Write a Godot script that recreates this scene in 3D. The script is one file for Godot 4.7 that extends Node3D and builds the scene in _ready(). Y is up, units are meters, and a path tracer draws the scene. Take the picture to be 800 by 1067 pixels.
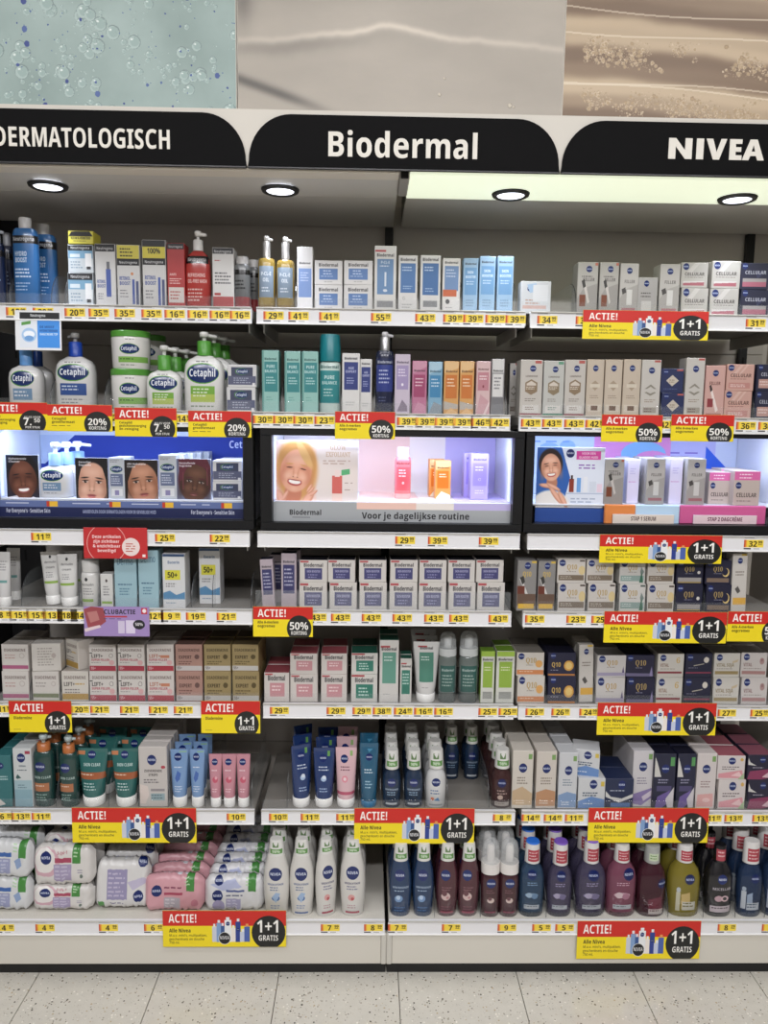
extends Node3D

const CAM := Vector3(-0.0494, 1.4035, 2.1537)
const FOC := 800.0
const PAGE := 2048
# price-rail top heights and rail planes of the seven shelf levels, top to bottom
const SY := [1.6416, 1.4036, 1.1253, 0.9372, 0.6859, 0.4212, 0.1517]
const SZ := [0.3366, 0.36, 0.3675, 0.3674, 0.3202, 0.35, 0.39]
const SHELF_WORDS := ["on the top shelf", "on the second shelf", "in the lit display", "on the fourth shelf", "on the fifth shelf", "on the sixth shelf", "on the bottom shelf"]
const ORD := ["first", "second", "third", "fourth", "fifth", "sixth", "seventh", "eighth", "ninth", "tenth", "eleventh", "twelfth"]

var basis_cam: Basis
var rng := RandomNumberGenerator.new()
var pages: Array[Image] = []
var pack_x := 0
var pack_y := 0
var pack_h := 0
var palette := {}
var cells := {}
var finishes := {}
var plain := {}
var taken := {}
var listed := []
var wanted := []
var mesh_cache := {}
var fonts := {}
var glyphs := {}
var ts: TextServer

# ---------------------------------------------------------------- placing
func U(px: float, py: float, z: float) -> Vector3:   # the point of the plane at depth z that a photo measurement stands for
	var d := basis_cam * Vector3((px - 400.0) / FOC, -(py - 533.5) / FOC, -1.0)
	return CAM + d * ((z - CAM.z) / d.z)

func numbered(n: String) -> String:
	if not taken.has(n):
		taken[n] = 0
		return n
	taken[n] += 1
	return "%s_%03d" % [n, taken[n]]

func tag(o: Node, label: String, category: String, group := "", kind := "") -> void:
	if label: o.set_meta("label", label)
	if category: o.set_meta("category", category)
	if group: o.set_meta("group", group)
	if kind: o.set_meta("kind", kind)

func base(called: String, at := Vector3.ZERO) -> Node3D:
	var o := Node3D.new()
	o.name = numbered(called)
	add_child(o)
	o.position = at
	return o

func part(called: String, mesh: Mesh, m: Material, parent: Node, at := Vector3.ZERO) -> MeshInstance3D:
	var o := MeshInstance3D.new()
	o.name = called
	o.mesh = mesh
	if m: o.material_override = m
	parent.add_child(o, true)
	o.position = at
	return o

func one(called: String, mesh: Mesh, m: Material, at := Vector3.ZERO) -> MeshInstance3D:
	var o := MeshInstance3D.new()
	o.name = numbered(called)
	o.mesh = mesh
	if m: o.material_override = m
	add_child(o)
	o.position = at
	return o

func struct(called: String, mesh: Mesh, m: Material, at: Vector3, label: String, category := "structure") -> MeshInstance3D:
	var o := one(called, mesh, m, at)
	tag(o, label, category, "", "structure")
	return o

# ---------------------------------------------------------------- materials
func mat(col: String, rough := 0.5, metal := 0.0) -> StandardMaterial3D:
	var key := "%s|%s|%s" % [col, rough, metal]
	if not plain.has(key):
		var m := StandardMaterial3D.new()
		m.albedo_color = Color(col)
		m.roughness = rough
		m.metallic = metal
		plain[key] = m
	return plain[key]

func clear_mat(col: String, alpha: float, rough := 0.05) -> StandardMaterial3D:
	var key := "clear%s|%s|%s" % [col, alpha, rough]
	if not plain.has(key):
		var m := StandardMaterial3D.new()
		m.transparency = BaseMaterial3D.TRANSPARENCY_ALPHA
		m.albedo_color = Color(Color(col), alpha)
		m.roughness = rough
		m.metallic_specular = 0.22
		plain[key] = m
	return plain[key]

func glow_mat(col: String, energy: float) -> StandardMaterial3D:
	var m := StandardMaterial3D.new()
	m.albedo_color = Color(col)
	m.emission_enabled = true
	m.emission = Color(col)
	m.emission_energy_multiplier = energy
	return m

func print_mat(page: int, finish: String) -> StandardMaterial3D:
	var key := "%d%s" % [page, finish]
	if not finishes.has(key):
		var m := StandardMaterial3D.new()
		m.roughness = {"card": 0.45, "gloss": 0.24, "film": 0.3, "liquid": 0.1, "matt": 0.75}[finish]
		m.set_meta("page", page)
		if finish == "liquid":
			m.transparency = BaseMaterial3D.TRANSPARENCY_ALPHA
			m.albedo_color = Color(1, 1, 1, 0.82)
		if finish == "gloss":
			m.clearcoat_enabled = true
			m.clearcoat = 0.5
			m.clearcoat_roughness = 0.15
		finishes[key] = m
	return finishes[key]

func close_prints() -> void:   # once all is printed, the sheets become textures
	var tx := []
	for im in pages: tx.append(ImageTexture.create_from_image(im))
	for k in finishes: finishes[k].albedo_texture = tx[finishes[k].get_meta("page")]

# ---------------------------------------------------------------- printing on sheets
func new_page() -> void:
	var im := Image.create(PAGE, PAGE, false, Image.FORMAT_RGBA8)
	im.fill(Color(0.5, 0.5, 0.5))
	pages.append(im)
	pack_x = 16
	pack_y = 0
	pack_h = 0

func alloc(w: int, h: int) -> Dictionary:
	if pages.is_empty(): new_page()
	if pack_x + w + 4 > PAGE:
		pack_x = 16
		pack_y += pack_h + 4
		pack_h = 0
	if pack_y + h + 4 > PAGE: new_page()
	var c := {"page": pages.size() - 1, "x": pack_x, "y": pack_y, "w": w, "h": h}
	pack_x += w + 4
	pack_h = maxi(pack_h, h)
	return c

func pal(page: int, col: String) -> Vector2:   # a flat swatch, for the sides of a printed thing
	var key := "%d%s" % [page, col]
	if not palette.has(key):
		var n := 0
		for k in palette: n += 1 if k.begins_with(str(page)) else 0
		pages[page].fill_rect(Rect2i(0, n * 6, 12, 6), Color.from_hsv(Color(col).h, Color(col).s * 0.9, Color(col).v * 0.94))
		palette[key] = Vector2(6.0, n * 6 + 3.0) / PAGE
	return palette[key]

func uv(c: Dictionary, u: float, v: float) -> Vector2:
	return Vector2(c.x + 0.7 + u * (c.w - 1.4), c.y + 0.7 + v * (c.h - 1.4)) / PAGE

func font_rid(kind: String) -> RID:
	if not fonts.has(kind):
		var f := SystemFont.new()
		f.font_names = PackedStringArray(["Droid Serif" if kind == "serif" else "Droid Sans"])
		f.font_weight = 400 if kind == "thin" else 700
		fonts[kind] = f
	return fonts[kind].get_rids()[0]

func glyph(kind: String, ch: int) -> Dictionary:
	var key := kind + str(ch)
	if not glyphs.has(key):
		var r := font_rid(kind)
		var sz := Vector2i(48, 0)
		var gi: int = ts.font_get_glyph_index(r, 48, ch, 0)
		ts.font_render_glyph(r, sz, gi)
		var d := {"adv": ts.font_get_glyph_advance(r, 48, gi).x, "off": ts.font_get_glyph_offset(r, sz, gi), "im": null}
		var rc: Rect2 = ts.font_get_glyph_uv_rect(r, sz, gi)
		if rc.size.x > 0:
			var sheet: Image = ts.font_get_texture_image(r, sz, ts.font_get_glyph_texture_idx(r, sz, gi))
			var im: Image = sheet.get_region(Rect2i(rc))
			im.convert(Image.FORMAT_RGBA8)
			d.im = im
		glyphs[key] = d
	return glyphs[key]

# text with its capitals h pixels high; ax 0 left, 0.5 centred, 1 right; at most maxw wide
func text_at(im: Image, clip: Rect2i, s: String, x: float, y: float, h: float, col: Color, kind := "bold", ax := 0.5, maxw := 0.0) -> void:
	var wide := 2.0
	for ch in s: wide += glyph(kind, ch.unicode_at(0)).adv
	var line := Image.create(int(wide) + 4, 64, false, Image.FORMAT_RGBA8)
	line.fill(Color(1, 1, 1, 0))
	var pen := 2.0
	for ch in s:
		var g := glyph(kind, ch.unicode_at(0))
		if g.im: line.blend_rect(g.im, Rect2i(Vector2i.ZERO, g.im.get_size()), Vector2i(int(pen + g.off.x), int(48 + g.off.y)))
		pen += g.adv
	var k := h / 34.5
	var tw := line.get_width() * k
	if maxw > 0.0: tw = minf(tw, maxw)
	line.resize(maxi(2, roundi(tw)), maxi(2, roundi(64 * k)), Image.INTERPOLATE_LANCZOS)
	var x0 := roundi(x - tw * ax)
	var y0 := roundi(y - 48.0 * k)
	for j in line.get_height():
		for i in line.get_width():
			var a := line.get_pixel(i, j).a
			var q := Vector2i(x0 + i, y0 + j)
			if a > 0.02 and clip.has_point(q):
				im.set_pixelv(q, im.get_pixelv(q).lerp(col, minf(1.0, a)))

func ellipse_at(im: Image, clip: Rect2i, cx: float, cy: float, rx: float, ry: float, col: Color) -> void:
	for j in range(int(cy - ry) - 1, int(cy + ry) + 2):
		var t := 1.0 - pow((j + 0.5 - cy) / maxf(ry, 0.3), 2)
		if t <= 0: continue
		var half := rx * sqrt(t)
		im.fill_rect(Rect2i(roundi(cx - half), j, maxi(1, roundi(2 * half)), 1).intersection(clip), col)

func poly_at(im: Image, clip: Rect2i, pts: PackedVector2Array, col: Color) -> void:
	var lo := 1e9
	var hi := -1e9
	for q in pts:
		lo = minf(lo, q.y)
		hi = maxf(hi, q.y)
	for j in range(int(lo), int(hi) + 1):
		var xs := []
		for i in pts.size():
			var a := pts[i]
			var b := pts[(i + 1) % pts.size()]
			if (a.y <= j + 0.5) != (b.y <= j + 0.5):
				xs.append(a.x + (j + 0.5 - a.y) / (b.y - a.y) * (b.x - a.x))
		xs.sort()
		for i in range(0, xs.size() - 1, 2):
			im.fill_rect(Rect2i(roundi(xs[i]), j, maxi(1, roundi(xs[i + 1] - xs[i])), 1).intersection(clip), col)

var ink_sat := 0.86
var ink_val := 0.93

func ink(s: String) -> Color:   # carton inks are a little duller than the swatches they were picked from
	var c := Color(s)
	return Color.from_hsv(c.h, c.s * ink_sat, c.v * ink_val)

# prints a design into a cell. Each step is «letter arguments», places as shares of the cell:
#   b col | r x y w h col | e cx cy rx ry col (radii in shares of the width) | p x y x y x y ... col
#   t TEXT cx cy h col [maxw] bold centred | T the same from the left | s serif | i thin | l x y w rows dy col small print
#   n cx cy r round blue logo | o cx cy rx ry oval logo
func draw(c: Dictionary, steps: String) -> void:
	var im := pages[c.page]
	var clip := Rect2i(c.x, c.y, c.w, c.h)
	var W: float = c.w
	var H: float = c.h
	for step in steps.split(";", false):
		var a := step.strip_edges().split(" ", false)
		if a.is_empty(): continue
		var n := []
		for q in a: n.append(q.to_float() if q.length() < 6 or "." in q else 0.0)
		var last := a[a.size() - 1]
		match a[0]:
			"b": im.fill_rect(clip, ink(last))
			"r": im.fill_rect(Rect2i(c.x + roundi(n[1] * W), c.y + roundi(n[2] * H), maxi(1, roundi(n[3] * W)), maxi(1, roundi(n[4] * H))).intersection(clip), ink(last))
			"e": ellipse_at(im, clip, c.x + n[1] * W, c.y + n[2] * H, n[3] * W, n[4] * W, ink(last))
			"p":
				var pts := PackedVector2Array()
				for i in range(1, a.size() - 2, 2): pts.append(Vector2(c.x + n[i] * W, c.y + n[i + 1] * H))
				poly_at(im, clip, pts, ink(last))
			"t", "T", "s", "S", "i", "I":
				var kind: String = {"t": "bold", "s": "serif", "i": "thin"}[a[0].to_lower()]
				text_at(im, clip, a[1].replace("_", " "), c.x + n[2] * W, c.y + n[3] * H, n[4] * H, ink(a[5]), kind, 0.5 if a[0] == a[0].to_lower() else 0.0, n[6] * W if a.size() > 6 else 0.0)
			"l":
				var rows := int(n[4])
				for k in rows:
					var pen: float = n[1]
					var stop: float = n[1] + n[3] * rng.randf_range(0.7, 1.0)
					while pen < stop:
						var word := rng.randf_range(0.04, 0.12)
						im.fill_rect(Rect2i(c.x + roundi(pen * W), c.y + roundi((n[2] + k * n[5]) * H), maxi(1, roundi(minf(word, stop - pen) * W)), maxi(1, roundi(n[5] * 0.42 * H))).intersection(clip), ink(last))
						pen += word + 0.025
			"n":
				ellipse_at(im, clip, c.x + n[1] * W, c.y + n[2] * H, n[3] * W, n[3] * W, Color("12245f"))
				text_at(im, clip, "NIVEA", c.x + n[1] * W, c.y + n[2] * H + n[3] * W * 0.18, n[3] * W * 0.42, Color("f2f4f8"), "bold", 0.5, n[3] * W * 1.7)
			"o":
				ellipse_at(im, clip, c.x + n[1] * W, c.y + n[2] * H, n[3] * W, n[4] * W, Color("5a9a3a"))
				ellipse_at(im, clip, c.x + n[1] * W + 1, c.y + n[2] * H, n[3] * W * 0.96, n[4] * W * 0.9, Color("142a5e"))
				text_at(im, clip, "Cetaphil", c.x + n[1] * W, c.y + n[2] * H + n[4] * W * 0.3, n[4] * W * 0.72, Color("f4f6f8"), "bold", 0.5, n[3] * W * 1.7)

# soft-edged patch of ink for printed photographs: centre and radii as in «e», turn in degrees, softness 0..1
func soft(c: Dictionary, cx: float, cy: float, rx: float, ry: float, turn: float, blur: float, col: Color, strength := 1.0) -> void:
	var im := pages[c.page]
	var W: float = c.w
	var px: float = cx * W
	var py: float = cy * c.h
	var reach := maxf(rx, ry) * W * (1.0 + blur * 0.5) + 1.0
	var ca := cos(deg_to_rad(turn))
	var sa := sin(deg_to_rad(turn))
	for j in range(maxi(0, int(py - reach)), mini(c.h, int(py + reach) + 1)):
		for i in range(maxi(0, int(px - reach)), mini(c.w, int(px + reach) + 1)):
			var dx := i + 0.5 - px
			var dy := j + 0.5 - py
			var u := (dx * ca + dy * sa) / (rx * W)
			var v := (-dx * sa + dy * ca) / (ry * W)
			var d := sqrt(u * u + v * v)
			if d > 1.0 + blur * 0.5: continue
			var t := strength * (1.0 - smoothstep(1.0 - blur - 0.02, 1.0 + blur * 0.5, d))
			im.set_pixel(c.x + i, c.y + j, im.get_pixel(c.x + i, c.y + j).lerp(col, t))

# a printed portrait: face centre x, y, scale s (half width of the face in shares of the cell), tilt, inks
func portrait(c: Dictionary, cx: float, cy: float, s: float, tilt: float, skin: String, low: String, high: String, hair: String, lips: String, laugh: bool) -> void:
	var k: float = float(c.w) / c.h
	var P := func(x: float, y: float, rx: float, ry: float, turn: float, blur: float, col: Color, st := 1.0) -> void:
		var q := Vector2(x, y).rotated(deg_to_rad(tilt)) * s
		soft(c, cx + q.x, cy + q.y * k, rx * s, ry * s, turn + tilt, blur, col, st)
	var sk := Color(skin)
	var lo := Color(low)
	var hi := Color(high)
	var hr := Color(hair)
	P.call(0.0, -0.25, 1.22, 1.5, 0, 0.1, hr)
	P.call(0.0, 1.5, 0.55, 0.8, 0, 0.15, lo)
	P.call(0.0, 0.08, 0.98, 1.34, 0, 0.06, sk)
	for e in [-1.0, 1.0]:
		P.call(e * 0.8, 0.3, 0.3, 0.95, e * -8, 0.9, lo, 0.75)
		P.call(e * 0.46, 0.42, 0.3, 0.26, 0, 1.0, hi, 0.6)
		P.call(e * 0.42, -0.1, 0.3, 0.16, 0, 0.9, lo, 0.7)
		P.call(e * 0.44, -0.3, 0.27, 0.05, e * 7, 0.5, hr, 0.9)
		if laugh:
			P.call(e * 0.42, -0.08, 0.2, 0.04, e * 6, 0.5, Color("3a221c"), 0.9)
		else:
			P.call(e * 0.41, -0.06, 0.2, 0.085, 0, 0.4, Color("e6dcd6").lerp(lo, 0.35))
			P.call(e * 0.41, -0.06, 0.09, 0.09, 0, 0.3, Color("1e1310"))
			P.call(e * 0.41, -0.13, 0.22, 0.035, e * 4, 0.5, Color("1e1310"), 0.9)
			P.call(e * 0.41 + 0.03, -0.09, 0.02, 0.02, 0, 0.5, Color("f6f2f0"))
		P.call(e * 0.14, 0.2, 0.06, 0.32, e * 6, 0.9, lo, 0.5)
		P.call(e * 0.13, 0.46, 0.05, 0.028, 0, 0.5, lo.darkened(0.4), 0.9)
	P.call(0.0, -0.62, 0.55, 0.3, 0, 1.0, hi, 0.6)
	P.call(0.0, 0.36, 0.13, 0.12, 0, 0.9, hi, 0.7)
	P.call(0.0, 1.16, 0.26, 0.16, 0, 1.0, hi, 0.5)
	var lp := Color(lips)
	if laugh:
		P.call(0.0, 0.76, 0.46, 0.24, 0, 0.15, lp)
		P.call(0.0, 0.74, 0.39, 0.15, 0, 0.15, Color("faf5f0"))
		P.call(0.0, 0.58, 0.5, 0.1, 0, 0.3, sk)
		P.call(0.0, 0.64, 0.42, 0.035, 0, 0.5, lp.darkened(0.15))
	else:
		P.call(0.0, 0.74, 0.29, 0.065, 0, 0.4, lp.darkened(0.2))
		P.call(0.0, 0.83, 0.26, 0.085, 0, 0.4, lp)
		P.call(0.0, 0.84, 0.12, 0.03, 0, 0.8, lp.lightened(0.25), 0.7)
		P.call(0.0, 0.775, 0.3, 0.016, 0, 0.5, lp.darkened(0.55))

func D(called: String, w: float, h: float, steps: String, res := 3.4) -> void:   # a design for a face w by h photo pixels large
	var c := alloc(roundi(w * res), roundi(h * res))
	c.bg = steps.split(";")[0].strip_edges().split(" ")[1]
	draw(c, steps)
	cells[called] = c

# ---------------------------------------------------------------- meshes
func face(st: SurfaceTool, q: Array, uvs: Array, n: Vector3) -> void:   # a triangle or quad whose front looks along n
	var v := q.duplicate()
	var t := uvs.duplicate()
	if (v[2] - v[0]).cross(v[1] - v[0]).dot(n) < 0.0:
		v.reverse()
		t.reverse()
	for k in ([0, 1, 2] if v.size() == 3 else [0, 1, 2, 0, 2, 3]):
		st.set_normal(n)
		st.set_uv(t[k])
		st.add_vertex(v[k])

# a box with chamfered edges standing on y = 0; its +z face takes the print, the rest flat swatches
func box_mesh(w: float, h: float, d: float, b := 0.001, cell = null, side := "", top := "") -> ArrayMesh:
	var key := "box%.4f,%.4f,%.4f,%.4f,%s,%s,%s" % [w, h, d, b, str(cell), side, top]
	if mesh_cache.has(key): return mesh_cache[key]
	b = minf(b, minf(w, minf(h, d)) * 0.3)
	var st := SurfaceTool.new()
	st.begin(Mesh.PRIMITIVE_TRIANGLES)
	var half := Vector3(w, h, d) / 2
	var sw := Vector2.ZERO
	var tw := Vector2.ZERO
	if cell:
		sw = pal(cell.page, side)
		tw = pal(cell.page, top if top else side)
	var V := func(s: Vector3, axis: int) -> Vector3:
		var p := s * (half - Vector3(b, b, b))
		p[axis] = s[axis] * half[axis]
		return p + Vector3(0, half.y, 0)
	for axis in 3:
		for sg in [-1.0, 1.0]:
			var o1 := (axis + 1) % 3
			var o2 := (axis + 2) % 3
			var q := []
			var t := []
			for c in [[-1, -1], [1, -1], [1, 1], [-1, 1]]:
				var s := Vector3.ZERO
				s[axis] = sg
				s[o1] = c[0]
				s[o2] = c[1]
				q.append(V.call(s, axis))
				if cell and axis == 2 and sg > 0: t.append(uv(cell, (s.x + 1) / 2, (1 - s.y) / 2))
				elif axis == 1 and sg > 0: t.append(tw)
				else: t.append(sw)
			var n := Vector3.ZERO
			n[axis] = sg
			face(st, q, t, n)
			for sg2 in [-1.0, 1.0]:   # the chamfer between this axis and the next
				var e := []
				for k in [-1.0, 1.0]:
					var s := Vector3.ZERO
					s[axis] = sg
					s[o1] = sg2
					s[o2] = k
					e.append([V.call(s, axis), V.call(s, o1)])
				var n2 := n
				n2[o1] = sg2
				face(st, [e[0][0], e[0][1], e[1][1], e[1][0]], [sw, sw, sw, sw], n2.normalized())
	for i in 8:
		var s := Vector3(-1 if i & 1 else 1, -1 if i & 2 else 1, -1 if i & 4 else 1)
		face(st, [V.call(s, 0), V.call(s, 1), V.call(s, 2)], [sw, sw, sw], s.normalized())
	mesh_cache[key] = st.commit()
	return mesh_cache[key]

# rings [y, half width, half depth, squareness (2 round, 4 and up boxy)] joined into a closed body; "|" starts a new smooth run.
# The print is laid on from the front.
func loft(rings: Array, cell = null, side := "", seg := 20, axis_x := false) -> ArrayMesh:
	var key := "loft%s%s%s%d%s" % [str(rings), str(cell), side, seg, axis_x]
	if mesh_cache.has(key): return mesh_cache[key]
	var st := SurfaceTool.new()
	st.begin(Mesh.PRIMITIVE_TRIANGLES)
	var wmax := 0.0
	var y0 := 1e9
	var y1 := -1e9
	for r in rings:
		if r is String: continue
		wmax = maxf(wmax, r[1])
		y0 = minf(y0, r[0])
		y1 = maxf(y1, r[0])
	var sw := pal(cell.page, side) if cell else Vector2.ZERO
	var ring := func(r: Array) -> Array:
		var out := []
		for i in seg:
			var a := TAU * i / seg
			var e: float = 2.0 / r[3]
			var p := Vector2(signf(cos(a)) * pow(absf(cos(a)), e) * r[1], signf(sin(a)) * pow(absf(sin(a)), e) * r[2])
			out.append(Vector3(p.x, r[0], p.y))
		return out
	var UVF := func(p: Vector3) -> Vector2:
		if not cell: return Vector2.ZERO
		if p.z < 0.0: return sw
		return uv(cell, p.x / (2.0 * wmax) + 0.5, (y1 - p.y) / (y1 - y0))
	var turn := func(p: Vector3) -> Vector3:
		return Vector3(p.y, p.x, p.z) if axis_x else p
	var group := 0
	var prev = null
	var first = null
	var lastr = null
	for r in rings:
		if r is String:
			group += 1
			continue
		var cur: Array = ring.call(r)
		if prev != null:
			st.set_smooth_group(group)
			for i in seg:
				var j := (i + 1) % seg
				var q := [prev[i], prev[j], cur[j], cur[i]]
				var back: bool = minf(minf(q[0].z, q[1].z), minf(q[2].z, q[3].z)) < -1e-6
				for k in ([0, 1, 2, 0, 2, 3] if not axis_x else [0, 2, 1, 0, 3, 2]):
					st.set_uv(sw if back else UVF.call(q[k]))
					st.add_vertex(turn.call(q[k]))
		else: first = cur
		prev = cur
		lastr = r
	for end in [first, prev]:
		group += 1
		st.set_smooth_group(group)
		var mid := Vector3(0, end[0].y, 0)
		for i in seg:
			var j := (i + 1) % seg
			var q := [mid, end[j], end[i]] if (end == first) else [mid, end[i], end[j]]
			if axis_x: q.reverse()
			for k in 3:
				st.set_uv(sw)
				st.add_vertex(turn.call(q[k]))
	st.generate_normals()
	mesh_cache[key] = st.commit()
	return mesh_cache[key]

# a flat outline given thickness, its front at z = d
func extrude(pts: PackedVector2Array, d: float) -> ArrayMesh:
	var st := SurfaceTool.new()
	st.begin(Mesh.PRIMITIVE_TRIANGLES)
	var idx := Geometry2D.triangulate_polygon(pts)
	for k in range(0, idx.size(), 3):
		for zz in [[d, 1.0], [0.0, -1.0]]:
			var q := []
			for m in 3: q.append(Vector3(pts[idx[k + m]].x, pts[idx[k + m]].y, zz[0]))
			face(st, q, [Vector2.ZERO, Vector2.ZERO, Vector2.ZERO], Vector3(0, 0, zz[1]))
	var area := 0.0
	for i in pts.size(): area += pts[i].cross(pts[(i + 1) % pts.size()])
	for i in pts.size():
		var a := pts[i]
		var b := pts[(i + 1) % pts.size()]
		var n2 := (b - a).orthogonal().normalized() * (-1.0 if area > 0 else 1.0)
		n2 = Vector2(b.y - a.y, a.x - b.x).normalized() * (1.0 if area > 0 else -1.0)
		face(st, [Vector3(a.x, a.y, 0), Vector3(b.x, b.y, 0), Vector3(b.x, b.y, d), Vector3(a.x, a.y, d)], [Vector2.ZERO, Vector2.ZERO, Vector2.ZERO, Vector2.ZERO], Vector3(n2.x, n2.y, 0))
	return st.commit()

func bar(x0: float, x1: float, y0: float, y1: float, z0: float, z1: float, b := 0.001) -> Array:   # [mesh, place]
	return [box_mesh(x1 - x0, y1 - y0, z1 - z0, b), Vector3((x0 + x1) / 2, y0, (z0 + z1) / 2)]

# ---------------------------------------------------------------- goods
func V(p: Vector3) -> Vector2:
	var q := basis_cam.transposed() * (p - CAM)
	return Vector2(400.0 + FOC * q.x / -q.z, 533.5 - FOC * q.y / -q.z)

func stand(lv: int) -> float:
	return SY[lv] - 0.0026

func note(o: Node3D, category: String, desc: String, place: String, x: float, tier: int, row: int) -> void:
	listed.append({"o": o, "cat": category, "desc": desc, "place": place, "x": x, "tier": tier, "row": row})

func spot(lv: int, xl: float, xr: float, yt: float, y0: float, zf: float) -> Dictionary:   # where a front face stands and how large it is
	var foot := V(Vector3(U((xl + xr) / 2, 700, zf).x, y0, zf)).y
	var mid := (foot + yt) / 2
	var a := U(xl, mid, zf)
	var b := U(xr, mid, zf)
	return {"x": (a.x + b.x) / 2, "w": b.x - a.x, "h": U((xl + xr) / 2, yt, zf).y - y0, "foot": foot}

func rows_of(o: Node3D, opt: Dictionary, called: String, category: String, desc: String, place: String, depth: float, tier := 0) -> void:
	note(o, category, desc, place, o.position.x, tier, 0)
	var x0 := o.position.x
	for k in range(1, opt.get("n", 1)):
		var c: Node3D = o.duplicate()
		c.name = numbered(called)
		add_child(c)
		c.position.z -= k * opt.get("step", depth + 0.004)
		c.position.x += opt.get("drift", 0.0) * k + rng.randf_range(-0.001, 0.001)
		c.rotation.y += rng.randf_range(-0.03, 0.03)
		note(c, category, desc, place, x0, tier, k)

func box(lv: int, design: String, xl: float, xr: float, tops, desc: String, opt := {}) -> void:
	var zf: float = SZ[lv] - opt.get("z", 0.017)
	var y0: float = stand(lv) + opt.get("up", 0.0)
	var list: Array = tops if tops is Array else [tops]
	var cell: Dictionary = cells[design]
	var tier := 0
	var last := 0.0
	for yt in list:
		var dx: float = opt.get("shift", 0.0) * tier
		var s := spot(lv, xl + dx, xr + dx, yt, y0, zf)
		var d: float = opt.get("d", clampf(s.w, 0.028, 0.062))
		var side: String = opt.get("side", cell.bg)
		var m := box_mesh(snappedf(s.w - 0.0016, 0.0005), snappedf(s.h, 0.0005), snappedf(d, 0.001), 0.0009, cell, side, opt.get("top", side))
		var called: String = opt.get("name", "cream_carton" if s.w > s.h * 0.85 else "tall_carton")
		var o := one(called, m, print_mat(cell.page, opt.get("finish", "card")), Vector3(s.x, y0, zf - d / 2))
		o.rotation.y = deg_to_rad(opt.get("rot", 0.0) + (rng.randf_range(-1.5, 1.5) if tier else rng.randf_range(-0.8, 0.8)))
		if tier == list.size() - 1 or tier > 0: o.rotation.y += deg_to_rad(opt.get("rot_top", 0.0))
		o.rotation.z = deg_to_rad(opt.get("lean", 0.0))
		if opt.has("lean"): o.position.y += absf(sin(o.rotation.z)) * s.w / 2
		rows_of(o, opt, called, opt.get("cat", "box"), desc, opt.get("place", SHELF_WORDS[lv]), d, tier if list.size() > 1 else -1)
		last = s.h
		y0 += snappedf(s.h, 0.0005) + 0.0003
		tier += 1

const PROFILE := {
	"square": [[0.0, 0.93], [0.025, 1.0], [0.70, 1.0], [0.84, 0.94], [0.92, 0.8], [0.97, 0.55], [1.0, 0.42]],
	"lotion": [[0.0, 0.78], [0.03, 0.86], [0.3, 0.95], [0.55, 1.0], [0.78, 0.92], [1.0, 0.66]],
	"toner": [[0.0, 0.86], [0.03, 0.95], [0.35, 1.0], [0.7, 0.98], [0.88, 0.86], [1.0, 0.68]],
	"micellar": [[0.0, 0.9], [0.03, 0.98], [0.5, 1.0], [0.72, 0.98], [0.86, 0.84], [0.95, 0.6], [1.0, 0.5]],
	"cylinder": [[0.0, 0.95], [0.02, 1.0], [0.9, 1.0], [0.97, 0.93], [1.0, 0.8]],
	"foam": [[0.0, 0.93], [0.03, 1.0], [0.86, 1.0], [0.95, 0.9], [1.0, 0.8]],
}

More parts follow.
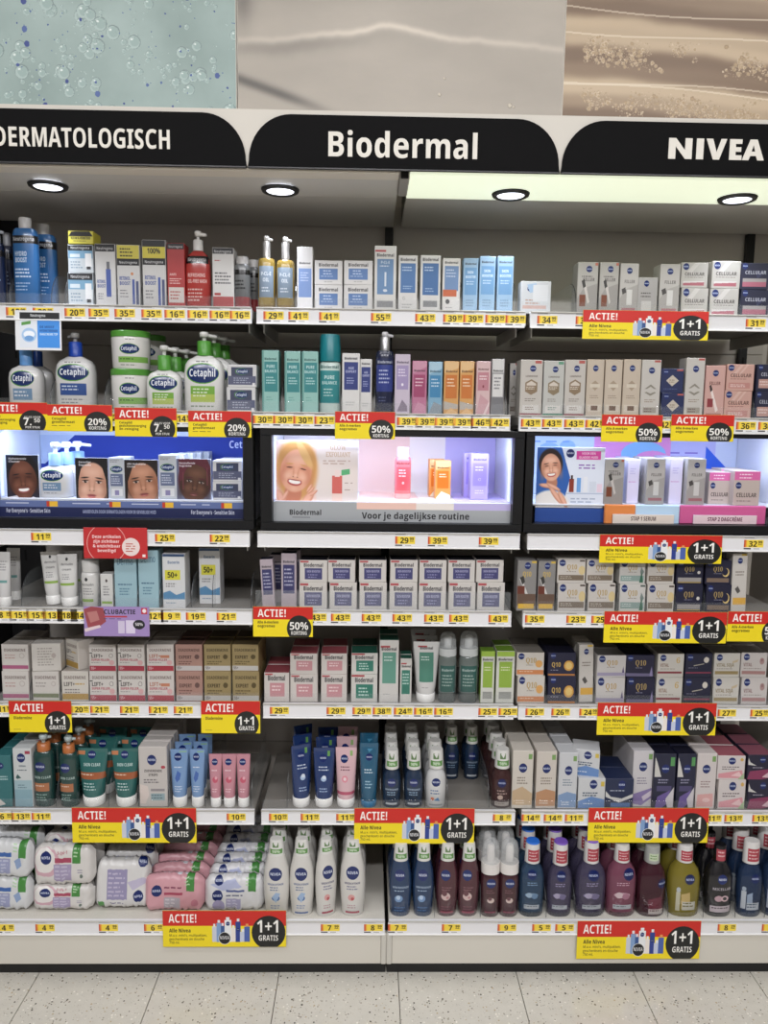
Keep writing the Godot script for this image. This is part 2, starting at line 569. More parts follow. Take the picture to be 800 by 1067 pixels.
# closures: "cap", "flip" (wide cap with a tilted lid), "pump" (collar and nozzle), "foam" (white pump under a clear dome)
func bottle(lv: int, design: String, xl: float, xr: float, ybody: float, ytop: float, desc: String, opt := {}) -> void:
	var deep: float = opt.get("deep", 0.62)
	var zf: float = SZ[lv] - opt.get("z", 0.017)
	var y0: float = stand(lv) + opt.get("up", 0.0)
	var s0 := spot(lv, xl, xr, ybody, y0, zf)
	var zc: float = zf - s0.w / 2 * deep
	var s := spot(lv, xl, xr, ybody, y0, zc)
	var hw: float = s.w / 2
	var total: float = U((xl + xr) / 2, ytop, zc).y - y0
	var cell: Dictionary = cells[design]
	var called: String = opt.get("name", "lotion_bottle")
	var o := base(called, Vector3(s.x, y0, zc))
	var sq: float = opt.get("sq", 2.4)
	var rings := []
	for p in PROFILE[opt.get("shape", "toner")]: rings.append([p[0] * s.h, p[1] * hw, p[1] * hw * deep, sq])
	part("body", loft(rings, cell, opt.get("side", cell.bg)), print_mat(cell.page, opt.get("finish", "gloss")), o)
	var neck: float = rings[-1][1]
	var ch: float = total - s.h
	var ccol: String = opt.get("cap", "e8e8e4")
	var cm := mat(ccol, 0.3)
	match opt.get("close", "cap"):
		"cap":
			var r0: float = hw * opt.get("cap_w", 0.64)
			var r1: float = hw * opt.get("cap_top", opt.get("cap_w", 0.64))
			var cd: float = opt.get("cap_deep", 1.0)
			if opt.has("cap_print"):
				var cc: Dictionary = cells[opt.cap_print]
				part("cap", loft([[0, r0, r0 * cd, 2], [ch * 0.94, r1, r1 * cd, 2], [ch, r1 * 0.93, r1 * cd * 0.93, 2]], cc, ccol), print_mat(cc.page, "gloss"), o, Vector3(0, s.h, 0))
			else:
				part("cap", loft([[0, r0, r0 * cd, 2], [ch * 0.94, r1, r1 * cd, 2], [ch, r1 * 0.93, r1 * cd * 0.93, 2]]), cm, o, Vector3(0, s.h, 0))
			if opt.has("lid"):
				part("cap_lid", loft([[0, r1, r1 * cd, 2], [0.0035, r1 * 0.9, r1 * cd * 0.9, 2]]), mat(opt.lid, 0.3), o, Vector3(0, s.h + ch, 0))
		"pump":
			var r: float = hw * opt.get("cap_w", 0.36)
			var col_h: float = ch * opt.get("collar", 0.55)
			part("collar", loft([[0, r, r, 2], "|", [col_h * 0.96, r * 0.97, r * 0.97, 2], [col_h, r * 0.85, r * 0.85, 2]]), mat(opt.get("collar_col", ccol), opt.get("collar_rough", 0.3), opt.get("metal", 0.0)), o, Vector3(0, s.h, 0))
			var head := part("pump_head", loft([[0, r * 0.3, r * 0.3, 2], [ch - col_h - 0.012, r * 0.3, r * 0.3, 2], "|", [ch - col_h - 0.012, r * 0.62, r * 0.62, 2], [ch - col_h - 0.002, r * 0.66, r * 0.66, 2], [ch - col_h, r * 0.5, r * 0.5, 2]]), cm, o, Vector3(0, s.h + col_h, 0))
			var sp := part("spout", loft([[0, 0.0045, 0.0045, 2], [r * opt.get("spout", 1.4), 0.0038, 0.0038, 2], [r * opt.get("spout", 1.4) + 0.004, 0.003, 0.003, 2]], null, "", 10, true), cm, head, Vector3(0, ch - col_h - 0.007, 0))
			sp.rotation.y = deg_to_rad(opt.get("aim", 10.0))
			sp.rotation.z = deg_to_rad(-6.0)
		"foam":
			var r: float = hw * 0.97
			var band: float = ch * 0.32
			part("collar", loft([[0, r, r * deep, 2.2], [band, r, r * deep, 2.2]]), cm, o, Vector3(0, s.h, 0))
			part("pump_head", loft([[0, r * 0.45, r * 0.3, 2], [ch * 0.45, r * 0.4, r * 0.3, 2], [ch * 0.52, r * 0.3, r * 0.2, 2]]), cm, o, Vector3(0, s.h + band, 0))
			part("dust_cover", loft([[0, r * 0.97, r * deep * 0.97, 2], [ch * 0.4, r * 0.94, r * deep * 0.94, 2], [ch * 0.6, r * 0.8, r * deep * 0.8, 2], [ch * 0.68, r * 0.5, r * deep * 0.5, 2]]), clear_mat("dfe3e4", 0.28, 0.08), o, Vector3(0, s.h + band, 0))
	o.rotation.y = deg_to_rad(opt.get("rot", 0.0) + rng.randf_range(-2.5, 2.5))
	rows_of(o, opt, called, "bottle", desc, opt.get("place", SHELF_WORDS[lv]), s.w * deep)

func tube(lv: int, design: String, xl: float, xr: float, yt: float, desc: String, opt := {}) -> void:
	var zf: float = SZ[lv] - opt.get("z", 0.017)
	var y0: float = stand(lv)
	var wide: float = U(xr, yt, zf).x - U(xl, yt, zf).x
	var rc: float = wide * opt.get("cap_w", 0.36)
	var zc: float = zf - rc
	var s := spot(lv, xl, xr, yt, y0, zc)
	var hw: float = s.w / 2
	var ch: float = s.h * opt.get("cap_h", 0.17)
	var bh: float = s.h - ch
	var cell: Dictionary = cells[design]
	var o := base("squeeze_tube", Vector3(s.x, y0, zc))
	var rings := [[0.0, rc * 0.96, rc * 0.96, 2]]
	for k in range(1, 8):
		var t := k / 7.0
		rings.append([bh * 0.93 * t, lerpf(rc * 1.02, hw, t), lerpf(rc * 1.02, 0.0022, pow(t, 1.25)), lerpf(2.0, 2.6, t)])
	rings.append_array(["|", [bh, hw, 0.0016, 2.6]])
	part("body", loft(rings, cell, cell.bg), print_mat(cell.page, "gloss"), o, Vector3(0, ch, 0))
	part("cap", loft([[0, rc * 0.97, rc * 0.97, 2], [ch * 0.08, rc, rc, 2], [ch * 0.97, rc * 1.02, rc * 1.02, 2], [ch, rc * 0.97, rc * 0.97, 2]]), mat(opt.get("cap", "e9e9e6"), 0.3), o)
	o.rotation.y = deg_to_rad(opt.get("rot", 0.0) + rng.randf_range(-2, 2))
	o.rotation.z = deg_to_rad(opt.get("lean", 0.0))
	if opt.has("lean"): o.position.y += absf(sin(o.rotation.z)) * rc
	rows_of(o, opt, "squeeze_tube", "tube", desc, opt.get("place", SHELF_WORDS[lv]), rc * 2)

func tub(lv: int, design: String, xl: float, xr: float, tops: Array, desc: String, opt := {}) -> void:   # tops: body and lid tops, from the lowest up
	var zf: float = SZ[lv] - opt.get("z", 0.017)
	var y0: float = stand(lv)
	var cell: Dictionary = cells[design]
	var tier := 0
	for k in range(0, tops.size(), 2):
		var s := spot(lv, xl, xr, tops[k], y0, zf - 0.04)
		var hw: float = s.w / 2
		var lid_h: float = U((xl + xr) / 2, tops[k + 1], zf - 0.04).y - y0 - s.h
		var o := base("cream_tub", Vector3(s.x, y0, zf - hw))
		part("body", loft([[0, hw * 0.9, hw * 0.9, 2], [s.h * 0.05, hw * 0.94, hw * 0.94, 2], [s.h * 0.95, hw * 0.99, hw * 0.99, 2], [s.h, hw * 0.97, hw * 0.97, 2]], cell, cell.bg, 28), print_mat(cell.page, "gloss"), o)
		part("lid", loft([[0, hw, hw, 2], [lid_h * 0.85, hw, hw, 2], "|", [lid_h, hw * 0.96, hw * 0.96, 2]], null, "", 28), mat(opt.get("lid", "4e8f35"), 0.35), o, Vector3(0, s.h, 0))
		y0 += s.h + lid_h
		rows_of(o, opt, "cream_tub", "tub", desc, SHELF_WORDS[lv], s.w, tier)
		tier += 1

# soft packs with crimped ends
func wipes(lv: int, design: String, xl: float, xr: float, tops: Array, desc: String, opt := {}) -> void:
	var zf: float = SZ[lv] - opt.get("z", 0.03)
	var y0: float = stand(lv)
	var cell: Dictionary = cells[design]
	var tier := 0
	for yt in tops:
		var dx: float = opt.get("shift", 0.0) * tier
		var s := spot(lv, xl + dx, xr + dx, yt, y0, zf)
		var hl: float = s.w / 2
		var thick: float = opt.get("thick", 0.036)
		var key := "wipes%s%.3f%.3f" % [design, hl, s.h]
		if not mesh_cache.has(key):
			mesh_cache[key] = pillow(hl, s.h, thick, cell)
		var o := base("wipes_pack", Vector3(s.x, y0, zf - thick * 0.55))
		part("film_pack", mesh_cache[key], print_mat(cell.page, "film"), o)
		part("reseal_flap", pillow_flap(hl, s.h, thick), mat(opt.get("flap", "dfe3ea"), 0.25), o)
		o.rotation.y = deg_to_rad(opt.get("rot", 0.0) + rng.randf_range(-2, 2))
		o.rotation.x = deg_to_rad(opt.get("tip", -5.0))
		o.position.y += absf(sin(o.rotation.x)) * thick * 0.5 + 0.0012
		o.rotation.z = deg_to_rad(rng.randf_range(-1.0, 1.0))
		rows_of(o, opt, "wipes_pack", "wipes pack", desc, SHELF_WORDS[lv], thick, tier if tops.size() > 1 else -1)
		y0 += s.h + 0.002
		tier += 1

func pillow(hl: float, h: float, thick: float, cell: Dictionary) -> ArrayMesh:
	var st := SurfaceTool.new()
	st.begin(Mesh.PRIMITIVE_TRIANGLES)
	var nu := 30
	var nv := 16
	var crumple := FastNoiseLite.new()
	crumple.seed = 7 + int(hl * 9999) % 31
	crumple.frequency = 26.0
	crumple.fractal_type = FastNoiseLite.FRACTAL_RIDGED
	crumple.fractal_octaves = 3
	var P := func(i: int, j: int, sg: float) -> Vector3:
		var u := float(i) / nu * 2 - 1
		var t := float(j) / nv * 2 - 1
		var v := signf(t) * (1.0 - pow(1.0 - absf(t), 2.0))
		var body := clampf((1.0 - absf(u)) / 0.17, 0.0, 1.0)
		var endf := pow(body, 0.6)
		var topf := pow(maxf(0.0, 1.0 - pow(absf(v), 6.0)), 0.5)
		var squeeze := 0.58 + 0.42 * pow(body, 0.85) + 0.04 * (1.0 - body) * sin(v * 9.0 + u * 3.0)
		var zz := sg * (0.0012 + thick * 0.5 * endf * topf)
		var wob := crumple.get_noise_3d(u * hl, v * h, sg * 0.02) * 0.005 * (0.4 + 0.8 * pow(absf(u), 3))
		return Vector3(u * hl, maxf(0.0006, h / 2 + v * h / 2 * squeeze + crumple.get_noise_2d(u * hl * 2.0, 3.0) * 0.006 * absf(v)), zz + wob * endf * topf * sg)
	for sg in [1.0, -1.0]:
		st.set_smooth_group(0)
		for i in nu:
			for j in nv:
				var q := [[i, j], [i + 1, j], [i + 1, j + 1], [i, j + 1]]
				for k in ([0, 2, 1, 0, 3, 2] if sg > 0 else [0, 1, 2, 0, 2, 3]):
					st.set_uv(uv(cell, float(q[k][0]) / nu, wrap_v(float(q[k][1]) / nv)) if sg > 0 else pal(cell.page, cell.bg))
					st.add_vertex(P.call(q[k][0], q[k][1], sg))
	st.generate_normals()
	return st.commit()

func wrap_v(j: float) -> float:   # the print runs over the rounded top and foot of a pack
	var t := j * 2.0 - 1.0
	var v := signf(t) * (1.0 - pow(1.0 - absf(t), 2.0))
	return 0.5 - 0.5 * (0.78 * v + 0.22 * t)

func pillow_flap(hl: float, h: float, thick: float) -> ArrayMesh:
	return loft([[h * 0.99, hl * 0.42, thick * 0.16, 4], [h * 1.003, hl * 0.42, thick * 0.15, 4]])

# ---------------------------------------------------------------- signs on the price rails
func sign_card(lv: int, design: String, x0: float, y0: float, x1: float, y1: float, label: String, opt := {}) -> void:
	var z: float = SZ[lv] + opt.get("out", 0.0052)
	var ym := (y0 + y1) / 2
	var a := U(x0, ym, z)
	var b := U(x1, ym, z)
	var top := U((x0 + x1) / 2, y0, z).y
	var bot := U((x0 + x1) / 2, y1, z).y
	var cell: Dictionary = cells[design]
	var o := one("promo_sign", box_mesh(snappedf(b.x - a.x, 0.001), snappedf(top - bot, 0.001), 0.0012, 0.0003, cell, opt.get("edge", "d8d8d4")), print_mat(cell.page, "card"), Vector3((a.x + b.x) / 2, bot, z))
	o.rotation.x = deg_to_rad(opt.get("tilt", -1.0))
	o.rotation.z = deg_to_rad(opt.get("roll", 0.0))
	tag(o, label, "sign", opt.get("group", ""))

func price_cell(price: String) -> Dictionary:
	var key := "price" + price
	if not cells.has(key):
		var c := alloc(110, 72)
		var bits := price.split(".")
		draw(c, "b e9e9ea; r 0.02 0.02 0.5 0.035 8a8a8a; r 0.02 0.09 0.62 0.03 a8a8a8; r 0.1 0.2 0.9 0.6 f2d648; r 0.0 0.2 0.08 0.6 c8502e; r 0.08 0.2 0.06 0.6 ea9a3e; r 0.0 0.85 0.36 0.1 3a3a3a; r 0.5 0.87 0.3 0.05 9a9a96; t %s 0.47 0.74 0.44 1c1a14 0.5; t %s 0.83 0.5 0.22 1c1a14 0.3; r 0.73 0.55 0.2 0.035 1c1a14" % [bits[0], bits[1]])
		cells[key] = c
	return cells[key]

func shelf_segment(lv: int, x0: float, x1: float, label: String, tags: Array, dividers: Array, opt := {}) -> void:
	var z: float = SZ[lv]
	var y: float = SY[lv] - 0.003
	var xc := (x0 + x1) / 2
	var o := base("shelf", Vector3(xc, y, 0))
	tag(o, label, "shelf", "shelf boards of the wall unit")
	var w := x1 - x0
	var grey := mat("b9b7b1", 0.45)
	part("tray", box_mesh(w, 0.022, z - 0.03, 0.002), mat(opt.get("tray", "827e78"), 0.5), o, Vector3(0, -0.022, (z - 0.03) / 2 + 0.02))
	part("price_rail", box_mesh(w, 0.037, 0.009, 0.0012), mat("e6e6e8", 0.28), o, Vector3(0, -0.034, z - 0.0045))
	part("rail_lip", box_mesh(w, 0.003, 0.004, 0.0006), mat("eeeeec", 0.25), o, Vector3(0, -0.0345, z + 0.0015))
	part("rail_lip", box_mesh(w, 0.003, 0.004, 0.0006), grey, o, Vector3(0, 0.0005, z + 0.0015))
	if opt.get("guard", true):
		part("front_guard", box_mesh(w - 0.004, opt.get("guard_h", 0.018), 0.0015, 0.0004), clear_mat("dfe4e6", opt.get("haze", 0.03), 0.02), o, Vector3(0, 0.003, z - 0.0075))
	for e in ([] if lv in [1, 6] else [-1, 1]):
		part("bracket", box_mesh(0.003, 0.03, z - 0.06, 0.0008), grey, o, Vector3(e * (w / 2 - 0.012), -0.052, (z - 0.06) / 2 + 0.02))
	for t in tags:
		var cell := price_cell(t[1])
		var ymid := V(Vector3(U(t[0], 600, z).x, SY[lv] - 0.018, z)).y
		var p := U(t[0], ymid, z)
		part("price_tag", box_mesh(0.047, 0.03, 0.0006, 0.0001, cell, "e9e9e6"), print_mat(cell.page, "card"), o, Vector3(p.x - xc, -0.030, z + 0.0004))
	for dpx in dividers:
		var p := U(dpx, V(Vector3(0, y, z)).y, z - 0.02)
		wanted.append({"o": o, "lv": lv, "x": p.x, "lo": x0, "hi": x1, "tall": opt.get("div_h", 0.078)})

# clear dividers stand in the gaps between the goods, as far back as the gap is free
func dividers_between() -> void:
	var taken_by := []
	for lv in 7: taken_by.append([])
	for e in listed:
		var all: AABB
		for m in ([e.o] if e.o is MeshInstance3D else e.o.find_children("*", "MeshInstance3D", true, false)):
			var t: Transform3D = m.transform
			var up: Node = m.get_parent()
			while up != self:
				t = up.transform * t
				up = up.get_parent()
			var q: AABB = t * m.mesh.get_aabb()
			all = all.merge(q) if all.size != Vector3.ZERO else q
		for lv in 7:
			if all.position.y > SY[lv] - 0.01 and all.position.y < SY[lv] + 0.05: taken_by[lv].append(all)
	for w in wanted:
		var z: float = SZ[w.lv] - 0.0145
		var best := -1.0
		var at := 0.0
		for k in 25:
			var x: float = w.x + (k / 2 + k % 2) * 0.0008 * (1 if k % 2 else -1)
			if x < w.lo + 0.004 or x > w.hi - 0.004: continue
			var reach: float = z - 0.045
			for q in taken_by[w.lv]:
				if q.position.x < x + 0.0009 and q.end.x > x - 0.0009: reach = minf(reach, z - q.end.z - 0.001)
			if reach > best + 0.02:
				best = reach
				at = x
		if best < 0.04: continue
		var deep := floorf(best / 0.02) * 0.02
		var dv := part("divider", divider_mesh(deep, w.tall), clear_mat("c9d0d2", 0.1, 0.03), w.o, Vector3(at - w.o.position.x, 0.0002, z))
		part("front_edge", divider_mesh(deep, w.tall, true), mat("34373a", 0.25), dv)

func divider_mesh(deep: float, tall: float, edge := false) -> ArrayMesh:   # a clear plate with a swept front; or only the darker strip of its cut front edge
	var key := "divider%.3f%.3f%s" % [deep, tall, edge]
	if not mesh_cache.has(key):
		var arc := PackedVector2Array()
		for k in 9:
			var t := PI / 2 * k / 8.0
			arc.append(Vector2(minf(tall * 0.8, deep * 0.6) * (1 - cos(t)), 0.004 + (tall - 0.004) * sin(t)))
		var pts := PackedVector2Array([Vector2(0, 0)])
		pts.append_array(arc)
		if edge:
			pts = arc.duplicate()
			for k in range(8, -1, -1): pts.append(arc[k] + Vector2(-0.0011, 0.0006 * (k / 8.0)))
		else:
			pts.append(Vector2(deep, tall))
			pts.append(Vector2(deep, 0))
		var src := extrude(pts, 0.0012)
		var st := SurfaceTool.new()
		st.append_from(src, 0, Transform3D(Basis(Vector3.UP, PI / 2), Vector3(-0.0006, 0, 0)))
		mesh_cache[key] = st.commit()
	return mesh_cache[key]

# ---------------------------------------------------------------- labels that single out each copy
func finish_labels() -> void:
	var kinds := {}
	for e in listed:
		var key: String = e.desc + e.place
		if not kinds.has(key): kinds[key] = []
		kinds[key].append(e)
	for key in kinds:
		var group: Array = kinds[key]
		var xs := []
		var rows := 1
		var tiers := false
		for e in group:
			if xs.all(func(q): return absf(q - e.x) > 0.012): xs.append(e.x)
			rows = maxi(rows, e.row + 1)
			tiers = tiers or e.tier >= 0 and group.any(func(g): return g.tier != e.tier)
		xs.sort()
		for e in group:
			var s: String = e.desc + " " + e.place
			if xs.size() > 1:
				var at := 0
				for k in xs.size():
					if absf(xs[k] - e.x) < absf(xs[at] - e.x): at = k
				s += ", %s" % (("leftmost" if at == 0 else "rightmost" if at == xs.size() - 1 else ORD[at] + " from left"))
			if tiers: s += ", upper" if e.tier > 0 else ", lower"
			if rows > 1: s += ", front" if e.row == 0 else ", %s row" % ORD[e.row]
			tag(e.o, s, e.cat, (e.desc + " " + e.place) if group.size() > 1 else "")
			if s.split(" ").size() > 16: print("LONG ", s)

# ---------------------------------------------------------------- what is printed on the goods
func designs() -> void:
	# --- dermatological brands
	D("hydro", 26, 74, "b 1d5c9e; r 0 0.1 1 0.1 15161c; t Neutrogena 0.5 0.17 0.05 d8dce0 0.86; T HYDRO 0.14 0.36 0.06 dfe8f4 0.5; T BOOST 0.14 0.44 0.06 dfe8f4 0.5; l 0.12 0.52 0.7 3 0.045 c8d8ee; l 0.12 0.7 0.6 3 0.04 9dbbe0")
	D("hydro_dark", 16, 60, "b 14234a; r 0 0.12 1 0.1 0e0f16; l 0.15 0.4 0.7 4 0.06 8aa0c8")
	D("neut_jar", 27, 29, "b c9d2d8; r 0 0 1 0.2 131318; t Neutrogena 0.5 0.15 0.09 e0e0e0 0.8; r 0 0.2 1 0.28 6fa3c4; r 0.08 0.32 0.4 0.12 d5e2ea; r 0.68 0.3 0.26 0.48 f0f2f4; r 0.74 0.78 0.16 0.1 2a2a30; l 0.1 0.6 0.5 3 0.1 7d97ac")
	D("neut_flap", 27, 14, "b d8cc3a; p 0 0.42 0.16 0 0.86 0 1 0.42 1a1a1c; t NIEUW_&_VERBETERD 0.5 0.66 0.2 2a2a1a 0.8; l 0.2 0.78 0.6 1 0.12 5a5620")
	D("neut_serum", 23, 62, "b d8d8d6; r 0 0 1 0.12 141418; t Neutrogena 0.5 0.09 0.045 e0e0e0 0.84; r 0.56 0.28 0.16 0.14 6f7178; r 0.52 0.4 0.24 0.44 3d56a8; T RETINOL 0.06 0.62 0.05 2a3f88 0.44; T BOOST 0.06 0.69 0.05 2a3f88 0.44; l 0.1 0.78 0.3 3 0.04 8a8a90")
	D("neut_retinol", 25, 62, "b cfcfce; r 0 0 1 0.22 d9c93c; l 0.14 0.05 0.66 3 0.055 4a4620; r 0 0.22 1 0.11 141418; t Neutrogena 0.5 0.3 0.042 e0e0e0 0.84; T RETINOL 0.08 0.56 0.055 2b3f8e 0.5; T BOOST 0.08 0.64 0.055 2b3f8e 0.5; r 0.66 0.55 0.1 0.4 3a52a4; r 0.82 0.58 0.12 0.38 46507c; e 0.66 0.46 0.06 0.06 c87a44; l 0.1 0.72 0.4 3 0.05 8a8a90")
	D("neut_hundred", 25, 66, "b cfcfce; r 0 0 1 0.1 141418; r 0 0.1 1 0.17 dccb34; t 100% 0.5 0.2 0.08 1c1c18 0.6; r 0 0.27 1 0.1 141418; t Neutrogena 0.5 0.345 0.042 e0e0e0 0.84; T RETINOL 0.08 0.58 0.055 2b3f8e 0.5; T BOOST 0.08 0.66 0.055 2b3f8e 0.5; r 0.66 0.55 0.1 0.42 3a52a4; r 0.82 0.58 0.12 0.4 46507c; l 0.1 0.74 0.4 3 0.05 8a8a90")
	D("neut_red", 19, 64, "b b02626; r 0 0 1 0.09 1a1214; t Neutrogena 0.5 0.07 0.034 e0e0e0 0.84; T ANTI 0.1 0.5 0.035 f0d8d4; l 0.1 0.54 0.75 3 0.035 eccac6; r 0.05 0.68 0.9 0.24 d8cfc8; l 0.14 0.74 0.6 3 0.05 b05048")
	D("neut_wash", 26, 55, "b b32a24; r 0.06 0.1 0.88 0.13 16161a; t Neutrogena 0.5 0.19 0.065 e4e4e4 0.74; T REFRESHING 0.12 0.46 0.06 f2dcd8 0.7; T OIL-FREE_WASH 0.12 0.56 0.06 f2dcd8 0.76; l 0.12 0.66 0.6 4 0.06 e8c0ba")
	D("neut_white", 23, 60, "b dad8d6; r 0 0 1 0.1 1a1a1e; t Neutrogena 0.5 0.08 0.045 e0e0e0 0.84; l 0.1 0.2 0.3 1 0.04 b03030; l 0.1 0.4 0.78 4 0.055 55555a; r 0 0.8 1 0.2 a82424; r 0.08 0.74 0.3 0.04 b03030")
	D("dark_jar", 17, 34, "b 6d6f70; r 0 0.14 1 0.1 141416; l 0.12 0.36 0.7 3 0.08 2a2c2e; r 0 0.72 1 0.28 8c1c20")
	D("cet_blue", 36, 40, "b dcdcda; o 0.48 0.3 0.34 0.2; r 0.2 0.52 0.56 0.26 6f93b8; l 0.24 0.58 0.44 2 0.08 dfe8f0; l 0.24 0.84 0.5 1 0.06 8a8a8a")
	D("cet_lotion", 40, 50, "b dcdcda; l 0.3 0.1 0.42 1 0.05 8a8a8a; o 0.5 0.3 0.4 0.2; r 0.18 0.5 0.66 0.22 2c4f9a; l 0.22 0.54 0.5 2 0.06 cfdcf0; l 0.2 0.78 0.6 2 0.06 8e9096")
	D("cet_tub", 40, 34, "b e4e3de; o 0.58 0.38 0.24 0.14; l 0.5 0.08 0.3 1 0.06 8a8a8a; r 0.3 0.62 0.66 0.18 7db84a; l 0.34 0.68 0.5 1 0.07 2f5a20; l 0.36 0.86 0.5 1 0.06 7c8a74")
	D("cet_green", 38, 50, "b e6e6e2; l 0.34 0.1 0.34 1 0.05 8a8a8a; o 0.5 0.32 0.4 0.24; r 0.2 0.54 0.6 0.28 79b63e; r 0.2 0.68 0.6 0.14 b8cf58; l 0.26 0.58 0.4 3 0.06 eaf4dc; l 0.2 0.88 0.64 1 0.05 8a9a80")
	D("cet_box", 30, 22, "b d6d6d6; r 0.12 0.1 0.76 0.4 3d4460; o 0.5 0.3 0.24 0.11; r 0 0.5 1 0.4 575c7a; l 0.2 0.58 0.6 3 0.1 aab0c4; r 0.86 0.82 0.1 0.14 e8e8e8")
	D("cet_slim", 18, 46, "b c6cbd0; o 0.5 0.28 0.4 0.22; r 0.1 0.4 0.8 0.3 5d6b90; l 0.16 0.45 0.6 4 0.055 c8d0e0; r 0.14 0.76 0.72 0.18 e4e6e8; r 0.36 0.8 0.28 0.12 8d86b4; l 0.1 0.05 0.6 2 0.04 8a8a90")
	# --- the house dermal brand
	var bio := "t Biodermal 0.5 %s %s 26262a 0.74"
	D("bio_jar", 30, 24, "b dedddb; " + bio % ["0.24", "0.13"] + "; r 0.16 0.33 0.68 0.46 4f79b8; l 0.3 0.4 0.4 2 0.12 b8cdec; l 0.22 0.64 0.56 1 0.08 9ab6de; l 0.34 0.87 0.36 1 0.05 9a9a9a")
	D("bio_tall", 17, 61, "b e2e1e0; r 0 0.3 1 0.04 d8d8d8; t Biodermal 0.5 0.27 0.03 26262a 0.84; r 0.08 0.34 0.84 0.46 6f90cc; l 0.2 0.4 0.6 4 0.04 c4d4f0")
	D("bio_serum", 24, 62, "b dcdad7; r 0.02 0.06 0.5 0.03 b83038; t Biodermal 0.5 0.16 0.045 26262a 0.84; r 0.12 0.2 0.76 0.54 5f88b8; t P-CL-E 0.5 0.27 0.04 dbe6f2 0.6; l 0.24 0.3 0.5 1 0.03 dbe6f2; r 0.46 0.4 0.08 0.22 d4e0ec; e 0.5 0.68 0.1 0.06 d4e0ec; r 0.12 0.84 0.76 0.1 8a8c90")
	D("bio_blue", 22, 53, "b dcdbd9; t Biodermal 0.5 0.1 0.05 26262a 0.84; r 0.1 0.14 0.8 0.52 3f6fae; l 0.2 0.2 0.6 2 0.05 b8d0ea; l 0.24 0.54 0.5 2 0.04 9ab8dc; e 0.3 0.76 0.07 0.07 9a9a9a; e 0.3 0.76 0.05 0.05 dcdbd9; l 0.2 0.86 0.6 2 0.05 b0b0b0")
	D("bio_blue_grey", 22, 53, "b dcdbd9; t Biodermal 0.5 0.1 0.05 26262a 0.84; r 0.1 0.14 0.8 0.56 3566a6; l 0.2 0.2 0.6 2 0.05 b8d0ea; l 0.24 0.58 0.5 2 0.04 9ab8dc; r 0.14 0.8 0.72 0.11 84868a")
	D("bio_orange", 19, 51, "b dedcd9; t Biodermal 0.5 0.1 0.042 26262a 0.84; r 0.1 0.14 0.8 0.46 6487ba; l 0.2 0.2 0.6 3 0.06 c4d4ec; r 0.02 0.58 0.8 0.13 c85a30; e 0.3 0.8 0.12 0.12 4a4a4c; l 0.2 0.9 0.5 1 0.04 a0a0a0")
	D("bio_sky", 17, 52, "b 8fb4d4; t Biodermal 0.5 0.12 0.038 26303c 0.84; r 0.08 0.17 0.84 0.5 5f95c6; t SKIN 0.5 0.28 0.045 e2eef8 0.6; t BOOSTER 0.5 0.36 0.045 e2eef8 0.74; l 0.2 0.42 0.6 2 0.045 c4dcf0; l 0.2 0.76 0.6 3 0.05 6d90ae")
	D("bio_teal", 19, 58, "b 8fc4ba; r 0 0 0.1 1 5f9c94; t Biodermal 0.52 0.15 0.035 1f4a48 0.84; r 0.14 0.18 0.8 0.48 2f8a8c; t PURE 0.52 0.28 0.05 d8f0ec 0.6; t BALANCE 0.52 0.35 0.045 d8f0ec 0.72; l 0.24 0.42 0.6 3 0.045 b0dcd8; l 0.24 0.74 0.4 2 0.04 6aa69e")
	D("bio_foam", 23, 48, "b c5dcd4; t Biodermal 0.5 0.14 0.06 1f4a48 0.84; r 0.06 0.18 0.88 0.62 2f8f94; t PURE 0.5 0.34 0.07 d8f0ec 0.5; t BALANCE 0.5 0.44 0.06 d8f0ec 0.7; l 0.24 0.52 0.5 3 0.06 b0dcd8")
	D("bio_navy", 18, 56, "b e0dfdd; r 0.1 0.06 0.8 0.05 d0d0d0; t Biodermal 0.5 0.1 0.034 26262a 0.84; r 0.1 0.14 0.8 0.46 27347f; t AGE 0.5 0.26 0.04 d0d4f0 0.6; t EXPERT 0.5 0.32 0.04 d0d4f0 0.7; l 0.24 0.4 0.5 3 0.04 a4acdc; l 0.2 0.8 0.6 2 0.04 b4b4b4")
	D("bio_serum_bottle", 19, 58, "b 1c2444; r 0.06 0.12 0.88 0.52 28388c; r 0.06 0.12 0.88 0.1 1a2550; t Biodermal 0.5 0.2 0.04 e0e4f0 0.8; l 0.2 0.3 0.6 4 0.06 b0b8e0; l 0.2 0.72 0.5 2 0.05 56608c")
	D("bio_lilac", 17, 57, "b cdbfd2; t Biodermal 0.5 0.15 0.036 3a2c44 0.84; r 0.1 0.18 0.8 0.4 a28fc0; l 0.2 0.24 0.6 3 0.05 efe6f6; e 0.5 0.5 0.08 0.08 f4ecf8; p 0.15 0.95 0.5 0.75 0.85 0.86 0.85 0.95 8a7c90")
	D("bio_magenta", 16, 50, "b bf6f92; p 0 0 1 0 1 0.1 0 0.24 cf8faa; t Biodermal 0.5 0.2 0.036 3a1828 0.84; r 0.1 0.25 0.8 0.42 a23a66; l 0.2 0.32 0.6 3 0.06 f0ccd8; p 0 1 0.4 0.75 1 0.85 1 1 cc84a2")
	D("bio_cyan", 15, 50, "b 78aac8; p 0 0 1 0 1 0.12 0 0.24 a4c8dc; t Biodermal 0.5 0.2 0.036 18303c 0.84; r 0.1 0.25 0.8 0.42 2f80b4; l 0.2 0.32 0.6 3 0.06 d0e6f4; p 0 1 0.4 0.75 1 0.82 1 1 8a98a2")
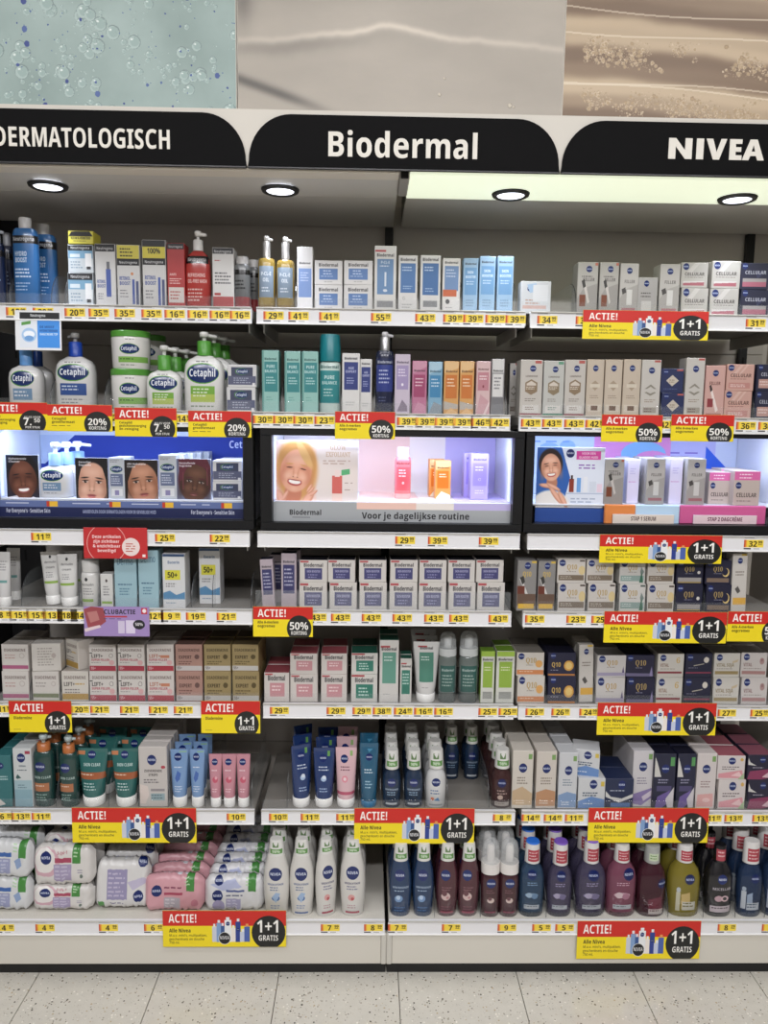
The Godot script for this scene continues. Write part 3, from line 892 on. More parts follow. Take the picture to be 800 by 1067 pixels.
	D("bio_sun", 16, 51, "b d89a4e; p 0 0 1 0 1 0.12 0 0.22 e6b87c; t Biodermal 0.5 0.2 0.036 40220c 0.84; r 0.1 0.25 0.8 0.44 cc6a1e; l 0.2 0.32 0.6 3 0.06 f6dcb8; p 0 0.74 1 0.8 1 0.88 0 0.9 b8b0a4; p 0 1 0.5 0.86 1 0.96 1 1 e2b070")
	D("bio_rose", 16, 52, "b d8b4b4; t Biodermal 0.5 0.16 0.034 4a2828 0.84; r 0.1 0.2 0.8 0.34 c07a86; l 0.2 0.26 0.6 2 0.05 f4dede; e 0.5 0.46 0.07 0.09 8c3a46; p 0 1 0.3 0.6 1 0.75 1 1 cc9aa0; p 0.5 1 1 0.7 1 0.78 0.7 1 e4caca")
	D("bio_grey", 14, 54, "b 8e8c8e; r 0.04 0 0.92 0.24 d8d6d4; t Biodermal 0.5 0.22 0.034 26262a 0.84; r 0.08 0.26 0.84 0.4 dcdad8; l 0.2 0.32 0.6 4 0.06 7a7a7e; r 0 0.68 1 0.32 77777b")
	D("bio_night", 29, 22, "b d8d3cc; r 0.02 0.03 0.3 0.08 b84048; t Biodermal 0.5 0.3 0.16 26262a 0.74; r 0.18 0.36 0.64 0.5 3f3f78; t SKIN_BOOSTER 0.5 0.55 0.1 c8c8e4 0.5; l 0.3 0.64 0.4 2 0.11 9a9ac8")
	D("bio_slim", 15, 42, "b b8aab4; t Biodermal 0.5 0.17 0.04 26262a 0.84; r 0.12 0.2 0.76 0.52 35356a; l 0.2 0.27 0.6 5 0.07 b8b8d8")
	D("bio_pink", 28, 22, "b d8d0ca; t Biodermal 0.5 0.26 0.17 26262a 0.74; r 0.22 0.34 0.6 0.46 cd8a92; l 0.3 0.44 0.44 2 0.12 f2d8d8; r 0.03 0.03 0.3 0.05 b84048")
	D("bio_green", 28, 22, "b d6d4ce; r 0 0 0.5 0.08 b03a40; t Biodermal 0.5 0.28 0.16 26262a 0.74; r 0.18 0.35 0.66 0.5 2c7f6c; l 0.28 0.46 0.44 3 0.12 c0e0d6")
	D("bio_green_tall", 20, 57, "b d8d5d0; r 0.05 0.09 0.5 0.03 b03a40; t Biodermal 0.5 0.16 0.046 26262a 0.84; r 0.14 0.19 0.72 0.5 5f9f8a; l 0.24 0.26 0.5 2 0.05 d8ece4; l 0.2 0.86 0.4 1 0.03 a0a0a0")
	D("bio_green_small", 13, 38, "b d4d2cc; r 0.05 0.1 0.5 0.03 b03a40; t Biodermal 0.5 0.2 0.05 26262a 0.84; r 0.12 0.26 0.76 0.54 357f6c; l 0.2 0.34 0.6 4 0.07 c0e0d6")
	D("bio_tube", 27, 48, "b d9d9d6; r 0.18 0.08 0.34 0.03 b03a40; t Biodermal 0.5 0.15 0.05 26262a 0.5; r 0.24 0.2 0.52 0.56 4d8d78; l 0.3 0.28 0.4 2 0.05 d8ece4; l 0.34 0.86 0.32 1 0.03 a0a0a0")
	D("bio_spray", 18, 42, "b 7d8884; r 0.1 0.2 0.8 0.56 3a6c64; t Biodermal 0.5 0.32 0.05 d8e4e0 0.7; l 0.2 0.4 0.6 4 0.07 a8c4bc; r 0 0.78 1 0.22 5d6764")
	D("bio_lime", 18, 47, "b d8dad0; r 0 0 1 0.1 9cc43a; t Biodermal 0.5 0.18 0.045 26262a 0.84; r 0.14 0.2 0.72 0.5 8fb636; l 0.24 0.3 0.5 2 0.05 eaf2cc; r 0.16 0.78 0.7 0.14 9a9c96")
	D("bio_oil", 18, 45, "b 94782a; r 0.1 0.16 0.8 0.6 8498ac; t P-CL-E 0.5 0.34 0.07 e6eef6 0.6; t OIL 0.5 0.46 0.07 e6eef6 0.4; l 0.24 0.56 0.5 2 0.06 d8e4f0; r 0 0.9 1 0.1 7c5e1a")
	# --- the round-logo brand
	var drop := "; p 0.3 0.44 0.42 0.4 0.62 0.76 0.54 0.8 cfc9c4; p 0.2 0.36 0.34 0.32 0.42 0.46 0.3 0.5 3a3836; r 0.12 0.62 0.3 0.22 7c3a1e; l 0.2 0.26 0.6 1 0.05 6a6664"
	D("lum_serum", 21, 52, "b a09c98; p 0 0 1 0 1 0.4 0.3 0.5 0 0.7 b4b0ab; n 0.56 0.13 0.15; r 0.84 0.01 0.14 0.05 c06048; T FILLER 0.26 0.36 0.06 5a5654 0.6" + drop)
	D("lum_pearl", 21, 52, "b aca8a4; p 0 0 1 0 1 0.4 0.3 0.5 0 0.7 c0bcb8; n 0.5 0.14 0.15; T FILLER 0.22 0.38 0.06 6a6664 0.6; r 0.4 0.5 0.3 0.3 d8d6d4; p 0.1 0.5 0.3 0.46 0.36 0.56 0.16 0.6 4a4644; r 0.14 0.86 0.74 0.06 a86a70")
	D("lum_small", 21, 34, "b b2b0ae; n 0.42 0.16 0.13; l 0.16 0.4 0.6 2 0.08 6a6664; r 0.2 0.62 0.5 0.26 d0cecc; l 0.2 0.9 0.6 1 0.05 8a8684")
	D("cell_jar", 29, 25, "b bab6b0; p 0.5 0 0.7 0 0.4 0.4 0.2 0.4 ccc8c3; n 0.17 0.16 0.115; t CELLULAR 0.5 0.52 0.13 4a4644 0.8; l 0.14 0.58 0.7 1 0.07 7a7470; r 0.08 0.74 0.8 0.18 d2cecc; p 0.08 0.92 0.08 0.82 0.88 0.78 0.88 0.92 a85a66")
	D("cell_navy", 30, 26, "b 22253f; p 0.5 0.3 0.9 0.3 0.6 0.6 34385a; n 0.14 0.12 0.1; t CELLULAR 0.52 0.42 0.13 c8cad4 0.8; r 0.08 0.58 0.84 0.32 9c9896; r 0.08 0.72 0.84 0.18 a85a6e")
	D("cell_pink", 29, 27, "b cc9c8e; p 0.5 0 0.62 0 0.32 0.4 0.2 0.4 d8b0a2; p 0.72 0 0.8 0 0.5 0.4 0.42 0.4 d8b0a2; n 0.15 0.13 0.11; t CELLULAR 0.52 0.48 0.13 5a3832 0.8; l 0.14 0.54 0.7 1 0.06 8a5a52; r 0.08 0.7 0.8 0.22 c08078; l 0.14 0.76 0.6 2 0.07 e6ccc4")
	D("cell_night", 22, 26, "b 22253f; n 0.18 0.12 0.12; t CELL 0.45 0.44 0.13 c8cad4 0.6; r 0.1 0.56 0.9 0.34 c09084; l 0.16 0.64 0.6 2 0.1 e6ccc4")
	D("lumi", 23, 58, "b c6c0b8; r 0.66 0.01 0.3 0.05 b85048; n 0.56 0.15 0.14; t LUMINOUS 0.5 0.3 0.03 6a6058 0.7; p 0.22 0.4 0.5 0.34 0.78 0.4 0.78 0.56 0.5 0.62 0.22 0.56 8c7458; p 0.28 0.42 0.5 0.37 0.72 0.42 0.72 0.45 0.28 0.45 d6cabc; l 0.26 0.47 0.48 2 0.035 d6cabc; l 0.22 0.68 0.56 2 0.035 8a8078; r 0.12 0.8 0.76 0.13 d8d4ce; l 0.24 0.83 0.5 2 0.04 8c7a6a; r 0 0.95 1 0.05 8c3a44")
	D("lumi_green", 23, 58, "b c2c2bc; r 0.7 0.01 0.26 0.05 5a9a7a; n 0.56 0.15 0.14; t LUMINOUS 0.5 0.3 0.03 6a6058 0.7; p 0.22 0.4 0.5 0.34 0.78 0.4 0.78 0.56 0.5 0.62 0.22 0.56 8c7a5c; p 0.28 0.42 0.5 0.37 0.72 0.42 0.72 0.45 0.28 0.45 d6cabc; l 0.26 0.47 0.48 2 0.035 d6cabc; l 0.22 0.68 0.56 2 0.035 8a8078; r 0.12 0.8 0.76 0.13 d8d4ce; l 0.24 0.83 0.5 2 0.04 6a8a7a; r 0 0.95 1 0.05 2f7a5c")
	D("lumi_gold", 19, 58, "b c8b8a4; n 0.5 0.15 0.16; p 0.2 0.44 0.5 0.36 0.8 0.44 0.5 0.54 a8947c; r 0.2 0.42 0.6 0.06 d8ccb8; l 0.22 0.62 0.56 2 0.035 9a8a78; r 0.1 0.78 0.8 0.12 d4c8b8; r 0.3 0.8 0.4 0.08 6a4a34")
	D("lumi_pale", 20, 60, "b c8c4bc; r 0.64 0 0.32 0.04 b85048; n 0.52 0.18 0.16; p 0.18 0.5 0.5 0.42 0.82 0.5 0.7 0.5 0.5 0.46 0.3 0.5 8c8678; p 0.18 0.56 0.5 0.62 0.82 0.56 0.7 0.55 0.5 0.58 0.3 0.55 8c8678; l 0.2 0.68 0.6 2 0.035 9a8a78; r 0.14 0.82 0.7 0.1 a0988a; l 0.2 0.84 0.5 2 0.04 5a3038")
	D("navy_gem", 25, 25, "b 1c2758; n 0.2 0.14 0.11; p 0.22 0.5 0.5 0.26 0.8 0.5 0.5 0.74 cbc0ae; l 0.36 0.46 0.3 2 0.08 8a7a64; r 0.7 0.02 0.28 0.07 b85048; l 0.12 0.84 0.7 1 0.05 5a68a0")
	D("filler_pink", 21, 53, "b cf9f96; n 0.5 0.14 0.15; T FILLER 0.18 0.36 0.06 6a3a34 0.6; p 0.24 0.44 0.34 0.42 0.72 0.84 0.6 0.88 ecdcd6; p 0.2 0.38 0.3 0.36 0.38 0.46 0.28 0.5 3a2c2c; r 0.14 0.62 0.3 0.16 8c2c34; r 0.1 0.9 0.8 0.06 b06a66")
	D("q_serum", 20, 48, "b 8e8c8a; r 0.74 0 0.26 0.05 d8b23a; n 0.52 0.1 0.16; t Q10 0.5 0.32 0.1 d0ac4a 0.5; p 0.1 0.36 0.2 0.32 0.72 0.8 0.64 0.84 d8d4d0; p 0.12 0.34 0.32 0.3 0.4 0.42 0.26 0.48 3a3836; r 0 0.5 0.4 0.16 6c2c1c; r 0 0.66 1 0.24 6a5040; r 0.08 0.86 0.84 0.1 e0b02c")
	D("q_jar", 29, 25, "b d0cac2; r 0.8 0.04 0.18 0.06 4a3a34; n 0.17 0.16 0.115; s Q10 0.52 0.42 0.2 b4924a 0.4; l 0.32 0.5 0.4 1 0.05 8a8078; e 0.88 0.46 0.12 0.16 dcc488; r 0.04 0.66 0.92 0.22 7a6a58; l 0.1 0.72 0.5 2 0.07 cfc6ba")
	D("q_green", 29, 25, "b d0cec8; r 0.8 0.04 0.18 0.06 3a4a44; n 0.17 0.16 0.115; s Q10 0.5 0.42 0.2 b4924a 0.4; l 0.32 0.5 0.4 1 0.05 8a8078; p 0.84 0.3 0.96 0.5 0.86 0.7 0.8 0.5 7a8a86; r 0.04 0.66 0.92 0.24 8aa49e; p 0.78 0.95 0.86 0.5 0.94 0.95 2f6a50; l 0.1 0.72 0.5 2 0.07 dfe6e2")
	D("q_navy", 29, 25, "b 1b1c38; n 0.16 0.14 0.1; s Q10 0.48 0.46 0.2 c4a456 0.4; l 0.32 0.54 0.4 1 0.05 8a88a0; e 0.84 0.5 0.06 0.06 d8d4cc; r 0.06 0.72 0.88 0.18 a09a98; r 0.06 0.9 0.88 0.03 c8a850")
	D("q_navy_gold", 29, 25, "b 1b1c38; n 0.16 0.14 0.1; s Q10 0.48 0.46 0.2 c4a456 0.4; l 0.32 0.54 0.4 1 0.05 8a88a0; e 0.8 0.5 0.14 0.16 e0c070; e 0.77 0.47 0.12 0.13 1b1c38; r 0.06 0.74 0.88 0.18 806a58")
	D("q_slim", 16, 54, "b cfcac2; r 0.6 0 0.36 0.04 d8b23a; n 0.5 0.12 0.17; l 0.2 0.3 0.6 2 0.05 8a8078; p 0.2 0.6 0.4 0.55 0.6 0.64 0.4 0.68 5a5654; r 0.1 0.75 0.9 0.12 e0a83a")
	D("q_orange", 29, 24, "b d4cec4; n 0.16 0.16 0.11; s Q10 0.52 0.44 0.22 b8944a 0.42; l 0.34 0.52 0.36 1 0.06 8a8078; e 0.82 0.48 0.13 0.13 e0a050; r 0 0.74 1 0.2 cf7a40; l 0.1 0.8 0.5 1 0.07 f0d8c0")
	D("q_night_orange", 30, 24, "b 1d1e3e; n 0.18 0.14 0.1; t Q10 0.3 0.62 0.2 d8b04a 0.36; e 0.76 0.56 0.18 0.18 d89a3a; e 0.76 0.56 0.12 0.12 e8c26a; l 0.1 0.74 0.4 1 0.05 a8a4b4; r 0 0.92 1 0.08 b8702c")
	D("q_lilac", 32, 23, "b cecac8; n 0.16 0.16 0.11; s Q10 0.52 0.44 0.22 b8944a 0.42; l 0.34 0.52 0.36 1 0.06 8a8078; p 0.86 0.9 0.92 0.5 0.98 0.9 5a4a7a; r 0 0.78 1 0.16 a29ab8")
	D("q_navy_lilac", 30, 23, "b 1c1c3c; n 0.15 0.14 0.1; s Q10 0.52 0.46 0.24 c4a456 0.42; l 0.34 0.56 0.36 1 0.06 9a98b0; p 0.84 0.95 0.92 0.5 0.98 0.95 8a80b0; r 0 0.82 0.86 0.14 6a648c")
	D("vital_red", 28, 24, "b d0ccc4; n 0.2 0.18 0.115; T VITAL 0.08 0.56 0.14 8c6a5a 0.36; s 6 0.78 0.4 0.24 c8a04a 0.2; l 0.1 0.64 0.7 1 0.06 8a8078; r 0 0.76 0.94 0.09 8c2f3a")
	D("vital_navy", 29, 24, "b 20223e; n 0.16 0.18 0.11; e 0.78 0.28 0.1 0.1 d8d0c4; p 0.3 0.5 0.7 0.42 0.7 0.46 0.3 0.54 b0a898; l 0.1 0.6 0.5 1 0.06 8a88a0; r 0 0.78 1 0.06 8c2f4a")
	D("vital_gold", 28, 24, "b d0ccc4; n 0.2 0.18 0.115; T VITAL_SOJA 0.08 0.56 0.14 8c7a5a 0.7; p 0.7 0.34 0.95 0.24 0.9 0.36 0.7 0.42 c8b490; l 0.1 0.64 0.7 1 0.06 8a8078; r 0.04 0.74 0.92 0.14 a08a58")
	D("vital_rose", 28, 24, "b d0cac6; n 0.2 0.18 0.115; T VITAL 0.08 0.56 0.14 8c6a6a 0.36; e 0.8 0.34 0.09 0.12 b08a88; e 0.8 0.3 0.05 0.05 98706e; l 0.1 0.64 0.7 1 0.06 8a8078; r 0.04 0.74 0.92 0.14 b0807c")
	# --- Dutch pharmacy and lift range
	D("derm_tube", 20, 46, "b dededb; e 0.5 0.12 0.06 0.08 3a3a3c; i dermolin 0.5 0.26 0.05 4a4a4c 0.6; i cream 0.5 0.38 0.05 4a4a4c 0.5; l 0.28 0.46 0.44 3 0.05 8a8a8c; r 0.16 0.66 0.68 0.06 8fb54a")
	D("derm_bottle", 18, 34, "b dcdcd8; e 0.4 0.2 0.08 0.1 3a3a3c; i dermolin 0.45 0.38 0.07 4a4a4c 0.7; l 0.2 0.46 0.6 3 0.07 8a8a8c; r 0.1 0.76 0.66 0.09 8fb54a")
	D("derm_box", 14, 31, "b dcdcd8; e 0.5 0.2 0.09 0.1 4a3a3c; l 0.2 0.36 0.6 4 0.08 8a8a8c; r 0.06 0.82 0.88 0.08 8fb54a")
	D("derm_sky", 23, 50, "b 9cc4d0; i Dermo 0.5 0.2 0.12 2f5a78 0.8; l 0.14 0.56 0.7 1 0.06 3f6a88; l 0.2 0.64 0.5 3 0.05 5a86a0; e 0.3 0.08 0.1 0.1 2a5a8a")
	D("sun_box", 24, 52, "b dcdedf; r 0 0 1 0.05 2a4a78; t Eucerin 0.5 0.18 0.05 3a5a88 0.8; r 0.1 0.3 0.7 0.18 dcd62e; t 50+ 0.45 0.44 0.1 1c1c16 0.5; l 0.14 0.54 0.5 2 0.05 8a8a8c; p 0 0.72 0.3 0.68 0.6 0.76 1 0.7 1 0.84 0 0.84 4f8ab8; l 0.14 0.9 0.6 1 0.04 6a8aa8")
	D("white_edge", 13, 55, "b d8d9d7; l 0.2 0.2 0.6 4 0.06 9a9a9c; r 0.1 0.62 0.7 0.06 6aa4a0")
	var dia := "t DIADERMINE 0.5 0.26 0.1 7a6a66 0.84; "
	D("dia_pink", 28, 28, "b d8d2cc; " + dia + "l 0.12 0.38 0.4 2 0.1 c09a94; e 0.76 0.42 0.1 0.1 b8aca6; e 0.76 0.42 0.08 0.08 d8d2cc; r 0 0.78 1 0.14 b0567e")
	D("dia_olive", 29, 28, "b d6d2cb; " + dia + "l 0.12 0.38 0.5 2 0.1 a49e98; e 0.8 0.42 0.08 0.08 b8aca6; e 0.8 0.42 0.06 0.06 d6d2cb; r 0 0.76 1 0.14 7a8460")
	D("dia_back", 33, 28, "b d4cfc8; l 0.2 0.16 0.6 7 0.1 a49e98; e 0.76 0.44 0.08 0.08 b8aca6")
	D("dia_gold", 28, 28, "b d8d2c9; " + dia + "T LIFT+ 0.06 0.5 0.13 4a4442 0.44; l 0.5 0.4 0.4 1 0.12 c8a45a; l 0.1 0.6 0.7 2 0.09 8a8280; r 0 0.76 1 0.2 b8903e")
	D("dia_lift", 28, 28, "b d8d2cc; " + dia + "r 0 0.3 0.12 0.03 2a2a2a; T LIFT+ 0.06 0.5 0.13 3a3432 0.46; e 0.82 0.42 0.08 0.08 8a8280; e 0.82 0.42 0.06 0.06 d8d2cc; T SUPER_FILLER 0.06 0.62 0.08 b03a4a 0.7; l 0.06 0.67 0.5 1 0.06 8a8280; e 0.84 0.68 0.1 0.1 dca8a8; r 0 0.8 1 0.2 ae2c40; t 55+ 0.14 0.94 0.1 e8d0d0 0.2")
	D("dia_lift_red", 28, 28, "b d8d0ca; " + dia + "T LIFT+ 0.06 0.5 0.13 b06048 0.46; r 0.5 0.4 0.34 0.1 c87a58; T SUPER_FILLER 0.06 0.62 0.08 b03a4a 0.7; l 0.06 0.67 0.5 1 0.06 8a8280; e 0.84 0.68 0.1 0.1 dca8a8; r 0 0.8 1 0.2 b02838; t 55+ 0.14 0.94 0.1 e8d0d0 0.2")
	D("dia_copper", 28, 28, "b b08476; t DIADERMINE 0.5 0.26 0.1 5a3a34 0.84; T EXPERT 0.1 0.54 0.12 4a2c2a 0.5; e 0.8 0.46 0.09 0.09 6a4a44; l 0.1 0.62 0.6 2 0.09 7a5048; r 0 0.8 1 0.18 c8c4c2; t 55+ 0.14 0.93 0.1 6a6262 0.2")
	D("dia_expert", 28, 28, "b a08a58; t DIADERMINE 0.5 0.26 0.1 4a3c20 0.84; T EXPERT 0.1 0.54 0.12 3a2c14 0.5; e 0.8 0.46 0.09 0.09 5a4a24; l 0.1 0.62 0.6 2 0.09 6a5a30; r 0 0.8 1 0.18 c8c6c2; t 55+ 0.14 0.93 0.1 6a6262 0.2")
	# --- cleansing and care, the two lowest shelves
	D("teal_edge", 13, 53, "b 2f7478; n 0.3 0.2 0.26; l 0.2 0.4 0.6 2 0.05 c0dcdc; p 0.1 0.8 0.6 0.95 0 1 0 0.85 d8d4cc")
	D("derma_box", 20, 57, "b d2d6d6; r 0.66 0.04 0.28 0.05 a8344a; n 0.44 0.16 0.22; t DERMA 0.5 0.31 0.028 4a5a68 0.6; l 0.2 0.36 0.6 1 0.04 4a5a68; p 0.1 0.5 0.2 0.44 0.4 0.5 0.2 0.52 2f5a58; r 0 0.54 1 0.46 9fc0ca; r 0 0.7 1 0.3 86aebc; l 0.2 0.62 0.5 2 0.04 5a7a88")
	D("clear_pump", 20, 58, "b 1c4440; n 0.42 0.26 0.26; t SKIN_CLEAR 0.5 0.48 0.045 c8dcd6 0.8; r 0.08 0.56 0.74 0.15 b4683a; l 0.14 0.6 0.5 1 0.05 e8ccb4; l 0.16 0.76 0.6 3 0.05 8ab0a6")
	D("clear_tube", 31, 50, "b 2a6c68; r 0.02 0.05 0.24 0.08 c8784a; n 0.48 0.13 0.13; t SKIN_CLEAR 0.5 0.36 0.06 e0eeea 0.56; r 0.08 0.48 0.84 0.14 a8562e; l 0.14 0.52 0.5 1 0.06 e8ccb4; l 0.26 0.7 0.44 3 0.06 c0dcd8")
	D("strips_box", 30, 57, "b cfc9c4; n 0.46 0.22 0.16; t ZUIVERENDE 0.5 0.42 0.04 4a4446 0.8; t STRIPS 0.5 0.49 0.04 4a4446 0.6; l 0.16 0.54 0.6 2 0.045 7a7476; e 0.86 0.34 0.08 0.05 b83a48; p 0 0.62 0.3 0.66 0.34 0.8 0.2 0.95 0 0.95 e2d4cc; r 0.4 0.7 0.5 0.04 9a9498; r 0.4 0.78 0.5 0.12 9ab4bc; l 0.42 0.8 0.4 2 0.045 6a848c")
	D("blue_tube", 19, 48, "b 7099cc; r 0.5 0.04 0.4 0.02 8fc46a; n 0.44 0.16 0.2; l 0.24 0.36 0.5 1 0.05 e8f0fa; p 0.3 0.6 0.42 0.44 0.62 0.5 0.56 0.62 0.4 0.68 3a62b4; l 0.28 0.76 0.44 3 0.05 d0e0f4")
	D("pink_tube", 15, 44, "b cc8494; n 0.46 0.18 0.22; l 0.24 0.36 0.5 1 0.05 f6dce2; e 0.5 0.58 0.2 0.2 cc4a64; e 0.56 0.54 0.1 0.1 e8a0b0; l 0.28 0.78 0.44 2 0.05 f2ccd4")
	D("navy_tube", 24, 52, "b 17326e; r 0.66 0.06 0.12 0.1 5fa04a; n 0.46 0.2 0.17; l 0.26 0.36 0.5 2 0.06 d0dcf0; e 0.5 0.6 0.13 0.11 a8c4ea; e 0.52 0.57 0.09 0.08 dfeaf8; l 0.3 0.78 0.4 2 0.05 9ab4e0")
	D("rose_tube", 24, 52, "b e0b4bc; n 0.42 0.22 0.17; r 0.68 0.06 0.12 0.1 8fb86a; l 0.26 0.36 0.5 2 0.06 7a4a5a; e 0.46 0.6 0.14 0.14 e88a9a; e 0.46 0.6 0.07 0.07 f4dce0; r 0.1 0.84 0.8 0.06 c04a68")
	D("teal_tube", 19, 56, "b 17587c; n 0.5 0.24 0.18; l 0.26 0.44 0.5 2 0.05 d0e4f0; l 0.3 0.64 0.4 3 0.05 9ac4dc; p 0.4 0.1 0.7 0.1 0.5 0.16 3a8ab4")
	D("toner_blue", 19, 40, "b 19304e; n 0.5 0.34 0.22; t VERFRISSENDE 0.5 0.54 0.045 c0d4e8 0.7; l 0.26 0.58 0.48 2 0.06 8ab0d4; r 0.2 0.86 0.6 0.05 d4dce4")
	D("toner_white", 21, 40, "b d6d8d8; n 0.5 0.34 0.2; l 0.26 0.54 0.48 2 0.07 4a6a9a; e 0.34 0.76 0.08 0.08 d87a5a; p 0.4 0.8 0.6 0.72 0.7 0.82 5a8ac0; r 0.2 0.9 0.6 0.04 a0a8b0")
	D("toner_red", 21, 40, "b 4a2a2a; n 0.46 0.36 0.2; l 0.26 0.54 0.48 2 0.07 c0a49c; e 0.4 0.72 0.13 0.11 d8bcae; r 0.16 0.84 0.66 0.1 c9bdb4; l 0.2 0.87 0.5 1 0.04 6a4a44")
	D("nat_beige", 22, 56, "b d6cfc3; r 0.76 0.06 0.18 0.09 7aa65a; n 0.5 0.3 0.2; l 0.22 0.46 0.56 3 0.045 8a7e70; p 0 0.7 0.5 0.62 1 0.74 1 0.94 0 0.94 c8aa84; l 0.2 0.86 0.5 2 0.04 f0e4d4")
	D("nat_tan", 22, 56, "b d4ccc1; r 0.76 0.06 0.18 0.09 7aa65a; n 0.5 0.3 0.2; l 0.22 0.46 0.56 3 0.045 8a7e70; p 0 0.72 0.5 0.66 1 0.7 1 0.96 0 0.96 c08a60; l 0.2 0.86 0.5 2 0.04 f0e4d4")
	D("nat_blue", 21, 52, "b d0d3d6; r 0.76 0.06 0.18 0.09 7aa65a; n 0.52 0.32 0.2; l 0.22 0.48 0.56 3 0.045 6a7e90; p 0 0.76 0.5 0.7 1 0.74 1 0.98 0 0.98 7a9ac4; l 0.2 0.88 0.5 2 0.04 e4ecf4")
	D("nat_blue_jar", 29, 28, "b d2d4d6; n 0.56 0.2 0.14; r 0.84 0.1 0.13 0.16 d8b83a; l 0.16 0.46 0.66 2 0.09 4a5a70; p 0 0.76 0.5 0.6 1 0.7 1 1 0 1 5f8ac8; l 0.2 0.82 0.5 1 0.07 e4ecf4")
	D("nat_navy_jar", 31, 27, "b 1e2a4e; p 0 0.4 0.2 0.6 0.6 0.66 1 0.5 1 0.62 0.5 0.8 0 0.6 d8d8d4; n 0.58 0.2 0.13; l 0.16 0.38 0.6 1 0.07 b0b8cc; r 0.2 0.8 0.7 0.14 4f74b0")
	D("nat_lilac", 22, 54, "b d2ced2; r 0.76 0.05 0.18 0.1 7aa65a; n 0.5 0.28 0.2; l 0.22 0.48 0.56 3 0.045 6a6080; p 0 0.78 0.5 0.72 1 0.66 1 0.84 0.5 0.98 0 0.94 8a78b0; p 0.5 0.82 1 0.7 1 0.8 0.6 0.9 d8ccdc")
	D("nat_purple", 22, 54, "b 20223e; r 0.74 0.06 0.2 0.16 4f9a52; p 0 0.05 0.12 0.16 0.34 0.42 0 0.42 d4d2cc; n 0.52 0.27 0.19; l 0.2 0.46 0.6 2 0.05 9a98b8; r 0.14 0.58 0.7 0.1 4a4470; p 0.1 1 0.2 0.78 0.8 0.66 0.7 0.9 0.4 1 6a55a0; p 0.6 0.82 0.98 0.6 0.98 0.98 0.7 0.98 d4d0d4")
	D("nat_rose", 21, 54, "b d6cecb; r 0.76 0.05 0.18 0.1 7aa65a; n 0.48 0.28 0.2; l 0.22 0.5 0.56 3 0.045 8a6a6a; p 0.06 0.96 0.1 0.74 0.9 0.72 0.94 0.96 dfa4a2; e 0.56 0.84 0.2 0.1 ecc4c2")
	D("nat_pink_jar", 29, 26, "b d8cfcc; n 0.52 0.22 0.13; e 0.88 0.16 0.06 0.06 d8a84a; l 0.16 0.46 0.66 2 0.09 5a4a4e; p 0.04 0.94 0.04 0.76 0.9 0.6 0.96 0.8 0.8 0.94 dc8e98; p 0.5 0.84 0.8 0.66 0.94 0.9 eec4c6; p 0.76 1 1 0.7 1 1 a4c090")
	D("nat_wine_jar", 26, 26, "b 23213a; p 0 0.1 0.1 0.3 0.36 0.44 0 0.4 d4d2cc; n 0.6 0.2 0.12; l 0.2 0.5 0.6 1 0.08 b0a8b8; p 0 1 0.1 0.66 1 0.56 1 0.9 0.6 1 8c2f56; p 0.6 0.9 1 0.6 1 0.94 d8b4bc")
	# --- wipes, lotions and micellar waters
	var wipe := "r 0.66 0.0 0.13 0.42 3f8f38; l 0.68 0.08 0.08 3 0.08 b8dcae; "
	D("wipe_pink_white", 66, 40, "b e0dcd8; e 0.24 0.4 0.22 0.2 d8a8b4; e 0.22 0.36 0.17 0.17 eeeae6; n 0.24 0.3 0.085; t 3-IN-1 0.5 0.22 0.07 c06a7a 0.24; r 0.38 0.3 0.27 0.1 b03a58; r 0.36 0.44 0.28 0.4 a89cc0; l 0.38 0.48 0.24 4 0.09 c8c0d8; e 0.8 0.72 0.025 0.03 6a7a70; l 0.74 0.56 0.12 2 0.06 9a94b0; " + wipe)
	D("wipe_blue", 60, 40, "b dfe1e2; r 0.3 0.3 0.36 0.1 2f5fb0; r 0.28 0.44 0.36 0.4 9aa0c8; l 0.3 0.48 0.3 4 0.09 c4c8e0; n 0.14 0.3 0.085; p 0.7 0.5 0.8 0.4 0.84 0.6 0.76 0.7 8aa4d0; " + wipe.replace("0.66", "0.78"))
	D("wipe_lilac", 60, 46, "b dfdedc; r 0.24 0.22 0.36 0.56 9890b8; l 0.26 0.28 0.3 6 0.08 c4bcd6; p 0.6 0.45 0.9 0.36 0.98 0.44 0.7 0.6 c4bcd8; n 0.8 0.72 0.09; n 0.86 0.08 0.08; r 0.08 0.82 0.12 0.18 4f9a48; l 0.3 0.84 0.3 1 0.05 6a6490")
	D("wipe_rose", 62, 38, "b dc9ca6; n 0.22 0.42 0.085; l 0.34 0.32 0.3 1 0.09 8a3a58; r 0.34 0.46 0.3 0.06 b03a58; r 0.34 0.58 0.26 0.3 b8b0bc; l 0.36 0.62 0.2 3 0.09 d8d0d8; e 0.84 0.72 0.06 0.06 c87a8c; " + wipe.replace("0.66", "0.7"))
	D("wipe_white", 62, 36, "b e2e2e4; p 0.1 0.24 0.5 0.1 0.62 0.3 0.3 0.4 b4bce0; n 0.22 0.52 0.085; n 0.24 0.14 0.07; e 0.24 0.8 0.1 0.1 a49cc4; r 0.36 0.38 0.3 0.05 4a5a98; l 0.36 0.5 0.3 1 0.08 5a6488; r 0.36 0.6 0.24 0.28 a8a4c8; l 0.38 0.64 0.2 3 0.08 ccc8e0; " + wipe.replace("0.66", "0.72"))
	D("milk_blue", 27, 62, "b dddbd4; n 0.49 0.28 0.24; t VERZACHTENDE 0.5 0.46 0.03 4a5a8a 0.6; l 0.28 0.49 0.44 2 0.04 6a7aa0; e 0.5 0.68 0.15 0.11 4a70b0; p 0.36 0.66 0.5 0.58 0.66 0.6 0.5 0.76 9ab8e0; l 0.3 0.8 0.4 2 0.04 8a9ac0; r 0.24 0.92 0.52 0.03 3a5aa0")
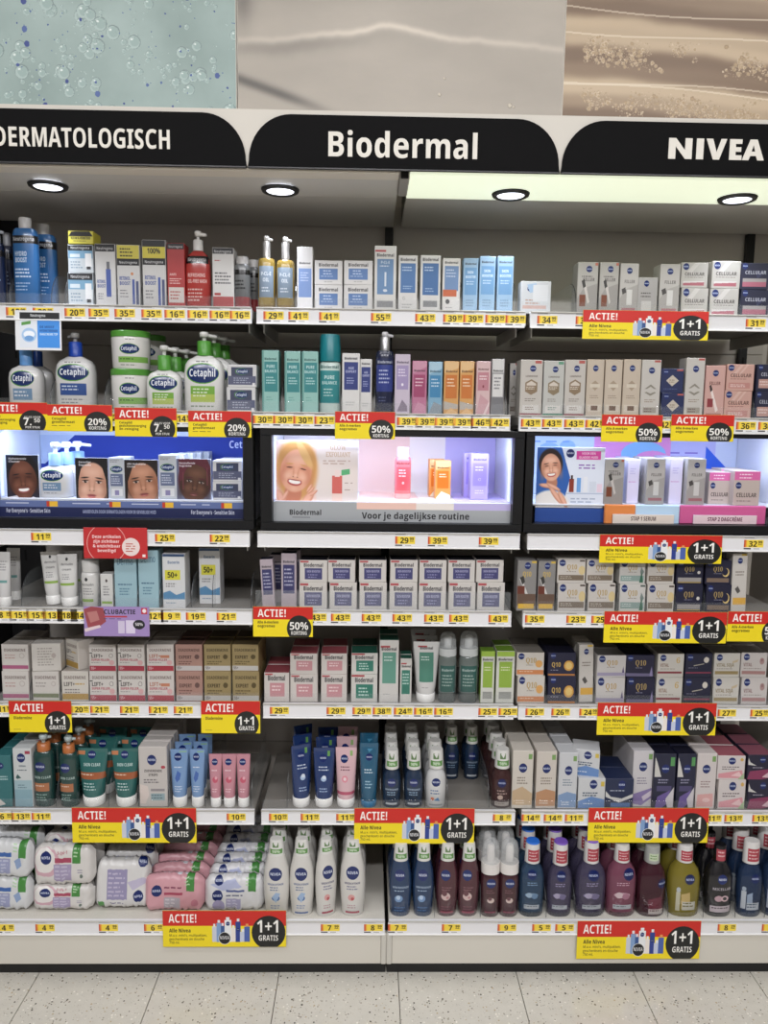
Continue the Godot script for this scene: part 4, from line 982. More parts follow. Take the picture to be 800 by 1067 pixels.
	D("milk_rose", 27, 62, "b dddad4; n 0.5 0.28 0.24; t VERZACHTENDE 0.5 0.46 0.03 4a4a6a 0.6; l 0.28 0.49 0.44 2 0.04 7a7a9a; e 0.46 0.68 0.13 0.12 e09a98; e 0.5 0.7 0.06 0.06 c04a50; l 0.3 0.8 0.4 2 0.04 c09aa0; r 0.24 0.91 0.52 0.035 b03a50")
	D("lotion_blue", 25, 55, "b 193760; n 0.46 0.24 0.22; t VERFRISSENDE 0.5 0.47 0.035 c4d4e8 0.7; l 0.24 0.51 0.5 1 0.04 a4c0e0; e 0.42 0.66 0.17 0.14 6a94c8; e 0.4 0.64 0.09 0.09 b8d2ee; l 0.24 0.82 0.5 2 0.05 3f6aa4")
	D("lotion_wine", 25, 55, "b 51242f; n 0.4 0.24 0.21; l 0.24 0.45 0.5 2 0.04 8a5a64; e 0.42 0.62 0.2 0.16 d8b8b4; e 0.36 0.56 0.12 0.12 6a3a44; e 0.5 0.64 0.06 0.05 b87a80; l 0.24 0.8 0.5 2 0.05 7a4450; r 0.2 0.9 0.56 0.04 9a3a50")
	D("foam_wine", 20, 46, "b 451f28; n 0.5 0.2 0.24; l 0.26 0.36 0.46 2 0.05 7a4a54; e 0.5 0.6 0.18 0.14 d8c0b8; e 0.46 0.56 0.1 0.1 6a3a44; r 0.2 0.86 0.56 0.04 8a2f48")
	var mic := "n %s 0.2 0.18; l 0.28 0.34 0.44 2 0.04 %s; e 0.46 0.58 0.26 0.09 %s; e 0.36 0.58 0.12 0.1 %s; e 0.58 0.6 0.12 0.1 %s; r 0.18 0.76 0.6 0.08 c4ccd4; l 0.2 0.78 0.5 1 0.04 6a7480; r 0.1 0.9 0.8 0.1 %s"
	D("mic_blue", 25, 52, "b 2c4868; " + mic % ["0.46", "8aa8c8", "7a9cc0", "a8c4de", "6d92ba", "1a2a3c"])
	D("mic_purple", 27, 52, "b 4a4460; " + mic % ["0.5", "a49cc0", "8c84ac", "b8b0d0", "7c74a0", "2a2440"])
	D("mic_pink", 31, 54, "b 84445c; " + mic % ["0.66", "d8a8bc", "d4a4b8", "e8ccd4", "b87a94", "5a2438"])
	D("mic_wine", 29, 54, "b 461c2a; n 0.8 0.36 0.16; p 0.34 0.66 0.8 0.6 0.84 0.84 0.36 0.88 7a2c42; r 0.36 0.84 0.5 0.1 d8ccc8; l 0.4 0.86 0.36 1 0.05 6a4448")
	D("mic_yellow", 33, 54, "b 8a7c24; n 0.58 0.28 0.15; r 0.2 0.52 0.12 0.36 d8d4b8; e 0.26 0.48 0.06 0.08 c8d0d8; p 0.34 0.56 0.6 0.52 0.64 0.84 0.36 0.84 d8b870; r 0.38 0.7 0.4 0.16 d8d6c8; l 0.4 0.72 0.36 2 0.05 7a7440")
	D("mic_black", 28, 54, "b 16161c; n 0.5 0.28 0.17; t MICELLAR 0.5 0.48 0.05 c8c0c8 0.7; e 0.4 0.64 0.14 0.11 c09aa4; e 0.62 0.64 0.14 0.11 d8b4bc; e 0.62 0.64 0.07 0.06 2a2a30; r 0.14 0.78 0.74 0.12 c8bcc4; l 0.18 0.81 0.6 1 0.05 5a4a54")
	D("mic_navy", 26, 54, "b 20365a; n 0.58 0.26 0.17; r 0.1 0.5 0.16 0.34 c8d0dc; e 0.18 0.46 0.07 0.09 aebccc; p 0.3 0.56 0.5 0.52 0.54 0.84 0.3 0.84 a0b4d0; r 0.3 0.72 0.5 0.14 c4ccd8; l 0.32 0.74 0.44 2 0.05 4a5a74")
	D("cap_green", 16, 18, "b e4e4e0; r 0.3 0.16 0.36 0.3 6a8a5a; p 0.34 0.2 0.5 0.4 0.62 0.2 0.5 0.1 e4e4e0; r 0.14 0.56 0.72 0.28 5f9a4a; t 98% 0.5 0.78 0.16 e4f0dc 0.5")
	D("cap_red", 18, 16, "b e2e0dd; r 0.16 0.3 0.7 0.58 b02c3c; l 0.22 0.4 0.56 3 0.15 e8b8bc")
	D("cap_red_black", 16, 14, "b 15151a; r 0.1 0.2 0.8 0.66 b03040; l 0.18 0.34 0.6 2 0.2 e8b8bc")
	D("cap_grey", 16, 16, "b a8aca8; r 0.2 0.4 0.6 0.4 c4d4b0; l 0.26 0.5 0.46 2 0.14 5f8a4a")
	D("gift_box", 32, 31, "b c9ccd0; n 0.3 0.22 0.09; p 0.2 0.1 0.5 0.05 0.6 0.3 0.3 0.36 9ab8d8; l 0.16 0.56 0.5 3 0.1 b08a78; r 0.06 0.74 0.8 0.1 c8a49a; r 0.4 0.1 0.5 0.5 d8dade")

# ---------------------------------------------------------------- signs, display prints and posters
func sign_designs() -> void:
	ink_sat = 1.0
	ink_val = 1.0
	var row := ""   # the line-up of care products printed on the wide signs
	for q in [[0.40, 0.36, 0.035, 0.5, "c8ccd8"], [0.435, 0.26, 0.04, 0.6, "7f9fc8"], [0.47, 0.34, 0.03, 0.52, "34558c"], [0.50, 0.18, 0.055, 0.68, "e6e8ea"], [0.555, 0.4, 0.035, 0.46, "ece4dc"], [0.59, 0.22, 0.04, 0.64, "2c3f8c"], [0.625, 0.5, 0.05, 0.36, "c4cce0"], [0.66, 0.36, 0.045, 0.5, "4a62a8"]]:
		row += "r %s %s %s %s %s; r %s %s %s 0.08 %s; " % [q[0], q[1] + 0.08, q[2], q[3] - 0.08, q[4], q[0] + q[2] * 0.25, q[1], q[2] * 0.5, "e09858" if q[0] > 0.65 else "e4e6e8"]
	row += "n 0.527 0.36 0.016; n 0.61 0.52 0.012; e 0.5 0.76 0.05 0.05 e8e8e4; e 0.5 0.76 0.046 0.046 17181c; t NIVEA 0.5 0.79 0.09 f0f0f0 0.08; "
	D("promo_wide", 128, 37, "b f0d91e; r 0 0 1 0.42 c9281f; T ACTIE! 0.045 0.33 0.23 faf6f0 0.24; T Alle_Nivea 0.05 0.6 0.1 2c2a10 0.18; I M.u.v._mini's,_multipakken, 0.05 0.71 0.065 4a4618 0.31; I geschenksets_en_douche 0.05 0.81 0.065 4a4618 0.3; I 750_ml. 0.05 0.91 0.065 4a4618 0.1; " + row + "e 0.857 0.6 0.137 0.132 191a19; t 1+1 0.857 0.6 0.34 f6f4ee 0.21; t GRATIS 0.857 0.83 0.15 f6f4ee 0.17", 4.2)
	var small := "b f0d91e; r 0 0 1 0.42 c9281f; T ACTIE! 0.07 0.34 0.25 faf6f0 0.5; %s; e 0.77 0.72 0.205 0.205 20211f; "
	D("promo_half", 64, 30, small % "T Alle_A-merken 0.07 0.56 0.09 3c3812 0.36; T oogcremes 0.07 0.68 0.09 3c3812 0.3" + "t 50% 0.77 0.76 0.25 f6f4ee 0.36; t KORTING 0.77 0.93 0.12 f6f4ee 0.28", 4.6)
	D("promo_twenty", 66, 29, small % "T Cetaphil 0.07 0.58 0.09 3c3812 0.3; T grootformaat 0.07 0.7 0.09 3c3812 0.36; l 0.07 0.78 0.3 1 0.05 6a6420" + "t 20% 0.77 0.76 0.25 f6f4ee 0.36; t KORTING 0.77 0.93 0.12 f6f4ee 0.28", 4.6)
	D("promo_price", 65, 30, small % "T Cetaphil 0.07 0.56 0.08 3c3812 0.26; T gezichtsverzorging 0.07 0.67 0.08 3c3812 0.44; T en_-reiniging 0.07 0.78 0.08 3c3812 0.4" + "t ALLES_VOOR 0.77 0.56 0.07 f6f4ee 0.26; t 7. 0.7 0.82 0.26 f6f4ee 0.2; t 50 0.84 0.72 0.14 f6f4ee 0.14; t PER_STUK 0.77 0.94 0.08 f6f4ee 0.26", 4.6)
	D("promo_gratis", 63, 32, small % "T Diadermine 0.07 0.58 0.09 3c3812 0.3; l 0.07 0.9 0.14 1 0.04 8a842c" + "t 1+1 0.77 0.74 0.27 f6f4ee 0.34; t GRATIS 0.77 0.91 0.13 f6f4ee 0.28", 4.6)
	D("secure_sign", 67, 32, "b bf2f32; e 0.36 0.52 0.31 0.31 e4b0aa; e 0.36 0.52 0.3 0.3 bf2f32; t Deze_artikelen 0.36 0.34 0.1 f8ecea 0.46; t zijn_zichtbaar 0.36 0.49 0.1 f8ecea 0.42; t &_onzichtbaar 0.36 0.64 0.1 f8ecea 0.44; t beveiligd 0.36 0.79 0.1 f8ecea 0.3; e 0.74 0.62 0.14 0.14 ead8d4; l 0.66 0.5 0.16 4 0.08 c06a62; r 0.92 0.86 0.05 0.09 f0e4e0", 4.6)
	D("club_sign", 68, 30, "b a088bc; p 0 0.1 0.12 0 0.3 0.05 0.34 0.5 0.22 0.7 0.06 0.72 9a4a52; p 0.05 0.2 0.2 0.15 0.24 0.45 0.1 0.55 b87a78; p 0.0 0.75 0.24 0.62 0.26 0.7 0.02 0.86 e0ccd0; T CLUBACTIE 0.3 0.25 0.15 1c1a24 0.52; r 0.3 0.31 0.36 0.05 b83a48; l 0.3 0.4 0.3 1 0.05 5a4a70; r 0.52 0.48 0.1 0.42 cfc4dc; r 0.64 0.46 0.14 0.44 d8cee4; e 0.84 0.6 0.09 0.07 1f2024; t 50% 0.84 0.64 0.1 f4f0f4 0.13; r 0.88 0.04 0.09 0.2 c0303a; e 0.925 0.14 0.03 0.03 f2e8ea", 4.6)
	D("info_card", 47, 42, "b e6e8ea; r 0.1 0.05 0.86 0.17 14161a; t Neutrogena 0.5 0.16 0.07 e8eaec 0.34; r 0.48 0.22 0.48 0.72 3f8fe0; r 0.1 0.22 0.38 0.72 dfe6ee; p 0.14 0.3 0.34 0.26 0.34 0.34 0.14 0.38 5a9a4a; e 0.3 0.62 0.16 0.16 a8c8ea; e 0.3 0.6 0.12 0.08 eef4fa; e 0.3 0.7 0.1 0.06 6f9fd4; T DE_MEEST 0.53 0.44 0.055 18407c 0.38; T HYDRATERENDE 0.53 0.53 0.055 18407c 0.4; T DAGCREME_TIP 0.53 0.62 0.055 e8f0fa 0.4", 4.6)
	# photographs printed on the display cards
	D("face_dark", 35, 49, "b 1a2030", 5.0)
	portrait(cells.face_dark, 0.5, 0.5, 0.44, -4, "6b4132", "4a2a20", "8c5c48", "141216", "8c4c48", true)
	draw(cells.face_dark, "p 0 1 0 0.9 0.3 0.86 0.42 0.95 0.6 0.95 0.8 0.88 1 0.94 1 1 d2ced2; T Hydraterende 0.08 0.1 0.042 f0f0f4 0.74; T Cleanser 0.08 0.16 0.042 f0f0f4 0.5; e 0.2 0.94 0.11 0.05 6a80b4")
	D("face_pale", 35, 47, "b 18181c", 5.0)
	portrait(cells.face_pale, 0.5, 0.56, 0.5, 3, "cf9f88", "a87862", "e6bea8", "141315", "b86460", false)
	draw(cells.face_pale, "p 0 0 0.5 0 0.2 0.16 0.09 0.5 0.05 1 0 1 161517; p 1 0 0.5 0 0.8 0.14 0.93 0.5 0.96 1 1 1 161517; T Gevoelige 0.1 0.12 0.042 f0f0f4 0.6; T Dagcreme 0.1 0.18 0.042 f0f0f4 0.5; e 0.24 0.94 0.11 0.05 6a80b4")
	D("face_tan", 35, 46, "b 8a7a70", 5.0)
	portrait(cells.face_tan, 0.54, 0.52, 0.48, -6, "b07e64", "86563e", "d09c80", "241a17", "a85c54", false)
	draw(cells.face_tan, "p 0 0 0.56 0 0.24 0.18 0.1 0.5 0.08 0.9 0 1 221917; p 1 0 0.56 0 0.86 0.14 0.97 0.4 1 0.6 221917; T 48U_Hydratatie 0.08 0.12 0.042 f0f0f4 0.74; T Creme 0.08 0.18 0.042 f0f0f4 0.4; e 0.24 0.95 0.11 0.05 6a80b4")
	D("face_deep", 36, 46, "b 6a7088", 5.0)
	portrait(cells.face_deep, 0.54, 0.54, 0.43, 8, "553729", "37221a", "7a5442", "4a1f2a", "7c4844", false)
	draw(cells.face_deep, "p 0.06 0 0.9 0 1 0.24 0.86 0.22 0.56 0.12 0.3 0.2 0.14 0.5 0.1 0.5 5a2632; r 0.18 0.3 0.025 0.4 6e3440; r 0.88 0.2 0.03 0.4 6e3440; p 0 1 0.2 0.92 0.86 0.94 1 1 c8ccd8; T Herstellende 0.08 0.12 0.042 f0f0f4 0.7; T Dagcreme 0.08 0.18 0.042 f0f0f4 0.5; e 0.24 0.95 0.11 0.05 6a80b4")
	D("woman_laugh", 88, 72, "b ecd2c8; p 0.5 0 1 0 1 1 0.5 1 e8dcd6; r 0 0.9 0.5 0.1 e8b8a4", 4.6)
	var wl: Dictionary = cells.woman_laugh
	soft(wl, 0.26, 0.42, 0.27, 0.4, 0, 0.2, Color("d6a064"))
	portrait(wl, 0.26, 0.42, 0.195, 8, "e6ab90", "cc8468", "f4c8b0", "d09a5c", "b04c4a", true)
	soft(wl, 0.36, 0.2, 0.05, 0.2, -28, 0.3, Color("e0b478"))
	for q in [[0.08, 0.84, 0.05, 0.2, -24.0], [0.13, 0.8, 0.022, 0.13, 30.0], [0.4, 0.84, 0.05, 0.2, 36.0], [0.44, 0.72, 0.016, 0.1, 44.0], [0.47, 0.76, 0.016, 0.1, 52.0], [0.42, 0.69, 0.016, 0.1, 34.0]]:
		soft(wl, q[0], q[1], q[2], q[3] * 0.6, q[4], 0.25, Color("d8987e"))
		soft(wl, q[0] - 0.006, q[1] - 0.006, q[2] * 0.75, q[3] * 0.55, q[4], 0.5, Color("eeb8a0"))
	draw(wl, "s GLOW 0.76 0.13 0.07 c8a888 0.2; s EXFOLIANT 0.76 0.23 0.07 c8a888 0.3; l 0.58 0.28 0.36 2 0.04 c8b0a4; r 0.69 0.5 0.12 0.38 d46a62; r 0.72 0.42 0.06 0.1 ecd8d2; r 0.69 0.76 0.12 0.12 f0d4c8; p 0.8 0.42 0.9 0.4 0.9 0.48 0.8 0.5 5fb07a; l 0.84 0.6 0.1 1 0.03 b09a90; l 0.84 0.7 0.1 1 0.03 b09a90")
	D("woman_smile", 72, 62, "b dfe6f4; p 0 0 0.36 0 0.5 0.5 0.4 1 0 1 2f5fae", 4.6)
	var ws: Dictionary = cells.woman_smile
	soft(ws, 0.22, 0.98, 0.3, 0.24, 0, 0.1, Color("ebe8e6"))
	portrait(ws, 0.21, 0.32, 0.15, -6, "dfa88e", "b87e66", "f2c8b2", "281b19", "b85a58", true)
	for q in [[0.16, 0.64, 0.12, 0.035, 8.0], [0.26, 0.66, 0.12, 0.03, 26.0], [0.3, 0.8, 0.16, 0.04, 52.0], [0.4, 0.86, 0.14, 0.04, 60.0]]:
		soft(ws, q[0], q[1], q[2], q[3], q[4], 0.25, Color("c88c74"))
		soft(ws, q[0], q[1] - 0.008, q[2] * 0.95, q[3] * 0.7, q[4], 0.5, Color("e8b49c"))
	draw(ws, "n 0.49 0.1 0.06; r 0.58 0.06 0.36 0.14 d84aa0; t VOOR_EEN 0.76 0.115 0.035 f8e8f4 0.28; t GLADDE_HUID 0.76 0.18 0.035 f8e8f4 0.32; l 0.62 0.28 0.28 2 0.05 8a5ab0; r 0.49 0.52 0.07 0.22 8c3a2a; r 0.51 0.46 0.03 0.07 3a2a28; r 0.6 0.5 0.06 0.24 6fa4e0; r 0.7 0.48 0.06 0.26 e8ecf4; r 0.79 0.56 0.1 0.18 d4dcea; r 0.9 0.6 0.08 0.14 e8d4e4; r 0.44 0.75 0.56 0.02 b8c4dc; l 0.52 0.84 0.4 2 0.05 a8b4cc")
	D("case_left_back", 220, 70, "b 2a3f9e; r 0 0 1 0.14 dfe8f6; p 0.0 0.14 0.16 0.14 0.02 0.6 0 0.6 c4d4ee; T Cetaphil 0.86 0.32 0.12 e4ecfa 0.16", 2.4)
	D("case_left_fascia", 244, 20, "b 1c2450; r 0 0 1 0.4 5f6fa0; l 0.03 0.14 0.1 1 0.14 c8d0e4; l 0.3 0.14 0.16 1 0.14 c8d0e4; l 0.54 0.14 0.14 1 0.14 c8d0e4; l 0.74 0.14 0.16 1 0.14 c8d0e4; r 0.2 0.04 0.04 0.32 e8b83a; r 0.195 0.04 0.012 0.32 c0402c; r 0.455 0.04 0.04 0.32 e8b83a; r 0.45 0.04 0.012 0.32 c0402c; r 0.67 0.04 0.04 0.32 e8b83a; r 0.665 0.04 0.012 0.32 c0402c; r 0.91 0.04 0.04 0.32 e8b83a; r 0.905 0.04 0.012 0.32 c0402c; t For_Everyone's_·_Sensitive_Skin 0.12 0.74 0.24 e4e8f4 0.18; t AANBEVOLEN_DOOR_DERMATOLOGEN_VOOR_DE_GEVOELIGE_HUID 0.49 0.74 0.2 b8c0dc 0.3; t For_Everyone's_·_Sensitive_Skin 0.87 0.74 0.24 e4e8f4 0.18", 4.4)
	D("case_mid_back", 248, 74, "b ece4e2; r 0.35 0 0.24 1 efd2c8; r 0.59 0 0.17 1 f2ece6; r 0.76 0 0.24 1 c9c0ec", 2.0)
	D("case_mid_fascia", 248, 21, "b a9adb0; r 0.35 0 0.25 0.36 efc9bc; r 0.6 0 0.16 0.36 f0e9e2; r 0.76 0 0.24 0.36 c4baea; t Biodermal 0.135 0.68 0.26 1e1e22 0.14; l 0.08 0.78 0.12 1 0.09 5a5c60; t Voor_je_dagelijkse_routine 0.6 0.84 0.32 1e1e22 0.46", 4.4)
	D("case_right_back", 190, 72, "b dce4f8; r 0.0 0 0.36 1 cfe0fa; r 0.36 0.0 0.5 0.7 e69ad4; r 0.7 0 0.2 0.7 c6c6f4; e 0.16 0.3 0.05 0.05 9fc4ee; e 0.24 0.22 0.035 0.035 9fc4ee; e 0.3 0.36 0.03 0.03 9fc4ee; e 0.58 0.34 0.1 0.08 8fc4ee; e 0.62 0.44 0.08 0.06 e69ad4; p 0.86 0.2 1 0.7 0.86 0.8 3a6ae0; l 0.06 0.14 0.2 1 0.06 8ab0e0; l 0.7 0.3 0.14 3 0.06 8a7ad0", 2.2)
	D("plate_serum", 60, 10, "b e2d6cc; t STAP_1_SERUM 0.5 0.68 0.44 5a4a48 0.42", 4.4)
	D("plate_cream", 62, 10, "b e4ccd2; t STAP_2_DAGCRÈME 0.5 0.68 0.44 5a2a40 0.56", 4.4)
	D("glow_bottle", 17, 46, "b e2767c; t Biodermal 0.5 0.18 0.05 5a2830 0.8; r 0.1 0.24 0.8 0.56 dd5f68; l 0.24 0.3 0.5 3 0.07 f8dcdc; e 0.5 0.62 0.07 0.09 f4d0d0; r 0 0.88 1 0.12 eeb0b0", 3.6)
	D("vit_box", 17, 50, "b e89a50; p 0 0 1 0 1 0.14 0 0.24 f0c088; t Biodermal 0.5 0.2 0.04 5a2c10 0.8; r 0.12 0.26 0.76 0.46 e0761e; l 0.24 0.34 0.5 2 0.06 fbe4c4; p 0 1 0.4 0.8 1 0.9 1 1 f0e0cc", 3.6)
	D("night_box", 18, 48, "b b3a6ea; t Biodermal 0.5 0.14 0.04 40346a 0.8; r 0.1 0.2 0.8 0.5 9a8ae0; l 0.24 0.28 0.5 2 0.06 eee8fc; e 0.5 0.56 0.08 0.08 d8cef6; e 0.5 0.56 0.06 0.06 9a8ae0; l 0.24 0.8 0.5 2 0.05 e0d8f8", 3.6)
	D("pale_box", 18, 44, "b d9d4ee; l 0.1 0.5 0.8 1 0.04 c07ac0; l 0.2 0.2 0.5 3 0.05 b8b0dc", 3.0)
	D("cream_pink", 28, 32, "b bdb0a8; r 0 0 1 0.26 d86aa4; l 0.2 0.08 0.6 2 0.09 f6d8e8; n 0.18 0.42 0.11; t CELLULAR 0.5 0.76 0.12 4a4240 0.8; l 0.14 0.86 0.7 1 0.06 7a706c", 3.6)

func poster_blue() -> Image:
	var im := Image.create(640, 400, false, Image.FORMAT_RGBA8)
	var nz := FastNoiseLite.new()
	nz.seed = 3
	nz.frequency = 0.004
	for y in 400:
		for x in 640:
			var k := nz.get_noise_2d(x, y) * 0.09
			im.set_pixel(x, y, Color(0.60 + k, 0.68 + k, 0.66 + k))
	var clip := Rect2i(0, 0, 640, 400)
	for i in 1700:
		var c := Vector2(rng.randf_range(0, 640), rng.randf_range(0, 400))
		if nz.get_noise_2d(c.x * 2.0, c.y * 2.0) < -0.06: continue
		var r := 1.2 + pow(rng.randf(), 5) * 13.0
		ellipse_at(im, clip, c.x, c.y, r, r, Color(0.50, 0.57, 0.56))
		ellipse_at(im, clip, c.x - r * 0.06, c.y + r * 0.06, r * 0.9, r * 0.9, Color(0.68, 0.76, 0.74))
		ellipse_at(im, clip, c.x + r * 0.1, c.y - r * 0.05, r * 0.72, r * 0.72, Color(0.61, 0.70, 0.68))
		ellipse_at(im, clip, c.x - r * 0.35, c.y - r * 0.35, r * 0.2, r * 0.16, Color(0.88, 0.92, 0.9))
	for i in 230:
		var r := 0.9 + pow(rng.randf(), 6) * 5.0
		ellipse_at(im, clip, rng.randf_range(0, 640), rng.randf_range(0, 400), r, r * rng.randf_range(0.8, 1.2), Color(0.12, 0.2, 0.5).lerp(Color(0.3, 0.4, 0.62), rng.randf()))
	return im

func poster_cream() -> Image:
	var im := Image.create(512, 320, false, Image.FORMAT_RGBA8)
	var nz := FastNoiseLite.new()
	nz.seed = 11
	nz.frequency = 0.004
	for y in 320:
		for x in 512:
			var ridge := 198.0 - 11.0 * exp(-pow((x - 235.0) / 60.0, 2)) + 0.06 * absf(x - 235.0) + nz.get_noise_2d(x * 1.5, 0) * 8.0
			var d := y - ridge
			var v := 0.70 + nz.get_noise_2d(x * 0.7, y * 1.6) * 0.05 - 0.05 * smoothstep(0.0, 60.0, -d) * (1.0 - x / 512.0)
			v += 0.16 * exp(-d * d / 26.0) * (0.5 + 0.5 * exp(-pow((x - 240.0) / 150.0, 2))) - 0.10 * exp(-pow(d - 12, 2) / 120.0) * exp(-pow((x - 90.0) / 130.0, 2))
			var d2 := y - 268.0 - x * 0.32
			v -= 0.30 * exp(-d2 * d2 / 60.0) * (1.0 - smoothstep(60.0, 170.0, x))
			v -= 0.18 * exp(-pow((x - 8.0) / 16.0, 2)) * exp(-pow((y - 150.0) / 40.0, 2))
			im.set_pixel(x, y, Color(v, v * 0.955, v * 0.885))
	var clip := Rect2i(0, 0, 512, 320)
	for q in [[318, 286, 3.0], [430, 300, 4.0], [436, 302, 2.0], [325, 262, 2.0]]:
		ellipse_at(im, clip, q[0], q[1], q[2], q[2], Color(0.62, 0.59, 0.53))
		ellipse_at(im, clip, q[0] - 0.6, q[1] - 0.8, q[2] * 0.7, q[2] * 0.7, Color(0.8, 0.77, 0.7))
	return im

func poster_brown() -> Image:
	var im := Image.create(512, 320, false, Image.FORMAT_RGBA8)
	var nz := FastNoiseLite.new()
	nz.seed = 21
	nz.frequency = 0.005
	for y in 320:
		for x in 512:
			var w := y + 10.0 * sin(x * 0.009 + 1.0) + nz.get_noise_2d(x * 0.5, y) * 12.0 - x * 0.05
			var s := 0.5 + 0.5 * sin(w * 0.072 + 0.6)
			s = s * 0.75 + 0.25 * (0.5 + 0.5 * sin(w * 0.19 + x * 0.004))
			im.set_pixel(x, y, Color("7d6650").lerp(Color("c9b496"), smoothstep(0.05, 0.95, s)))
	var clip := Rect2i(0, 0, 512, 320)
	for i in 8000:
		var x := rng.randf_range(30, 512)
		var mid := (214.0 + x * 0.05) if i % 2 else (292.0 + x * 0.04)
		var y := mid + (rng.randf() + rng.randf() - 1.0) * 26.0
		if nz.get_noise_2d(x * 2, y * 3) < -0.1: continue
		var r := 0.4 + pow(rng.randf(), 8) * 3.2
		ellipse_at(im, clip, x, y, r, r, Color("d8c6aa").lerp(Color("8f7658"), rng.randf() * 0.8))
		if r > 1.6: ellipse_at(im, clip, x + 0.3, y + 0.3, r * 0.7, r * 0.7, Color("b39a78"))
	for k in 4:
		var y0: float = [150, 184, 258, 264][k]
		for x in 512:
			var yy := y0 + 5 * sin(x * 0.011 + k) + x * 0.05
			for t in 3:
				var q := Vector2i(x, int(yy) + t)
				if clip.has_point(q): im.set_pixelv(q, im.get_pixelv(q).lerp(Color("ecdfc8"), [0.4, 0.8, 0.3][t]))
	return im

func terrazzo() -> Image:
	var im := Image.create(1024, 1024, false, Image.FORMAT_RGBA8)
	var clip := Rect2i(0, 0, 1024, 1024)
	var nz := FastNoiseLite.new()
	nz.frequency = 0.01
	for y in 1024:
		for x in 1024:
			var k := nz.get_noise_2d(x, y) * 0.02 + rng.randf_range(-0.015, 0.015)
			im.set_pixel(x, y, Color(0.79 + k, 0.775 + k, 0.735 + k))
	for i in 2600:
		var r := 1.2 + pow(rng.randf(), 3) * 4.5
		var c: Color = [Color("57534c"), Color("8a8376"), Color("b3a48a"), Color("e4e0d6"), Color("a09a8e")][rng.randi() % 5]
		ellipse_at(im, clip, rng.randf_range(0, 1024), rng.randf_range(0, 1024), r, r * rng.randf_range(0.6, 1.3), c)
	return im

# ---------------------------------------------------------------- the place
func _ready() -> void:
	rng.seed = 20240607
	ts = TextServerManager.get_primary_interface()
	# camera
	basis_cam = Basis.from_euler(Vector3(deg_to_rad(-7.3215), deg_to_rad(-1.1536), deg_to_rad(0.7572)))
	var cam := Camera3D.new()
	cam.name = "camera"
	cam.transform = Transform3D(basis_cam, CAM)
	cam.fov = rad_to_deg(2.0 * atan(533.5 / FOC))
	cam.near = 0.02
	add_child(cam)
	cam.current = true
	# surroundings: an enclosed shop, so no sky
	var we := WorldEnvironment.new()
	we.name = "surroundings"
	var env := Environment.new()
	env.background_mode = Environment.BG_COLOR
	env.background_color = Color(0.02, 0.02, 0.02)
	env.tonemap_mode = Environment.TONE_MAPPER_LINEAR
	env.tonemap_exposure = 0.69
	env.sdfgi_enabled = true
	env.ssao_enabled = true
	env.ssil_enabled = true
	we.environment = env
	add_child(we)
	# shop ceiling lights over the aisle
	for x in [-1.35, 0.0, 1.35]:
		ceiling_light(Vector3(x, 2.95, 1.55), 1.2)
	for x in [-1.35, 0.0, 1.35]:
		ceiling_light(Vector3(x, 2.95, 3.3), 7.0)
	designs()
	sign_designs()
	room()
	unit()
	shelves()
	cases()
	goods_top()
	goods_second()
	goods_fourth()
	goods_fifth()
	goods_sixth()
	goods_bottom()
	signs()
	dividers_between()
	finish_labels()
	close_prints()

func ceiling_light(at: Vector3, energy: float) -> void:
	var o := base("ceiling_light", at)
	tag(o, "long white ceiling light %s over the aisle" % ["beside the end wall", "at mid aisle", "above the serum side"][roundi(at.x / 1.35) + 1] + (", near row" if at.z < 2 else ", far row"), "ceiling light", "ceiling lights over the aisle")
	part("housing", box_mesh(1.2, 0.05, 0.3, 0.004), mat("e4e4e2", 0.4), o)
	part("diffuser", box_mesh(1.14, 0.006, 0.24, 0.001), glow_mat("fdfcff", 2.0), o, Vector3(0, -0.007, 0))
	var l := AreaLight3D.new()
	l.name = "ceiling_lamp"
	l.area_size = Vector2(1.14, 0.24)
	l.light_energy = energy
	l.light_color = Color("fdfcff")
	l.shadow_enabled = true
	l.set("area_range", 9.0)
	o.add_child(l)
	l.position = Vector3(0, -0.012, 0)
	l.rotation.x = -PI / 2

